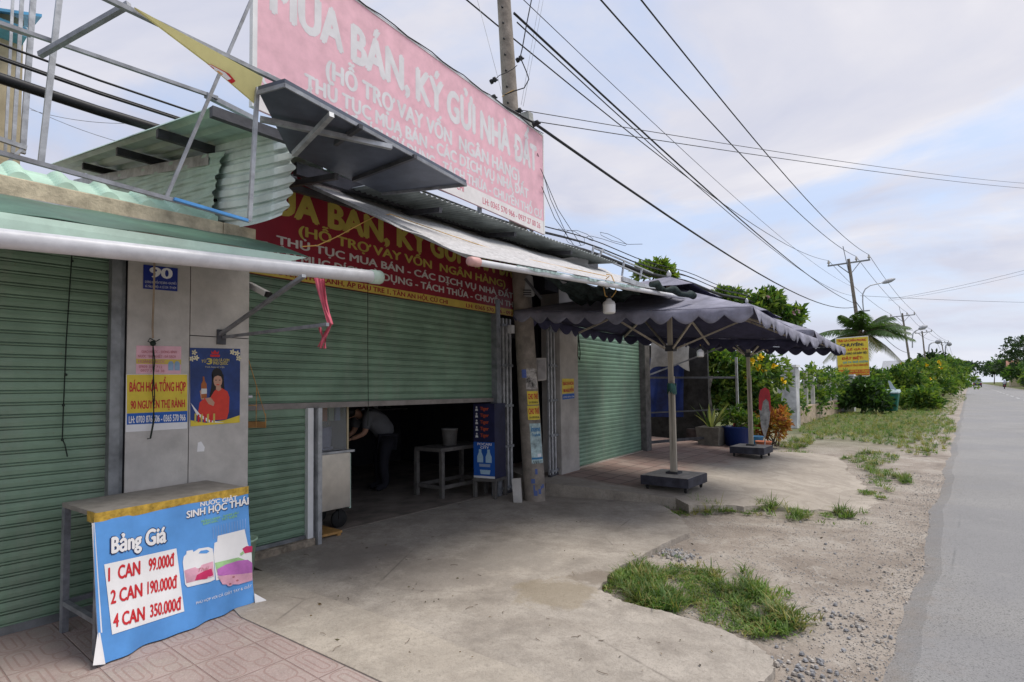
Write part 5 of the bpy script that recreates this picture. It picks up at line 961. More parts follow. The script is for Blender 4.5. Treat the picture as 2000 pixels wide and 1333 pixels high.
    t = thing('roof_rail', 'thin steel roof rail with posts behind the white awning', 'railing', P(1155, 527, x=-5.0))
    b = MB()
    for a, c in (((1159, 482), (1152, 528)), ((1178, 488), (1153, 527)), ((1219, 510), (1214, 545)), ((1254, 524), (1250, 545))): b = MB(); b.beam(P(*a, x=-5.0), P(*c, x=-5.0), .03); b.build('post', M_['galv'], t)
    for a, c in (((1159, 484), (1275, 534)), ((1165, 500), (1270, 545))): b = MB(); b.beam(P(*a, x=-5.0), P(*c, x=-5.0), .025); b.build('rail', M_['galv'], t)
right_shop()
# ------------------------------------------------------------------ parasols
def parasol(label, loc, group):
    t = thing('parasol', label, 'parasol', loc, group); L = Vector(loc); h = 1.55; ZE, ZP = 2.27, 2.93
    V = lambda x, y, z: L+Vector((x, y, z))
    C_ = lambda x, y, z: V(x, y, z-.084*x-.045*y)        # the canopy hangs a little crooked
    # sagging four sided canopy
    def canopy(b, hh, zi, ze, zp, sag, hole=0.0):
        for k in range(4):
            a = k*math.pi/2; c_, s_ = math.cos(a), math.sin(a)
            def f(u, v, c_=c_, s_=s_):
                w = hole+(1-hole)*v; x = (2*u-1)*hh*w; y = -hh*w; e = 1-(2*u-1)**2
                z = zp+(ze-zp)*w-sag*e*math.sin(math.pi*min(1, w*.9))*.9+.05*w*e*-.2-.012*math.sin(u*25)*w*e*.3
                return C_(x*c_-y*s_, x*s_+y*c_, z)
            b.grid(lambda u, v: f(u, v), 20, 12, 0)
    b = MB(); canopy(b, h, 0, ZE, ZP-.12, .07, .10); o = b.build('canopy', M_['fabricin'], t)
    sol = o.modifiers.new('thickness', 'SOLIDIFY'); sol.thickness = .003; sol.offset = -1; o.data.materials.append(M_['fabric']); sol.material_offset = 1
    b = MB(); nsc = 11
    for k in range(4):
        a = k*math.pi/2; c_, s_ = math.cos(a), math.sin(a)
        def f(u, v, c_=c_, s_=s_, k=k):
            x = (2*u-1)*h; e = 1-(2*u-1)**2; z0 = ZE-.012*e-.07*e*math.sin(math.pi*.9)*.9; dp = .075+.085*abs(math.sin(math.pi*u*nsc)); y = -h-.018*math.sin(u*37+k)*v-.012*v
            return C_(x*c_-y*s_, x*s_+y*c_, z0-dp*v)
        b.grid(f, 132, 3, 0)
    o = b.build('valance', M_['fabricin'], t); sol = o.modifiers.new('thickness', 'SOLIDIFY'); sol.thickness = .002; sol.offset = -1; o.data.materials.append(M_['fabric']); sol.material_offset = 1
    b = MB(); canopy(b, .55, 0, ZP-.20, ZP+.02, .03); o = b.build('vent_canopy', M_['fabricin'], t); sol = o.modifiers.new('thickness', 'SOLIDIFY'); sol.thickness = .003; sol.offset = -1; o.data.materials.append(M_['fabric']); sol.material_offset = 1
    b = MB(); b.lathe([(0, 0), (.022, 0), (.03, .02), (.035, .05), (.022, .08), (.008, .10), (0, .105)], V(0, 0, ZP+.01), 14); b.build('finial', M_['galv'], t)
    for dx in (-.021, .021): b = MB(); b.beam(V(dx, 0, .20), V(dx*.6, 0, 1.55 if dx > 0 else ZP), .04, .05); b.build('pole', M_['wood'], t)
    b = MB(); b.beam(V(0, 0, 1.5), V(0, 0, ZP), .045); b.build('inner_pole', M_['wood'], t)
    b = MB(); b.box(*(L.x-.06, L.x+.06, L.y-.06, L.y+.06), L.z+1.90, L.z+1.98); b.build('hub', M_['darksteel'], t)
    for sx in (-1, 1):
        for sy in (-1, 1):
            b = MB(); b.beam(C_(.03*sx, .03*sy, ZP-.20), C_(1.5*sx, 1.5*sy, ZE-.03), .028); b.build('rib', M_['wood'], t)
            b = MB(); b.beam(V(.06*sx, .06*sy, 1.94), C_(.85*sx, .85*sy, 2.50), .024); b.build('strut', M_['wood'], t)
    for sx, sy in ((1, 0), (-1, 0), (0, 1), (0, -1)): b = MB(); b.beam(C_(.03*sx, .03*sy, ZP-.20), C_(1.5*sx, 1.5*sy, ZE-.13), .024); b.build('rib', M_['wood'], t)
    b = MB(); b.hexa([V(x, y, z) for z in (.075, .20) for x, y in ((-.34, -.34), (.34, -.34), (.34, .34), (-.34, .34))]); bb = b.build('base_block', M_['blockside'], t, bevel=.008)
    b = MB(); b.hexa([V(x, y, z) for z in (.2005, .207) for x, y in ((-.325, -.325), (.325, -.325), (.325, .325), (-.325, .325))]); b.build('base_top', M_['blocktop'], bb)
    b = MB(); b.hexa([V(x, y, z) for z in (.208, .235) for x, y in ((-.085, -.085), (.085, -.085), (.085, .085), (-.085, .085))]); b.build('socket', M_['darksteel'], bb)
    for sx in (-1, 1):
        for sy in (-1, 1):
            b = MB(); c = V(.27*sx, .27*sy, .037); b.lathe([(0, -.014), (.03, -.014), (.036, -.008), (.036, .008), (.03, .014), (0, .014)], c, 14, 0, (.8, .6, 0)); b.beam(c+Vector((0, 0, .0)), c+Vector((0, 0, .045)), .03, .04, 1); b.build('caster', [M_['rubber'], M_['darksteel']], t)
    return t
UX, UY = -3.22, 7.50
PAR = parasol('nearer navy parasol on a wheeled block before the right shutter', (UX, UY, TZ(UX)), 'navy parasols on the terrace')
PAR2 = copy_tree(PAR, (-3.38, 11.62, TZ(-3.38)), 'farther navy parasol beside the flowering bushes'); PAR2.scale = (.94, .94, 1.03)
b = MB(); c = Vector((UX, UY, TZ(UX)+1.38)); rr = random.Random(1)
for k in range(9): b.sheet(lambda u, v, k=k: c+Vector((.06*math.cos(k*.7+u*1.5), .06*math.sin(k*.7+u*1.5), .05-.10*v+.03*math.sin(u*5+k)))*(1+.5*v*rr.random()*.3), 4, 4, .002, (.3, .2, 1))
tag(b.build('knotted_bag', mat('green plastic bag', (.04, .14, .12), .5, .3)), 'dark green plastic bag knotted round the nearer parasol pole', 'bag')
def bulb(lab, px, top, bot, d, cord):
    a, c = P(px, top, d=d), P(px, bot, d=d); t = thing('hanging_bulb', lab, 'lamp', a); H = (a-c).length; r = H*.42
    b = MB(); b.lathe([(0, 0), (r*.75, .0), (r*.98, H*.06), (r, H*.2), (r, H*.58)], c, 20); b.build('bulb_globe', mat('milky bulb', (.78, .77, .75), .35, .03), t)
    b = MB(); b.lathe([(r*1.005, H*.58), (r, H*.66), (r*.9, H*.78), (r*.45, H*.9), (r*.4, H), (0, H)], c, 20); b.build('bulb_neck', mat('grey bulb neck', (.55, .54, .53), .4), t)
    b = MB(); b.lathe([(r*.36, H), (r*.34, H*1.22), (r*.2, H*1.4), (0, H*1.42)], c, 12); b.build('socket', M_['black'], t)
    b = MB(); b.tube([P(x, y, d=d) for x, y in cord], .006, 6); b.build('flex', _mats['orange flex'], t)
bulb('large white bulb hanging on an orange flex at the awning edge', 1190, 584, 613, 5.95, ((1184, 536), (1194, 538), (1202, 556), (1203, 570), (1196, 580), (1190, 582), (1182, 578), (1179, 562), (1184, 545), (1190, 540)))
bulb('small white bulb hanging beneath the farther parasol', 1368, 682, 698, 10.5, ((1368, 676), (1366, 668), (1369, 660)))
# ------------------------------------------------------------------ sheds, plants and pots beyond the terrace
def shed():
    q = P(1443, 872, z=.1); y0 = D1.y+.32
    t = thing('shed_frame', 'steel frame stall between the right shutter and the yellow flowered bush', 'frame', (q.x, q.y, .1))
    b = MB(); b.beam((q.x, q.y, .08), (q.x, q.y, 2.2), .05); b.build('post', M_['galv'], t)
    w = Vector((D1.x-.1, D1.y+.35, 0))
    for z, k in ((1.72, .045), (.98, .03), (.36, .06)): b = MB(); b.beam((w.x, w.y+.1, z), (q.x-.03, q.y, z), .03, k); b.build('rail', M_['darksteel'], t)
    b = MB(); b.beam((w.x, w.y+.05, 1.75), (w.x+1.2, w.y+1.2, 2.35), .03); b.build('brace', M_['tubegrey'], t)
    b = MB(); f = lambda u, v: P(1268+80*u, 640+ (85-12*math.sin(u*3))*v, d=13.6)+Vector((.05*math.sin(u*9+v*3), .05*math.sin(u*7), .03*math.sin(u*11)*v)); b.sheet(f, 16, 12, .004, (.5, -.8, 0)); tag(b.build('tarpaulin', M_['tarpgrey']), 'sagging grey tarpaulin hanging next to the right shutter', 'tarpaulin')
    b = MB(); f = lambda u, v: P(1266+92*u, 700+115*v, d=13.9)+Vector((.06*math.sin(u*13+v*2), .05*math.sin(u*9), 0)); b.sheet(f, 20, 10, .004, (.5, -.8, 0)); tag(b.build('tarpaulin', M_['tarpblue']), 'dark blue tarpaulin below the grey one behind the stall frame', 'tarpaulin')
    b = MB(); f = lambda u, v: P(1350+44*u-10*v, 735+130*v, d=14.1)+Vector((.05*math.sin(u*17+v*5), .05*math.sin(u*9+v*8), 0)); b.sheet(f, 20, 16, .004, (.5, -.8, 0)); tag(b.build('rag', mat('faded grey cloth', (.22, .20, .17), .9, .45, 7, .4)), 'faded grey cloth draped before the flowering bush', 'cloth')
    a, c = P(1262, 884, z=.2), P(1432, 878, z=.1); b = MB(); b.box(a.x-.2, a.x+1.0, a.y+2.6, a.y+2.75, .05, .5); tag(b.build('low_wall', mat('dark low wall', (.06, .05, .05), .9, .3)), 'low dark wall behind the stall frame', 'wall')
    b = MB(); b.box(a.x-3.5, a.x+.25, a.y+2.9, a.y+2.98, 0, 2.6); tag(b.build('back_fence', mat('dark fence sheet', (.035, .035, .035), .9, .3)), 'dark sheet fence behind the blue tarpaulin', 'fence')
shed()
# leaves: bent leaf blades gathered in clumps
def leaf(mb, p, d, size, mi, r, asp=.45, droop=.25):
    d = d.normalized(); s = d.cross(Vector((r.uniform(-1, 1), r.uniform(-1, 1), r.uniform(-.4, 1.2)))).normalized(); n = s.cross(d)
    L = size*(.7+.6*r.random()); w = L*asp*.5; m = p+d*L*.5+n*L*.08; e = p+d*L-n*L*droop*.4
    mb.v += [p, m-s*w, e, m+s*w]; o = len(mb.v)-4; mb.f.append([o, o+1, o+2, o+3]); mb.m.append(mi); mb.sm.append(False)
def rdir(r):
    while True:
        v = Vector((r.uniform(-1, 1), r.uniform(-1, 1), r.uniform(-1, 1)))
        if .05 < v.length < 1: return v.normalized()
def crown(mb, blobs, n, size, r, mats=3, asp=.45, clump=9, low=-.5):
    tot = sum(b[1][0]*b[1][2] for b in blobs)
    for c, (rx, ry, rz) in blobs:
        k = int(n*rx*rz/tot/clump)
        for i in range(k):
            v = rdir(r)
            if v.z < low: v.z = -v.z*.4
            f = .45+.6*r.random()**.6; base = Vector(c)+Vector((v.x*rx, v.y*ry, v.z*rz))*f; mi = r.choice(range(mats))
            for j in range(clump):
                d = (v*.8+rdir(r)*.9+Vector((0, 0, .15))); leaf(mb, base+rdir(r)*size*.9*r.random(), d, size, mi if r.random() < .7 else r.choice(range(mats)), r, asp)
LG = [leafmat('leaf mid green', (.10, .185, .032)), leafmat('leaf deep green', (.05, .11, .025)), leafmat('leaf yellow green', (.20, .27, .045))]
LD = [leafmat('leaf dark one', (.03, .06, .022)), leafmat('leaf dark two', (.045, .08, .03)), leafmat('leaf dark three', (.02, .042, .018))]
LO = [leafmat('leaf orange', (.45, .17, .05)), leafmat('leaf rust', (.33, .10, .04)), leafmat('leaf gold', (.42, .26, .05))]
YEL = mat('yellow petals', (.75, .52, .01), .6, .1); REDF = mat('red petals', (.60, .03, .03), .6, .1); PINKF = mat('pale pink petals', (.65, .45, .48), .6, .1)
def flowers(mb, pts, size, r):
    for p in pts:
        for k in range(9): leaf(mb, Vector(p), rdir(r)+Vector((.3, -.4, .2)), size, 0, r, .9, .1)
def shrub(name, label, cat, base, blobs, n, size, mats, seed, group=None, fl=None, flsize=.07, stems=6, asp=.42, flm=None):
    r = random.Random(seed); t = thing(name, label, cat, base, group); B = Vector(base)
    b = MB(); crown(b, [(B+Vector(c), s) for c, s in blobs], n, size, r, len(mats), asp); b.build('foliage', mats, t)
    b = MB()
    for i in range(stems):
        c, s = blobs[i % len(blobs)]; e = B+Vector(c)+Vector((r.uniform(-.5, .5)*s[0], r.uniform(-.5, .5)*s[1], r.uniform(-.2, .4)*s[2])); m = B.lerp(e, .5)+Vector((r.uniform(-.1, .1), r.uniform(-.1, .1), 0)); b.tube([B+Vector((r.uniform(-.1, .1), r.uniform(-.1, .1), 0)), m, e], [.02+.012*s[2], .016+.006*s[2], .006], 6)
    b.build('stem', M_['bark'], t)
    if fl: b = MB(); flowers(b, fl, flsize, r); b.build('blossom', flm or YEL, t)
    return t
def plants():
    r = random.Random(21)
    base = P(1450, 868, z=.02); base = Vector((-4.3, 15.3, .0))
    px = lambda x, y, d=14.6: P(x, y, d=d)
    rel = lambda x, y, rx, rz, d=15.0: (tuple(P(x, y, d=d)-base), (rx, rx*.8, rz))
    fl = [px(*q) for q in ((1424, 709), (1436, 710), (1467, 705), (1486, 699), (1491, 724), (1455, 741), (1460, 735), (1466, 714), (1478, 720), (1512, 716), (1530, 745))]
    shrub('flowering_bush', 'large yellow flowered bush behind the farther parasol', 'bush', base, [rel(1380, 705, .5, .4), rel(1400, 715, .75, .55), rel(1440, 745, .8, .6), rel(1485, 735, .7, .6, 15.2), rel(1470, 800, .75, .6), rel(1420, 790, .7, .6), rel(1505, 810, .4, .45), rel(1385, 760, .6, .5)], 9500, .17, LG, 1, None, fl, .12, 12)
    b2 = P(1512, 872, z=.02); shrub('croton_plant', 'orange leaved croton beside the red and grey sign', 'plant', b2, [((.0, 0, .45), (.24, .24, .42)), ((-.22, .0, .40), (.2, .2, .36)), ((.16, 0, .62), (.18, .18, .3)), ((-.42, .1, .45), (.14, .14, .3))], 1500, .12, LO, 2, None, None, .05, 6, .35)
    q = P(1502, 880, z=.03); b = MB(); b.lathe([(0, 0), (.13, 0), (.17, .2), (.18, .2), (.18, .23), (.15, .23), (.13, .18), (0, .18)], q+Vector((-.05, -.25, 0)), 18); tag(b.build('flower_pot', M_['terracotta']), 'terracotta pot in front of the orange croton', 'pot')
    # planters
    q = P(1390, 877, z=.1); t = thing('planter', 'square grey concrete planter with spiky leaves', 'planter', q); b = MB(); s = .27; b.hexa([q+Vector(v) for v in ((-s*.8, -s*.8, 0), (s*.8, -s*.8, 0), (s*.8, s*.8, 0), (-s*.8, s*.8, 0), (-s, -s, .50), (s, -s, .50), (s, s, .50), (-s, s, .50))]); b.build('box', mat('planter concrete', (.15, .14, .12), .9, .2, 6, .2), t, bevel=.01)
    b = MB(); rr = random.Random(5)
    for k in range(22):
        a = rr.uniform(0, 6.28); tilt = rr.uniform(.15, .75); d = Vector((math.cos(a)*tilt, math.sin(a)*tilt, 1)).normalized(); L = rr.uniform(.4, .75); s2 = d.cross(Vector((0, 0, 1))).normalized(); p0 = q+Vector((math.cos(a)*.07, math.sin(a)*.07, .50))
        pts = [(0, .018), (.35, .03), (.7, .022), (1, .001)]; vs = []
        for f, w in pts: c = p0+d*L*f+Vector((math.cos(a), math.sin(a), -.6))*(.16*f*f*tilt); vs += [c-s2*w, c+s2*w]
        b.add(vs, [(2*i, 2*i+1, 2*i+3, 2*i+2) for i in range(3)], k % 2)
    b.build('leaves', [leafmat('snake leaf', (.06, .10, .03)), leafmat('pale leaf edge', (.35, .36, .15))], t)
    q = P(1425, 880, z=.08); b = MB(); b.lathe([(0, 0), (.22, 0), (.30, .5), (.32, .5), (.32, .53), (.28, .53), (.26, .45), (0, .45)], q+Vector((.1, .2, 0)), 22); tag(b.build('flower_pot', M_['bluepot']), 'large dark blue plastic pot with red flowers', 'pot')
    shrub('potted_flower', 'red flowered plant growing in the large blue pot', 'plant', q+Vector((.1, .2, .45)), [((0, 0, .25), (.35, .3, .28)), ((.3, -.1, .15), (.22, .2, .22))], 900, .10, LG, 4, None, [P(*c, d=13.0) for c in ((1430, 820), (1434, 832), (1441, 836), (1425, 838))], .05, 5, .4, REDF)
    q = P(1475, 872, z=.08); b = MB(); b.lathe([(0, 0), (.14, 0), (.19, .22), (.2, .24), (.17, .22), (.12, .03), (0, .03)], q, 20); tag(b.build('flower_pot', flat('teal blue plastic', (.04, .14, .26), .4)), 'small teal blue pot behind the farther parasol block', 'pot')
    q = P(1450, 874, z=.09); b = MB(); b.sheet(lambda u, v: q+Vector(((u-.5)*.5, (v-.5)*.5, .10+.04*math.sin(u*8+v*5)-.3*((u-.5)**2+(v-.5)**2))), 10, 10, .004, (0, 0, 1)); tag(b.build('plastic_bag', M_['aqua']), 'crumpled aqua plastic bag by the farther parasol block', 'bag')
    # board sign on a thin leg
    q = P(1494, 890, z=.06); t = thing('board_sign', 'red and grey tongue shaped board sign on a thin leg', 'sign', q); dpt = float((np.array(q)-CAM)@np.array([RM[0]@[0, 0, 1], RM[1]@[0, 0, 1], RM[2]@[0, 0, 1]])); h = lambda x, y: P(x, y, d=dpt)
    out = [(1494, 858), (1487, 835), (1483, 800), (1482, 775), (1485, 762), (1494, 757), (1502, 762), (1505, 775), (1505, 800), (1502, 830)]
    nn = Vector((.62, -.78, 0)); b = MB(); b.slab([h(*p) for p in out[::-1]], nn*.012); b.build('board', mat('dull grey board', (.28, .28, .27), .6, .3, 10), t)
    b = MB(); b.add([h(*p)+nn*.003 for p in ((1482, 800), (1482, 775), (1485, 762), (1494, 757), (1502, 762), (1505, 775), (1505, 800), (1503, 804), (1501, 785), (1496, 779), (1490, 785), (1487, 803))[::-1]], [tuple(range(12))]); b.build('red_field', mat('sign red', (.42, .02, .03), .5), t)
    b = MB(); b.tube([h(1494, 858), h(1494, 890)], .012, 8); b.lathe([(0, 0), (.12, 0), (.12, .02), (0, .025)], q, 16); b.build('leg', M_['galv'], t)
    b = MB(); q2 = P(1502, 893, z=.05); b.box(q2.x-.2, q2.x+.2, q2.y-.12, q2.y+.12, .0, .07); tag(b.build('paving_block', M_['panel']), 'loose pale block beside the farther parasol', 'block')
    # tree crowns showing over the parasols
    def tree(label, base, top_px, d, blobs, n, size, mats, seed, fl=None):
        r = random.Random(seed); B = Vector(base); t = thing('broadleaf_tree', label, 'tree', B); C0 = P(*top_px, d=d); b = MB()
        b.tube([B, B.lerp(C0, .5)+Vector((.15, .1, 0)), C0], [.14, .11, .06], 10); cs = [P(x, y, d=d) for x, y, _, _ in blobs]
        for c in cs: b.tube([B.lerp(C0, .7), (B.lerp(C0, .8)+c)/2, c], [.06, .04, .015], 7)
        b.build('trunk', M_['bark'], t); b = MB(); crown(b, [(c, (q[2], q[2], q[3])) for c, q in zip(cs, blobs)], n, size, r, 3, .45); b.build('crown', mats, t)
        if fl: b = MB(); flowers(b, [P(*f, d=d-.5) for f in fl], .12, r); b.build('blossom', PINKF, t)
    tree('broadleaf tree with pale pink blossom rising over the parasols', P(1470, 790, d=19)*1.0 if False else Vector((-7.2, 18.0, 0)), (1490, 640), 20, [(1430, 590, .5, .32), (1480, 610, .6, .35), (1500, 590, .45, .35), (1540, 620, .5, .3), (1410, 580, .3, .25), (1460, 630, .6, .4), (1520, 650, .6, .4)], 5200, .24, LG, 11, [(1548, 612), (1500, 582), (1556, 608)])
    tree('small bright leafed tree top behind the roof rail', Vector((-8.4, 12.5, 0)), (1270, 560), 14.5, [(1262, 532, .22, .1), (1285, 528, .22, .12), (1300, 540, .2, .1)], 900, .2, [LG[2], LG[0], LG[2]], 12)
plants()
# ------------------------------------------------------------------ grass, gravel
def grass(label, polys, n, h, seed, zf=lambda x: 0.0, dry=.25):
    r = random.Random(seed); b = MB()
    for poly, share in polys:
        q = [P(x, y, z=0) for x, y in poly]; x0, x1 = min(p.x for p in q), max(p.x for p in q); y0, y1 = min(p.y for p in q), max(p.y for p in q); k = 0; tries = 0
        tufts = []
        while len(tufts) < max(4, int(n*share/14)) and tries < 200000:
            tries += 1; x, y = r.uniform(x0, x1), r.uniform(y0, y1); ins = False; j = len(q)-1
            for i in range(len(q)):
                if (q[i].y > y) != (q[j].y > y) and x < (q[j].x-q[i].x)*(y-q[i].y)/(q[j].y-q[i].y+1e-9)+q[i].x: ins = not ins
                j = i
            if ins and math.sin(x*9.1+seed)*math.sin(y*7.3+seed*2)+.5*math.sin(x*23+y*17) > -.45+.9*(r.random()-.5): tufts.append((x, y))
        for x, y in tufts:
            th = h*r.uniform(.4, 1.0)*(1.55 if r.random() < .12 else 1)*(.75+.5*math.sin(x*6+y*5+seed)); mi = 2 if r.random() < dry else r.choice((0, 1, 0))
            for i in range(14):
                a = r.uniform(0, 6.28); sp = r.uniform(.3, 1.7); L = th*r.uniform(.5, 1.1); p = Vector((x+r.gauss(0, .025), y+r.gauss(0, .025), zf(x)-.01)); d = Vector((math.cos(a)*sp, math.sin(a)*sp, 1)).normalized(); s = Vector((-math.sin(a), math.cos(a), 0))*(.0022+.0018*r.random())*(1+h*3)
                m = p+d*L*.55; e = p+d*L+Vector((math.cos(a), math.sin(a), -.5))*L*.28*sp; o = len(b.v); b.v += [p-s, p+s, m+s*.8, m-s*.8, e]; b.f += [[o, o+1, o+2, o+3], [o+3, o+2, o+4]]; b.m += [mi, mi]; b.sm += [False, False]
    o = b.build('grass', [leafmat('grass mid', (.145, .22, .05)), leafmat('grass deep', (.08, .15, .035)), leafmat('grass dry', (.27, .25, .085))]); setting(o, 'stuff', label)
grass('tall green weeds along the near slab edge', [([(1172, 1150), (1200, 1125), (1270, 1100), (1330, 1100), (1400, 1120), (1470, 1140), (1500, 1160), (1540, 1190), (1570, 1215), (1540, 1240), (1490, 1245), (1440, 1232), (1380, 1212), (1300, 1190), (1225, 1174)], .93), ([(1160, 1150), (1190, 1100), (1280, 1078), (1420, 1095), (1540, 1150), (1600, 1220), (1560, 1262), (1500, 1262), (1440, 1236), (1225, 1176)], .07)], 10500, .13, 31)
grass('low weeds along the terrace step', [([(1300, 985), (1330, 975), (1370, 985), (1365, 1005), (1310, 1010)], .45), ([(1365, 1000), (1420, 985), (1520, 985), (1510, 1005), (1430, 1006)], .35), ([(1535, 1000), (1570, 992), (1600, 1010), (1560, 1016)], .08), ([(1600, 1003), (1640, 998), (1680, 1010), (1620, 1016)], .12), ([(1290, 975), (1720, 985), (1720, 1030), (1290, 1020)], .10)], 3600, .16, 32)
grass('patchy weeds on the gravel by the road', [([(1640, 895), (1700, 880), (1760, 890), (1740, 905), (1680, 915)], .4), ([(1690, 905), (1750, 915), (1740, 960), (1700, 945)], .2), ([(1680, 955), (1720, 960), (1730, 975), (1690, 968)], .1), ([(1510, 885), (1560, 880), (1600, 900), (1540, 905)], .2), ([(1745, 930), (1775, 925), (1780, 945), (1750, 942)], .1)], 5200, .16, 33)
grass('long verge grass beyond the parasols', [([(1510, 870), (1560, 855), (1600, 860), (1560, 880)], .05), ([(1560, 838), (1700, 832), (1850, 815), (1870, 830), (1850, 880), (1790, 895), (1740, 870), (1640, 858), (1570, 858)], .42), ([(1560, 815), (1700, 805), (1800, 800), (1870, 795), (1860, 815), (1700, 830), (1570, 835)], .35), ([(1800, 790), (1885, 770), (1890, 780), (1870, 795)], .1)], 34000, .24, 34, dry=.4)
def gravel():
    r = random.Random(41); b = MB()
    for i in range(9000):
        y = 2.2+10*r.random()**1.6; x = r.choice((r.gauss(-.42, .14), r.uniform(-1.9, -.25), r.gauss(-.6, .3)))
        if x > -.1 or x < -2.0: continue
        if y < 3.7 and x < -.95: continue
        s = r.uniform(.0025, .0065)*(2.4 if r.random() < .035 else 1); c = Vector((x, y, -.03+s*.35)); vs = [c+Vector((math.cos(a)*s*r.uniform(.7, 1.3), math.sin(a)*s*r.uniform(.7, 1.3), 0)) for a in (0, 1.26, 2.5, 3.77, 5.0)]; vs += [v*1.0+Vector((0, 0, s*r.uniform(.5, .9)))+(c-v)*.35 for v in vs]
        b.add(vs, [(5, 6, 7, 8, 9)]+[(k, (k+1) % 5, 5+(k+1) % 5, 5+k) for k in range(5)], r.choice((0, 0, 1, 2)))
    for cx, cy, n, sp in ((1310, 1075, 120, .10), (1335, 1080, 60, .06), (1560, 1300, 70, .12), (1655, 1215, 50, .12), (1700, 930, 60, .15)):
        q = P(cx, cy, z=0)
        for i in range(n):
            s = r.uniform(.006, .018); c = q+Vector((r.gauss(0, sp), r.gauss(0, sp), -.028+s*.3)); vs = [c+Vector((math.cos(a)*s*r.uniform(.7, 1.3), math.sin(a)*s*r.uniform(.7, 1.3), 0)) for a in (0, 1.26, 2.5, 3.77, 5.0)]; vs += [v+Vector((0, 0, s*r.uniform(.5, .9)))+(c-v)*.35 for v in vs]
            b.add(vs, [(5, 6, 7, 8, 9)]+[(k, (k+1) % 5, 5+(k+1) % 5, 5+k) for k in range(5)], r.choice((0, 1, 1, 2)))
    o = b.build('gravel', [mat('gravel warm', (.37, .335, .295), .9, .2, 5), mat('gravel blue grey', (.27, .27, .275), .9, .2, 5), mat('gravel pale', (.41, .38, .34), .9, .2, 5)]); setting(o, 'stuff', 'loose gravel on the dirt strip along the road')
gravel()
def litter():
    r = random.Random(77); b = MB()
    for i in range(150):
        px, py = r.uniform(600, 1760), r.uniform(1000, 1330); q = P(px, py, z=0); x, y = q.x, q.y
        on = x < -2.3 or (py > 1155+(px-1170)*.38 and px < 1500)
        z = .046 if (x < -2.0 and py > 1153+(px-588)*.367) else .032 if on else -.026
        if r.random() < .55: leaf(b, Vector((x, y, z+.004)), Vector((r.uniform(-1, 1), r.uniform(-1, 1), .12)), r.uniform(.010, .032), r.choice((0, 1, 2)), r, .5)
        else: a = r.uniform(0, 6.28); L = r.uniform(.01, .07); p = Vector((x, y, z+.004)); b.tube([p, p+Vector((math.cos(a), math.sin(a), .05))*L*.5, p+Vector((math.cos(a+.3), math.sin(a+.3), 0))*L], .0018, 4, 3)
    setting(b.build('leaf_litter', [leafmat('dry leaf brown', (.20, .13, .06)), leafmat('dry leaf grey', (.22, .19, .14)), leafmat('dry leaf dark', (.08, .06, .04)), M_['bark']]), 'stuff', 'dry leaf scraps and twigs strewn over the forecourt and dirt')
litter()
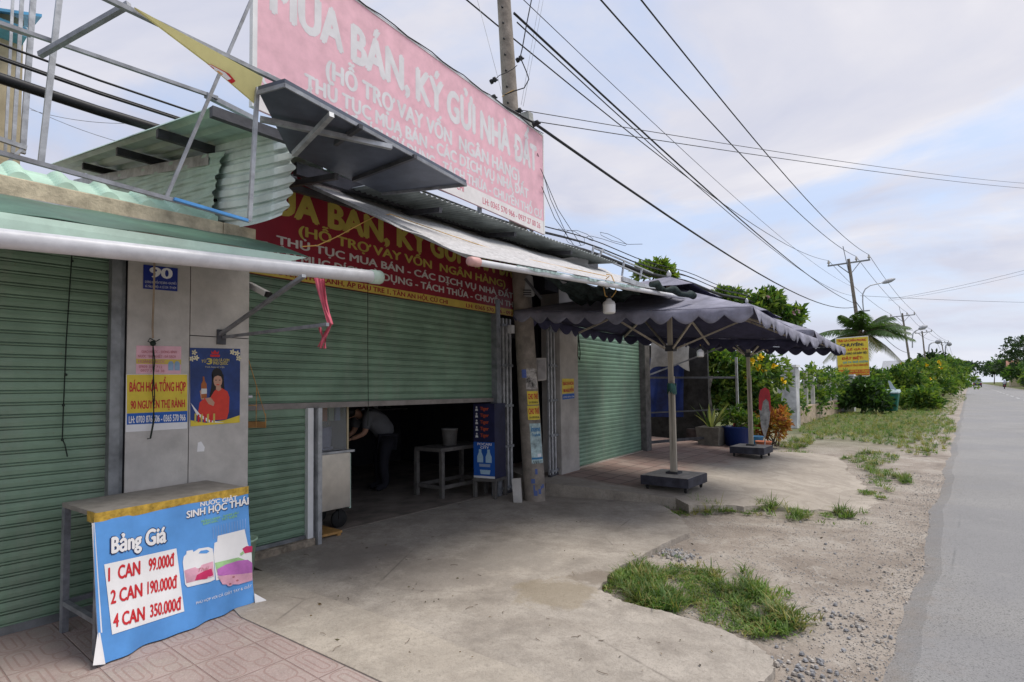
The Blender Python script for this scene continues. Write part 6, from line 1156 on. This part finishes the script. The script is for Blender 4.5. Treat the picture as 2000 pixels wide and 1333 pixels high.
# ------------------------------------------------------------------ far side: gate pillars, fence, signs, poles, hedge, vehicles
def far_side():
    def pillar(label, pts, th, name='gate_pillar'):
        (xa, xb, yb, yt) = pts; q = P((xa+xb)/2, yb, z=0); w = 1.15*abs((P(xb, yb, z=0)-P(xa, yb, z=0)).length); H = P((xa+xb)/2, yt, y=q.y).z; t = thing(name, label, 'pillar', q)
        b = MB(); b.box(q.x-w/2, q.x+w/2, q.y-th/2, q.y+th/2, -.03, H); b.build('shaft', M_['marble'], t, bevel=.02); b = MB(); b.box(q.x-w/2-.04, q.x+w/2+.04, q.y-th/2-.04, q.y+th/2+.04, H, H+.08); b.build('cap', M_['white'], t); return q
    p1 = pillar('veined marble gate pillar beside the flowering bush', (1527, 1558, 835, 718), .5); p2 = pillar('marble pillar below the yellow chicken sign', (1641, 1668, 803, 735), .6)
    t = thing('garden_fence', 'low wall with grey concrete posts between the two marble pillars', 'fence', (p1.x, p1.y+.5, 0)); a, c = Vector((p1.x-.1, p1.y+.5, 0)), Vector((p2.x-.3, p2.y-.5, 0))
    b = MB(); b.beam(a+Vector((0, 0, .3)), c+Vector((0, 0, .3)), .2, .7); b.build('low_wall', mat('peach render', (.42, .33, .24), .9, .2), t)
    for k in range(9): q = a.lerp(c, k/8); b = MB(); b.box(q.x-.07, q.x+.07, q.y-.07, q.y+.07, 0, 2.1); b.build('fence_post', M_['panel'], t)
    for z in (1.1, 1.6, 2.0): b = MB(); b.beam(a+Vector((0, 0, z)), c+Vector((0, 0, z)), .02); b.build('fence_wire', M_['rail'], t)
    r = random.Random(50); b = MB()
    for k in range(26): q = a.lerp(c, r.random()); crown(b, [(q+Vector((r.uniform(-.2, .3), 0, r.uniform(.3, 2.1))), (.45, .45, .45))], 110, .2, r, 3)
    tag(b.build('climbing_vine', LG), 'green climbing vine covering the fence between the marble pillars', 'vine')
    q = P(1637, 805, z=0); b = MB(); b.beam((q.x, q.y, 0), (q.x-.1, q.y, 2.4), .12); tag(b.build('gate_post', M_['white']), 'slim white post left of the pillar under the yellow sign', 'post')
    # the yellow sign
    S = lambda x, y, k=0.0: P(x, y, d=34-k); t = thing('hanging_sign', 'yellow sign board with red and black letters above the marble pillar', 'sign', S(1664, 735)); b = MB(); nn = Vector((.62, -.78, 0))
    b.slab([S(1632, 661), S(1636, 737), S(1699, 735), S(1696, 656)], nn*.06); b.build('board', M_['white'], t); b = MB(); b.add([S(x, y)+nn*.01 for x, y in ((1633, 662.5), (1637, 735.6), (1698, 733.6), (1695, 657.5))], [(0, 1, 2, 3)]); b.build('yellow_field', M_['yellow'], t)
    b = MB()
    for s, x0, x1, y, c, mi in (('TRẠI GÀ CHẤN PHONG', 1635, 1691, 667.5, 4.2, 0), ('CHUYÊN:', 1641, 1686, 676.5, 5.5, 1), ('SỈ & LẺ GÀ TA', 1637, 1694, 685, 3.6, 0), ('NHẬN GIAO GÀ ĐÁM TIỆC', 1638, 1694, 692.5, 3.8, 1), ('ĐẶT BIỆT:', 1644, 1685, 702, 4.8, 0), ('GÀ TA THẢ VƯỜN', 1646, 1694, 709, 3.4, 2), ('CHẤT LƯỢNG UY TÍN LÀ HÀNG ĐẦU', 1637, 1695, 716, 3.4, 0)):
        dy = -(x1-x0)*.055; text(b, s, lambda u, v: S(x0+(x1-x0)*u, y+1.5+dy*u-c*v)+nn*.03, mi, .035)
    b.add([S(x, y)+nn*.02 for x, y in ((1637, 723.5), (1637, 735), (1698, 733), (1698, 721.5))], [(0, 1, 2, 3)], 3)
    for s, y in (('0366 4007 009 704 C. DUNG', 728.2), ('ĐC: 432 NG. THỊ NGUYỄN', 733.6)): text(b, s, lambda u, v: S(1638+58*u, y-2*u-3.2*v)+nn*.04, 4, .025)
    b.build('lettering', [mat('sign red print', (.55, .05, .02), .5), flat('sign black print', (.03, .03, .06)), flat('sign teal print', (.05, .35, .40)), mat('sign red band', (.60, .10, .02), .5), M_['yellow']], t)
    b = MB(); b.beam(S(1655, 735)+nn*-.1, P(1655, 803, d=34)+nn*-.1, .06); b.beam(S(1690, 735)+nn*-.1, P(1690, 803, d=34)+nn*-.1, .06); b.build('support', M_['rail'], t)
    # wheelie bin
    q = P(1737, 806, z=0); t = thing('wheelie_bin', 'dark green wheelie bin with open pale lid on the verge', 'bin', q); b = MB(); s0, s1, H = .34, .46, 1.0
    b.hexa([q+Vector((x*s, y*s, z)) for s, z in ((s0, .08), (s1, H)) for x, y in ((-1, -1), (1, -1), (1, 1), (-1, 1))]); b.build('bin_body', M_['bin'], t, bevel=.04); b = MB(); b.hexa([q+Vector(v) for v in ((-.5, -.52, H), (.52, -.52, H), (.52, .5, H+.05), (-.5, .5, H+.05), (-.48, -.45, H+.12), (.48, -.45, H+.10), (.48, .5, H+.20), (-.48, .5, H+.20))]); b.build('lid', mat('pale bin lid', (.33, .42, .42), .5), t, bevel=.03)
    for sx in (-.3, .3): b = MB(); b.lathe([(0, -.03), (.09, -.03), (.1, 0), (.09, .03), (0, .03)], q+Vector((sx, .36, .1)), 14, 0, (1, 0, 0)); b.build('wheel', M_['rubber'], t)
    b = MB(); b.sheet(lambda u, v: q+Vector((.1+.3*u-.1*v, 0, H+.15+.5*v+.08*math.sin(u*5)-.3*u*v)), 6, 6, .02, (0, 1, 0)); tag(b.build('rubbish_bag', flat('pale blue bag', (.45, .52, .58))), 'pale plastic bag standing on the wheelie bin lid', 'bag')
    q = P(1777, 797, z=0); b = MB(); b.lathe([(0, 0), (.45, 0), (.72, .45), (.75, .45), (.75, .50), (.68, .50), (.66, .47), (0, .47)], q, 22); tag(b.build('round_basin', mat('dark red basin', (.25, .03, .03), .5)), 'dark red round basin standing on the verge grass', 'basin')
    # coconut palm
    C0 = P(1684, 652, d=46); B = Vector((C0.x-.3, C0.y, 0)); t = thing('coconut_palm', 'coconut palm with drooping fronds behind the yellow sign', 'palm', B); b = MB(); b.tube([B, B.lerp(C0, .5)+Vector((.2, 0, 0)), C0], [.22, .16, .13], 12); b.build('trunk', M_['bark'], t); r = random.Random(61)
    for k in range(27):
        a = k*2.399; el = r.uniform(-.35, 1.15); L = r.uniform(2.9, 4.0); d = Vector((math.cos(a)*math.cos(el), math.sin(a)*math.cos(el), math.sin(el))); b = MB(); pts = []
        for i in range(11): f = i/10; pts.append(C0+d*L*f+Vector((0, 0, -1.7*f*f*(1-.3*math.sin(el))*(L/3.5))))
        b.tube(pts, [.035*(1-.8*i/10) for i in range(11)], 5, 1)
        for i in range(46):
            f = .12+.88*i/46; j = min(9, int(f*10)); p = pts[j].lerp(pts[j+1], f*10-j); tn = (pts[j+1]-pts[j]).normalized(); s = tn.cross(Vector((0, 0, 1))).normalized(); ll = .95*math.sin(math.pi*(.12+.8*f))+.1
            for sg in (-1, 1):
                dd = (s*sg*.8+tn*.55+Vector((0, 0, -.55-.3*r.random()))).normalized(); w = tn*.03; e = p+dd*ll; m = p+dd*ll*.5+Vector((0, 0, .03)); o = len(b.v); b.v += [p-w, p+w, m+w*1.1, m-w*1.1, e]; b.f += [[o, o+1, o+2, o+3], [o+3, o+2, o+4]]; mi = 0 if el > .1 else 2; b.m += [mi, mi]; b.sm += [False, False]
        b.build('frond', [leafmat('palm green', (.075, .13, .04)), M_['bark'], leafmat('palm olive', (.15, .15, .05))], t)
far_side()
def hedge():
    rr = random.Random(70)
    specs = [(1690, 806, .9, .9, 'round dark bush left of the wheelie bin', LD[:1]+LG[:2]), (1718, 770, 1.6, 1.3, 'tall bright bush just behind the wheelie bin', LG), (1762, 772, 1.5, 1.2, 'green bush right behind the red basin', LG), (1700, 760, 1.5, 1.2, 'leafy bush behind the pillar under the yellow sign', LG), (1800, 800, .7, .55, 'low bush on the grass right of the red basin', LG),
             (1795, 772, 1.5, 1.4, 'bush right of the red basin with no flowers', LG), (1818, 775, 1.4, 1.7, 'yellow flowered roadside bush', LG), (1842, 772, 1.5, 1.9, 'tallest yellow flowered bush of the roadside hedge', LG), (1858, 768, 1.6, 1.8, 'light green bush after the yellow flowered ones', [LG[2], LG[0], LG[2]]), (1870, 764, 1.8, 2.2, 'olive bush near the far end of the hedge', LG), (1880, 760, 2.2, 2.4, 'last green bush of the hedge by the distant road', LG)]
    for i, (px, py, rx, rz, lab, mats) in enumerate(specs):
        q = P(px, py, z=0)
        if i in (1, 2, 3, 5): q = Vector(q)*1.0; q = P(px, 797 if i in (1, 3) else 792, z=0)+Vector((-1.0, 2, 0))
        elif i > 5: q = P(px, 785-(i-6)*3.5, z=0)+Vector((-1.2, 0, 0))
        q.z = 0; fl = None
        if i in (6, 7): fl = [q+Vector((rr.uniform(-.5, 1)*rx, -rx*rr.uniform(.5, 1.0), rr.uniform(.5, 2.1)*rz*.85)) for k in range(12)]
        shrub('roadside_bush', lab, 'bush', q, [((0, 0, rz*.9), (rx, rx, rz)), ((rx*.6, -.3, rz*.55), (rx*.7, rx*.7, rz*.6)), ((-rx*.7, .3, rz*.7), (rx*.7, rx*.7, rz*.7)), ((.1, -.6, rz*1.5), (rx*.55, rx*.5, rz*.45))], 2600 if i < 6 else 2200, .30+.05*(i > 6), mats, 80+i, 'bushes of the roadside hedge', fl, .18, 7)
    def tree(lab, base, h, w, n, size, mats, seed, shape='flat', group=None):
        r = random.Random(seed); B = Vector(base); t = thing('broadleaf_tree', lab, 'tree', B, group); top = B+Vector((r.uniform(-.3, .3), 0, h*.62)); b = MB(); b.tube([B, B.lerp(top, .5)+Vector((.15, 0, 0)), top], [.2*h/8, .15*h/8, .09*h/8], 9); blobs = []
        for k in range(9):
            a = k*2.4; rad = w*(.25+.65*r.random()); c = B+Vector((math.cos(a)*rad, math.sin(a)*rad, h*(.52+.48*r.random()))); b.tube([B.lerp(top, .75), (top+c)/2, c], [.07*h/8, .05*h/8, .02], 6); blobs.append((c, (w*.42, w*.42, h*(.07 if shape == 'flat' else .15))))
        b.build('trunk', M_['bark'], t); b = MB(); crown(b, blobs, n, size, r, 3, .5, 8, -1.1); b.build('crown', mats, t)
    tree('tall dark spreading tree at the right edge of the photo', (12.0, 152, 0), 13.0, 6.0, 3600, .55, LD, 101); tree('dark layered tree left of the tallest one across the road', (10.5, 178, 0), 9.5, 5.0, 2400, .5, LD, 102); tree('rounded mid green tree by the far right roadside', (9.6, 128, 0), 4.2, 2.6, 2000, .5, LG, 103, 'r'); tree('yellowish small tree beside the far roadside', (10.2, 118, 0), 4.8, 1.4, 900, .5, [LG[2], LO[2], LG[0]], 104, 'r')
    for k, (x, y, h, w) in enumerate(((11.0, 200, 6.0, 4.5), (11.5, 235, 7, 5.5), (12, 280, 8, 7), (13, 340, 9, 8), (-5.5, 190, 6.5, 4), (-6.0, 165, 7.0, 3.5), (-6, 240, 8, 6), (-7, 320, 10, 9), (-9, 420, 12, 12), (12, 460, 12, 14))):
        tree(('dark green tree across the road behind the motorbike', 'dark tree farther along the right roadside', 'hazy tree beyond the rust roof', 'distant tree on the right horizon', 'thin crowned tree beyond the left hedge', 'feathery tree above the end of the left hedge', 'distant tree left of the truck', 'far hazy tree on the left of the road', 'farthest tree left of the road end', 'farthest tree right of the road end')[k], (x, y, 0), h, w, 1300, .7+.002*y, LD if k % 2 else [LD[1], LG[1], LG[0]], 110+k, 'r', 'distant roadside trees')
    rr = random.Random(5)
    for k, (x, y, s) in enumerate(((9.0, 95, .8), (9.2, 102, 1.0), (9.0, 110, .9), (9.8, 140, 1.3), (9.6, 150, 1.4), (9.9, 163, 1.5))):
        shrub('verge_bush', ('nearest low bush on the right verge', 'second low bush on the right verge', 'low bush beyond the motorbike', 'dense bush across the road', 'dark bush across the road past the motorbike', 'farthest dense bush on the right verge')[k], 'bush', (x, y, 0), [((0, 0, s), (s*1.2, s*1.5, s)), ((.8, 2, s*.7), (s, s*1.4, s*.8))], 900, .45, LG if k % 2 else LD, 140+k, 'bushes on the right verge', None, .1, 5)
    for lab, x, y, w, dd, h, mt in (('white walled house beyond the palm', float(P(1752, 720, d=78).x), float(P(1752, 720, d=78).y), 2.4, 5, 3.2, M_['white']), ('pale house behind the roadside hedge', float(P(1790, 720, d=105).x), float(P(1790, 720, d=105).y), 4, 6, 3.4, M_['white'])):
        t = thing('far_house', lab, 'house', (x, y, 0)); b = MB(); b.box(x-w/2, x+w/2, y-dd/2, y+dd/2, 0, h); b.build('wall', mt, t); b = MB(); b.add([(x-w/2-.4, y-dd/2-.4, h+.005), (x+w/2+.4, y-dd/2-.4, h+.005), (x+w/2+.4, y+dd/2+.4, h+.005), (x-w/2-.4, y+dd/2+.4, h+.005), (x-w/2-.4, y, h+1.4), (x+w/2+.4, y, h+1.4)], [(0, 1, 5, 4), (2, 3, 4, 5), (0, 4, 3), (1, 2, 5), (3, 2, 1, 0)]); b.build('roof', mat('grey tin roof', (.35, .36, .38), .6), t); b = MB(); b.box(x-.6, x+.6, y-dd/2-.03, y-dd/2-.002, 1.1, 2.3); b.build('window', M_['darksteel'], t)
    x, y = 12.0, 215; t = thing('far_house', 'rust roofed house far along the right roadside', 'house', (x, y, 0)); b = MB(); b.box(x-3, x+3, y-4, y+4, 0, 4.2); b.build('wall', M_['cream'], t); b = MB(); b.add([(x-3.6, y-4.5, 4.21), (x+3.6, y-4.5, 4.21), (x+3.6, y+4.5, 4.21), (x-3.6, y+4.5, 4.21), (x-3.6, y, 7.4), (x+3.6, y, 7.4)], [(0, 1, 5, 4), (2, 3, 4, 5), (0, 4, 3), (1, 2, 5), (3, 2, 1, 0)]); b.build('roof', mat('rust roof', (.36, .17, .12), .8), t)
hedge()
def poles_and_wires():
    def pole(lab, top, base, arm_px, d):
        T, B = P(*top, d=d), P(*base, d=d+.6); B = B+(B-T)*((B.z)/(T.z-B.z)); t = thing('power_pole', lab, 'pole', B, 'power poles along the road'); up = (T-B).normalized(); b = MB(); b.tube([B, T], [.19, .11], 12); b.build('pole_shaft', M_['concrete_pole'], t)
        a, c = P(*arm_px[0], d=d), P(*arm_px[1], d=d); b = MB(); b.beam(a, c, .09, .12); b.build('crossarm', M_['rail'], t); m = (a+c)/2
        for e in (a.lerp(c, .22), a.lerp(c, .78)): b = MB(); b.beam(e, T.lerp(B, (T.z-m.z+.9)/(T.z-B.z)), .05); b.build('brace', M_['rail'], t)
        ins = [a.lerp(c, f) for f in (.02, .68, .98)]; tips = []
        for e in ins: b = MB(); b.lathe([(0, 0), (.05, .0), (.05, .1), (.11, .14), (.11, .2), (.06, .26), (.08, .34), (0, .4)], e+Vector((0, 0, .06)), 10); b.build('insulator', M_['panel'], t); tips.append(e+Vector((0, 0, .44)))
        b = MB(); b.beam(T-Vector((0, 0, 1.2)), T+Vector((-.35, 0, 1.1)), .05); b.build('lightning_rod', M_['rail'], t)
        return tips, T, B
    A = pole('nearest tall power pole with crossarm beyond the palm', (1657, 506), (1690, 735), ((1617, 520), (1699, 508)), 46)
    Bp = pole('second tall power pole with crossarm along the road', (1762, 612), (1780, 728), ((1739, 620), (1787, 615)), 82)
    Cp = pole('third tall power pole with crossarm along the road', (1801, 647), (1809, 722), ((1787, 652), (1820, 648)), 112)
    Dp = pole('fourth power pole, small in the distance', (1839, 668), (1846, 712), ((1829, 670), (1853, 669)), 150); Ep = pole('farthest power pole at the end of the row', (1850, 693), (1854, 716), ((1842, 694), (1860, 694)), 215)
    def wire(lab, a, c, sag, r, grp=None, n=18):
        b = MB(); b.tube([a.lerp(c, k/n)-Vector((0, 0, 4*sag*(k/n)*(1-k/n))) for k in range(n+1)], r, 5); tag(b.build('power_cable', M_['cable']), lab, 'cable', grp)
    ext = lambda p, q, f: p+(p-q)*f
    for lab, px, d0, k, sag, r in (('power line running to the left insulator of the nearest crossarm', (925, -4), 9, 0, .9, .013), ('power line running to the middle insulator of the nearest crossarm', (1176, -8), 10.5, 1, .75, .017), ('rightmost power line to the nearest crossarm', (1254, -8), 11, 2, .75, .017)):
        s = P(*px, d=d0); wire(lab, ext(s, A[0][k], .04), A[0][k], sag, r)
    wire('thick dark cable from the concrete pole to the nearest power pole', P(1004, 26, d=7.6), P(1667, 592, d=46), .55, .018); wire('second dark cable from the concrete pole just under the first', P(1010, 44, d=7.6), P(1666, 578, d=46.2), .8, .010)
    wire('thickest cable from the billboard corner down to the nearest power pole', P(1042, 240, d=7.75), P(1669, 600, d=46), .9, .022); wire('thin cable passing over the concrete pole', P(1012, -10, d=9), P(1664, 560, d=46.4), .6, .007)
    wire('cable lying along the top of the billboard to the pole', P(860, 125, x=-4.9), P(1042, 240, d=7.75), .03, .016)
    wire('thin wire crossing the sky above the road', P(1022, 216, d=7.8), P(2060, 362, d=26), .18, .006); wire('lower thin wire crossing the sky to the right edge', P(1036, 236, d=7.8), P(2060, 372, d=27), .15, .007)
    wire('faint wire across the road from the nearest lamp', P(1680, 578, d=46), P(2060, 592, d=60), .1, .014); wire('faint rising wire at the right edge of the sky', P(1735, 585, d=46), P(2060, 512, d=40), .2, .010); wire('second faint rising wire at the right edge', P(1735, 588, d=46), P(2060, 520, d=40), .2, .008)
    for k, n in enumerate(('left', 'middle', 'right')):
        wire('span from the first to the second power pole, %s insulator' % n, A[0][k], Bp[0][k], .5, .018, 'power line spans'); wire('span from the second to the third power pole, %s insulator' % n, Bp[0][k], Cp[0][k], .5, .022, 'power line spans'); wire('span from the third to the fourth power pole, %s insulator' % n, Cp[0][k], Dp[0][k], .5, .026, 'power line spans'); wire('span from the fourth to the last power pole, %s insulator' % n, Dp[0][k], Ep[0][k], .5, .03, 'power line spans')
    wire('low telephone cable between the first two power poles', P(1672, 590, d=46), P(1777, 690, d=82), 1.0, .03); wire('low telephone cable between the second and third power poles', P(1777, 700, d=82), P(1807, 695, d=112), .9, .05); wire('low telephone cable past the third power pole', P(1807, 695, d=112), P(1842, 715, d=150), .9, .06)
    # thick telecom bundle behind the roofs
    a, c = P(-30, 143, x=-5.75), P(1262, 530, x=-5.75)
    for k, (dx, dz, r, lab) in enumerate(((0, 0, .043, 'thick black bundle of telecom cables running behind the roofs'), (.05, .13, .012, 'thin cable just above the thick telecom bundle'), (-.05, .19, .010, 'second thin cable above the thick telecom bundle'), (.02, .26, .010, 'topmost thin cable above the telecom bundle'))):
        o = Vector((dx, 0, dz)); b = MB(); b.tube([a+o+(c-a)*(i/30)*1.9+Vector((0, 0, -.04*math.sin(i*.9))) for i in range(31)], r, 9); tag(b.build('telecom_cable', M_['cable']), lab, 'cable')
    for k, (p, q) in enumerate((((1050, 300), (1112, 470)), ((1056, 330), (1135, 480)), ((1058, 365), (1120, 478)))):
        b = MB(); b.tube([P(*p, d=7.9), P((p[0]+q[0])/2-6, (p[1]+q[1])/2+4, d=8.6), P(*q, d=9.4)], .005, 5); tag(b.build('drop_wire', M_['cable']), ('leftmost thin wire hanging down right of the billboard', 'rightmost thin wire hanging down right of the billboard', 'middle thin wire hanging down right of the billboard')[k], 'wire')
    b = MB(); r = random.Random(3); q = P(1090, 462, d=9); b.tube([q+Vector((.25*math.sin(k*.8)+.03*k, .25*math.sin(k*.5)+.04*k, .12*math.cos(k*.9))) for k in range(26)], .004, 5); tag(b.build('wire_tangle', M_['cable']), 'tangle of thin wires at the corner under the billboard', 'wire')
    for k, (pa, pb, lab) in enumerate((((931, -5), (985, 200), 'thin stay wire left of the concrete pole'), ((1055, -5), (1018, 205), 'thin pale wire right of the concrete pole'), ((1062, -5), (1022, 208), 'second thin pale wire right of the concrete pole'), ((55, 210), (330, 300), 'thin sagging wire over the middle roof edge'), ((60, 215), (290, 240), 'thin straight wire behind the bare sign frame'))):
        d = 9 if k < 3 else 8; b = MB(); a, c = P(*pa, d=d), P(*pb, d=d-.6); b.tube([a.lerp(c, i/10)-Vector((0, 0, (.3 if k > 2 else 0)*(i/10)*(1-i/10))) for i in range(11)], .0035, 4); tag(b.build('thin_wire', M_['rail']), lab, 'wire')
    # street lamps
    def lamp(lab, pts, head, d, foot):
        t = thing('street_lamp', lab, 'street lamp', P(*foot, d=d), 'street lamps along the road'); b = MB(); b.tube([P(*foot, d=d)]+[P(*p, d=d) for p in pts], .045*d/46, 8); b.build('lamp_arm', M_['galv'], t)
        a, c = P(*head[0], d=d), P(*head[1], d=d); b = MB(); n = 7; b.tube([a.lerp(c, i/n) for i in range(n+1)], [.05*d/46*2.2*(.35+1.3*math.sin(math.pi*(.1+.85*i/n))) for i in range(n+1)], 10); b.build('lamp_head', mat('lamp housing', (.35, .36, .38), .5), t)
    lamp('nearest street lamp on the first power pole', ((1685, 590), (1685, 575), (1690, 565), (1700, 558), (1726, 552)), ((1724, 553), (1748, 545)), 45, (1687, 612)); lamp('second street lamp beside the third power pole', ((1782, 662), (1783, 652), (1788, 647), (1796, 643)), ((1795, 643), (1811, 637)), 95, (1782, 680)); lamp('third street lamp, small with an arched arm', ((1814, 680), (1815, 674), (1820, 670), (1828, 669)), ((1827, 669), (1838, 667)), 130, (1814, 692)); lamp('farthest street lamp with an arm arched towards the road', ((1846, 690), (1847, 676), (1852, 671)), ((1850, 671), (1858, 674)), 150, (1846, 700))
    q = P(1685, 608, d=46); b = MB(); b.box(q.x-.3, q.x+.5, q.y-.05, q.y+.05, q.z-.05, q.z+.05); tag(b.build('lamp_clamp', M_['galv']), 'steel clamp holding the nearest street lamp to its pole', 'clamp')
poles_and_wires()
def vehicles():
    # pickup van seen from behind
    q = P(1909, 752, d=150); x, y = 1.75, float(q.y); x = float(P(1909, 750, y=y).x); t = thing('van', 'dark blue van driving away far down the road', 'van', (x, y, .01)); w = .9; col = flat('van dark blue', (.02, .025, .07), .35)
    b = MB(); b.hexa([(x-w, y-2.2, .45), (x+w, y-2.2, .45), (x+w, y+2.2, .45), (x-w, y+2.2, .45), (x-w, y-2.2, 1.15), (x+w, y-2.2, 1.15), (x+w, y+2.2, 1.15), (x-w, y+2.2, 1.15)]); b.build('body', col, t, bevel=.08)
    b = MB(); b.hexa([(x-w*.95, y-2.1, 1.152), (x+w*.95, y-2.1, 1.152), (x+w*.95, y+1.6, 1.152), (x-w*.95, y+1.6, 1.152), (x-w*.85, y-1.9, 1.95), (x+w*.85, y-1.9, 1.95), (x+w*.85, y+1.2, 1.95), (x-w*.85, y+1.2, 1.95)]); b.build('cabin', flat('van pale glass', (.32, .34, .40), .2), t, bevel=.05)
    b = MB(); b.box(x-w*.9, x+w*.9, y-2.0, y+1.3, 1.955, 2.2); b.build('roof_rack', col, t)
    for sx in (-1, 1):
        b = MB(); b.box(x+sx*.72-.12, x+sx*.72+.12, y-2.24, y-2.203, .8, 1.05); b.build('tail_lamp', M_['tail'], t)
        for sy in (-1.4, 1.4): b = MB(); b.lathe([(0, -.1), (.28, -.1), (.33, -.06), (.33, .06), (.28, .1), (0, .1)], (x+sx*.78, y+sy, .34), 14, 0, (1, 0, 0)); b.build('wheel', M_['rubber'], t)
    x2 = x-2.0; y2 = y+14; t = thing('car', 'small grey car partly hidden left of the dark van', 'car', (x2, y2, .01)); b = MB(); b.box(x2-.85, x2+.85, y2-2, y2+2, .35, .95); b.build('body', flat('car grey', (.2, .21, .23), .35), t, bevel=.1); b = MB(); b.hexa([(x2-.75, y2-1.5, .952), (x2+.75, y2-1.5, .952), (x2+.75, y2+1, .952), (x2-.75, y2+1, .952), (x2-.6, y2-1.1, 1.5), (x2+.6, y2-1.1, 1.5), (x2+.6, y2+.5, 1.5), (x2-.6, y2+.5, 1.5)]); b.build('cabin', M_['black'], t)
    for sx in (-1, 1):
        for sy in (-1.3, 1.3): b = MB(); b.lathe([(0, -.09), (.28, -.09), (.31, 0), (.28, .09), (0, .09)], (x2+sx*.75, y2+sy, .31), 14, 0, (1, 0, 0)); b.build('wheel', M_['rubber'], t)
    q = P(1962, 757, d=112); x, y = float(q.x), float(q.y); t = thing('motorbike', 'red motorbike ridden away on the far right of the road', 'motorbike', (x, y, .01))
    for sy in (-.62, .62): b = MB(); b.lathe([(.2, -.05), (.26, -.05), (.29, 0), (.26, .05), (.2, .05)], (x, y+sy, .30), 16, 0, (1, 0, 0)); b.build('wheel', M_['rubber'], t)
    b = MB(); b.tube([(x, y-.75, .78), (x, y-.3, .70), (x, y, .55), (x, y+.35, .62), (x, y+.55, .95)], [.07, .13, .12, .10, .06], 10); b.build('body', flat('motorbike red', (.35, .02, .03), .35), t); b = MB(); b.tube([(x-.34, y+.42, 1.02), (x, y+.52, 1.0), (x+.34, y+.42, 1.02)], .02, 8); b.build('handlebar', M_['darksteel'], t)
    b = MB(); b.tube([(x, y-.55, .82), (x, y-.1, .80), (x, y+.12, .76)], [.10, .13, .08], 10); b.build('saddle', M_['black'], t); b = MB(); b.ball((x, y-.80, .74), .06, 0, 8); b.build('tail_lamp', M_['tail'], t)
    t = thing('person', 'rider in a white shirt and pale helmet on the red motorbike', 'person', (x, y-.1, .8)); z = .9
    pts = [(x, y-.12, z, .15), (x, y-.08, z+.25, .15), (x, y-.03, z+.48, .17), (x, y, z+.58, .06), (x, y+.02, z+.72, .10), (x-.2, y, z+.46, .07), (x-.3, y+.2, z+.25, .05), (x-.28, y+.42, z+.14, .04), (x+.2, y, z+.46, .07), (x+.3, y+.2, z+.25, .05), (x+.28, y+.42, z+.14, .04), (x-.14, y+.3, z-.08, .09), (x-.15, y+.2, z-.5, .06), (x+.14, y+.3, z-.08, .09), (x+.15, y+.2, z-.5, .06)]
    skin_body('body', pts, [(0, 1), (1, 2), (2, 3), (3, 4), (2, 5), (5, 6), (6, 7), (2, 8), (8, 9), (9, 10), (0, 11), (11, 12), (0, 13), (13, 14)], flat('white riding shirt', (.5, .5, .55), .8), t)
    b = MB(); b.ball((x, y+.02, z+.76), .14, 0, 12); b.build('helmet', flat('pale helmet', (.4, .45, .6), .3), t)
    for sx in (-1, 1): b = MB(); b.tube([(x+sx*.11, y-.1, z-.02), (x+sx*.16, y+.3, z-.06), (x+sx*.16, y+.18, z-.5)], [.11, .10, .07], 8); b.build('trouser_leg', M_['trousers'], t)
vehicles()
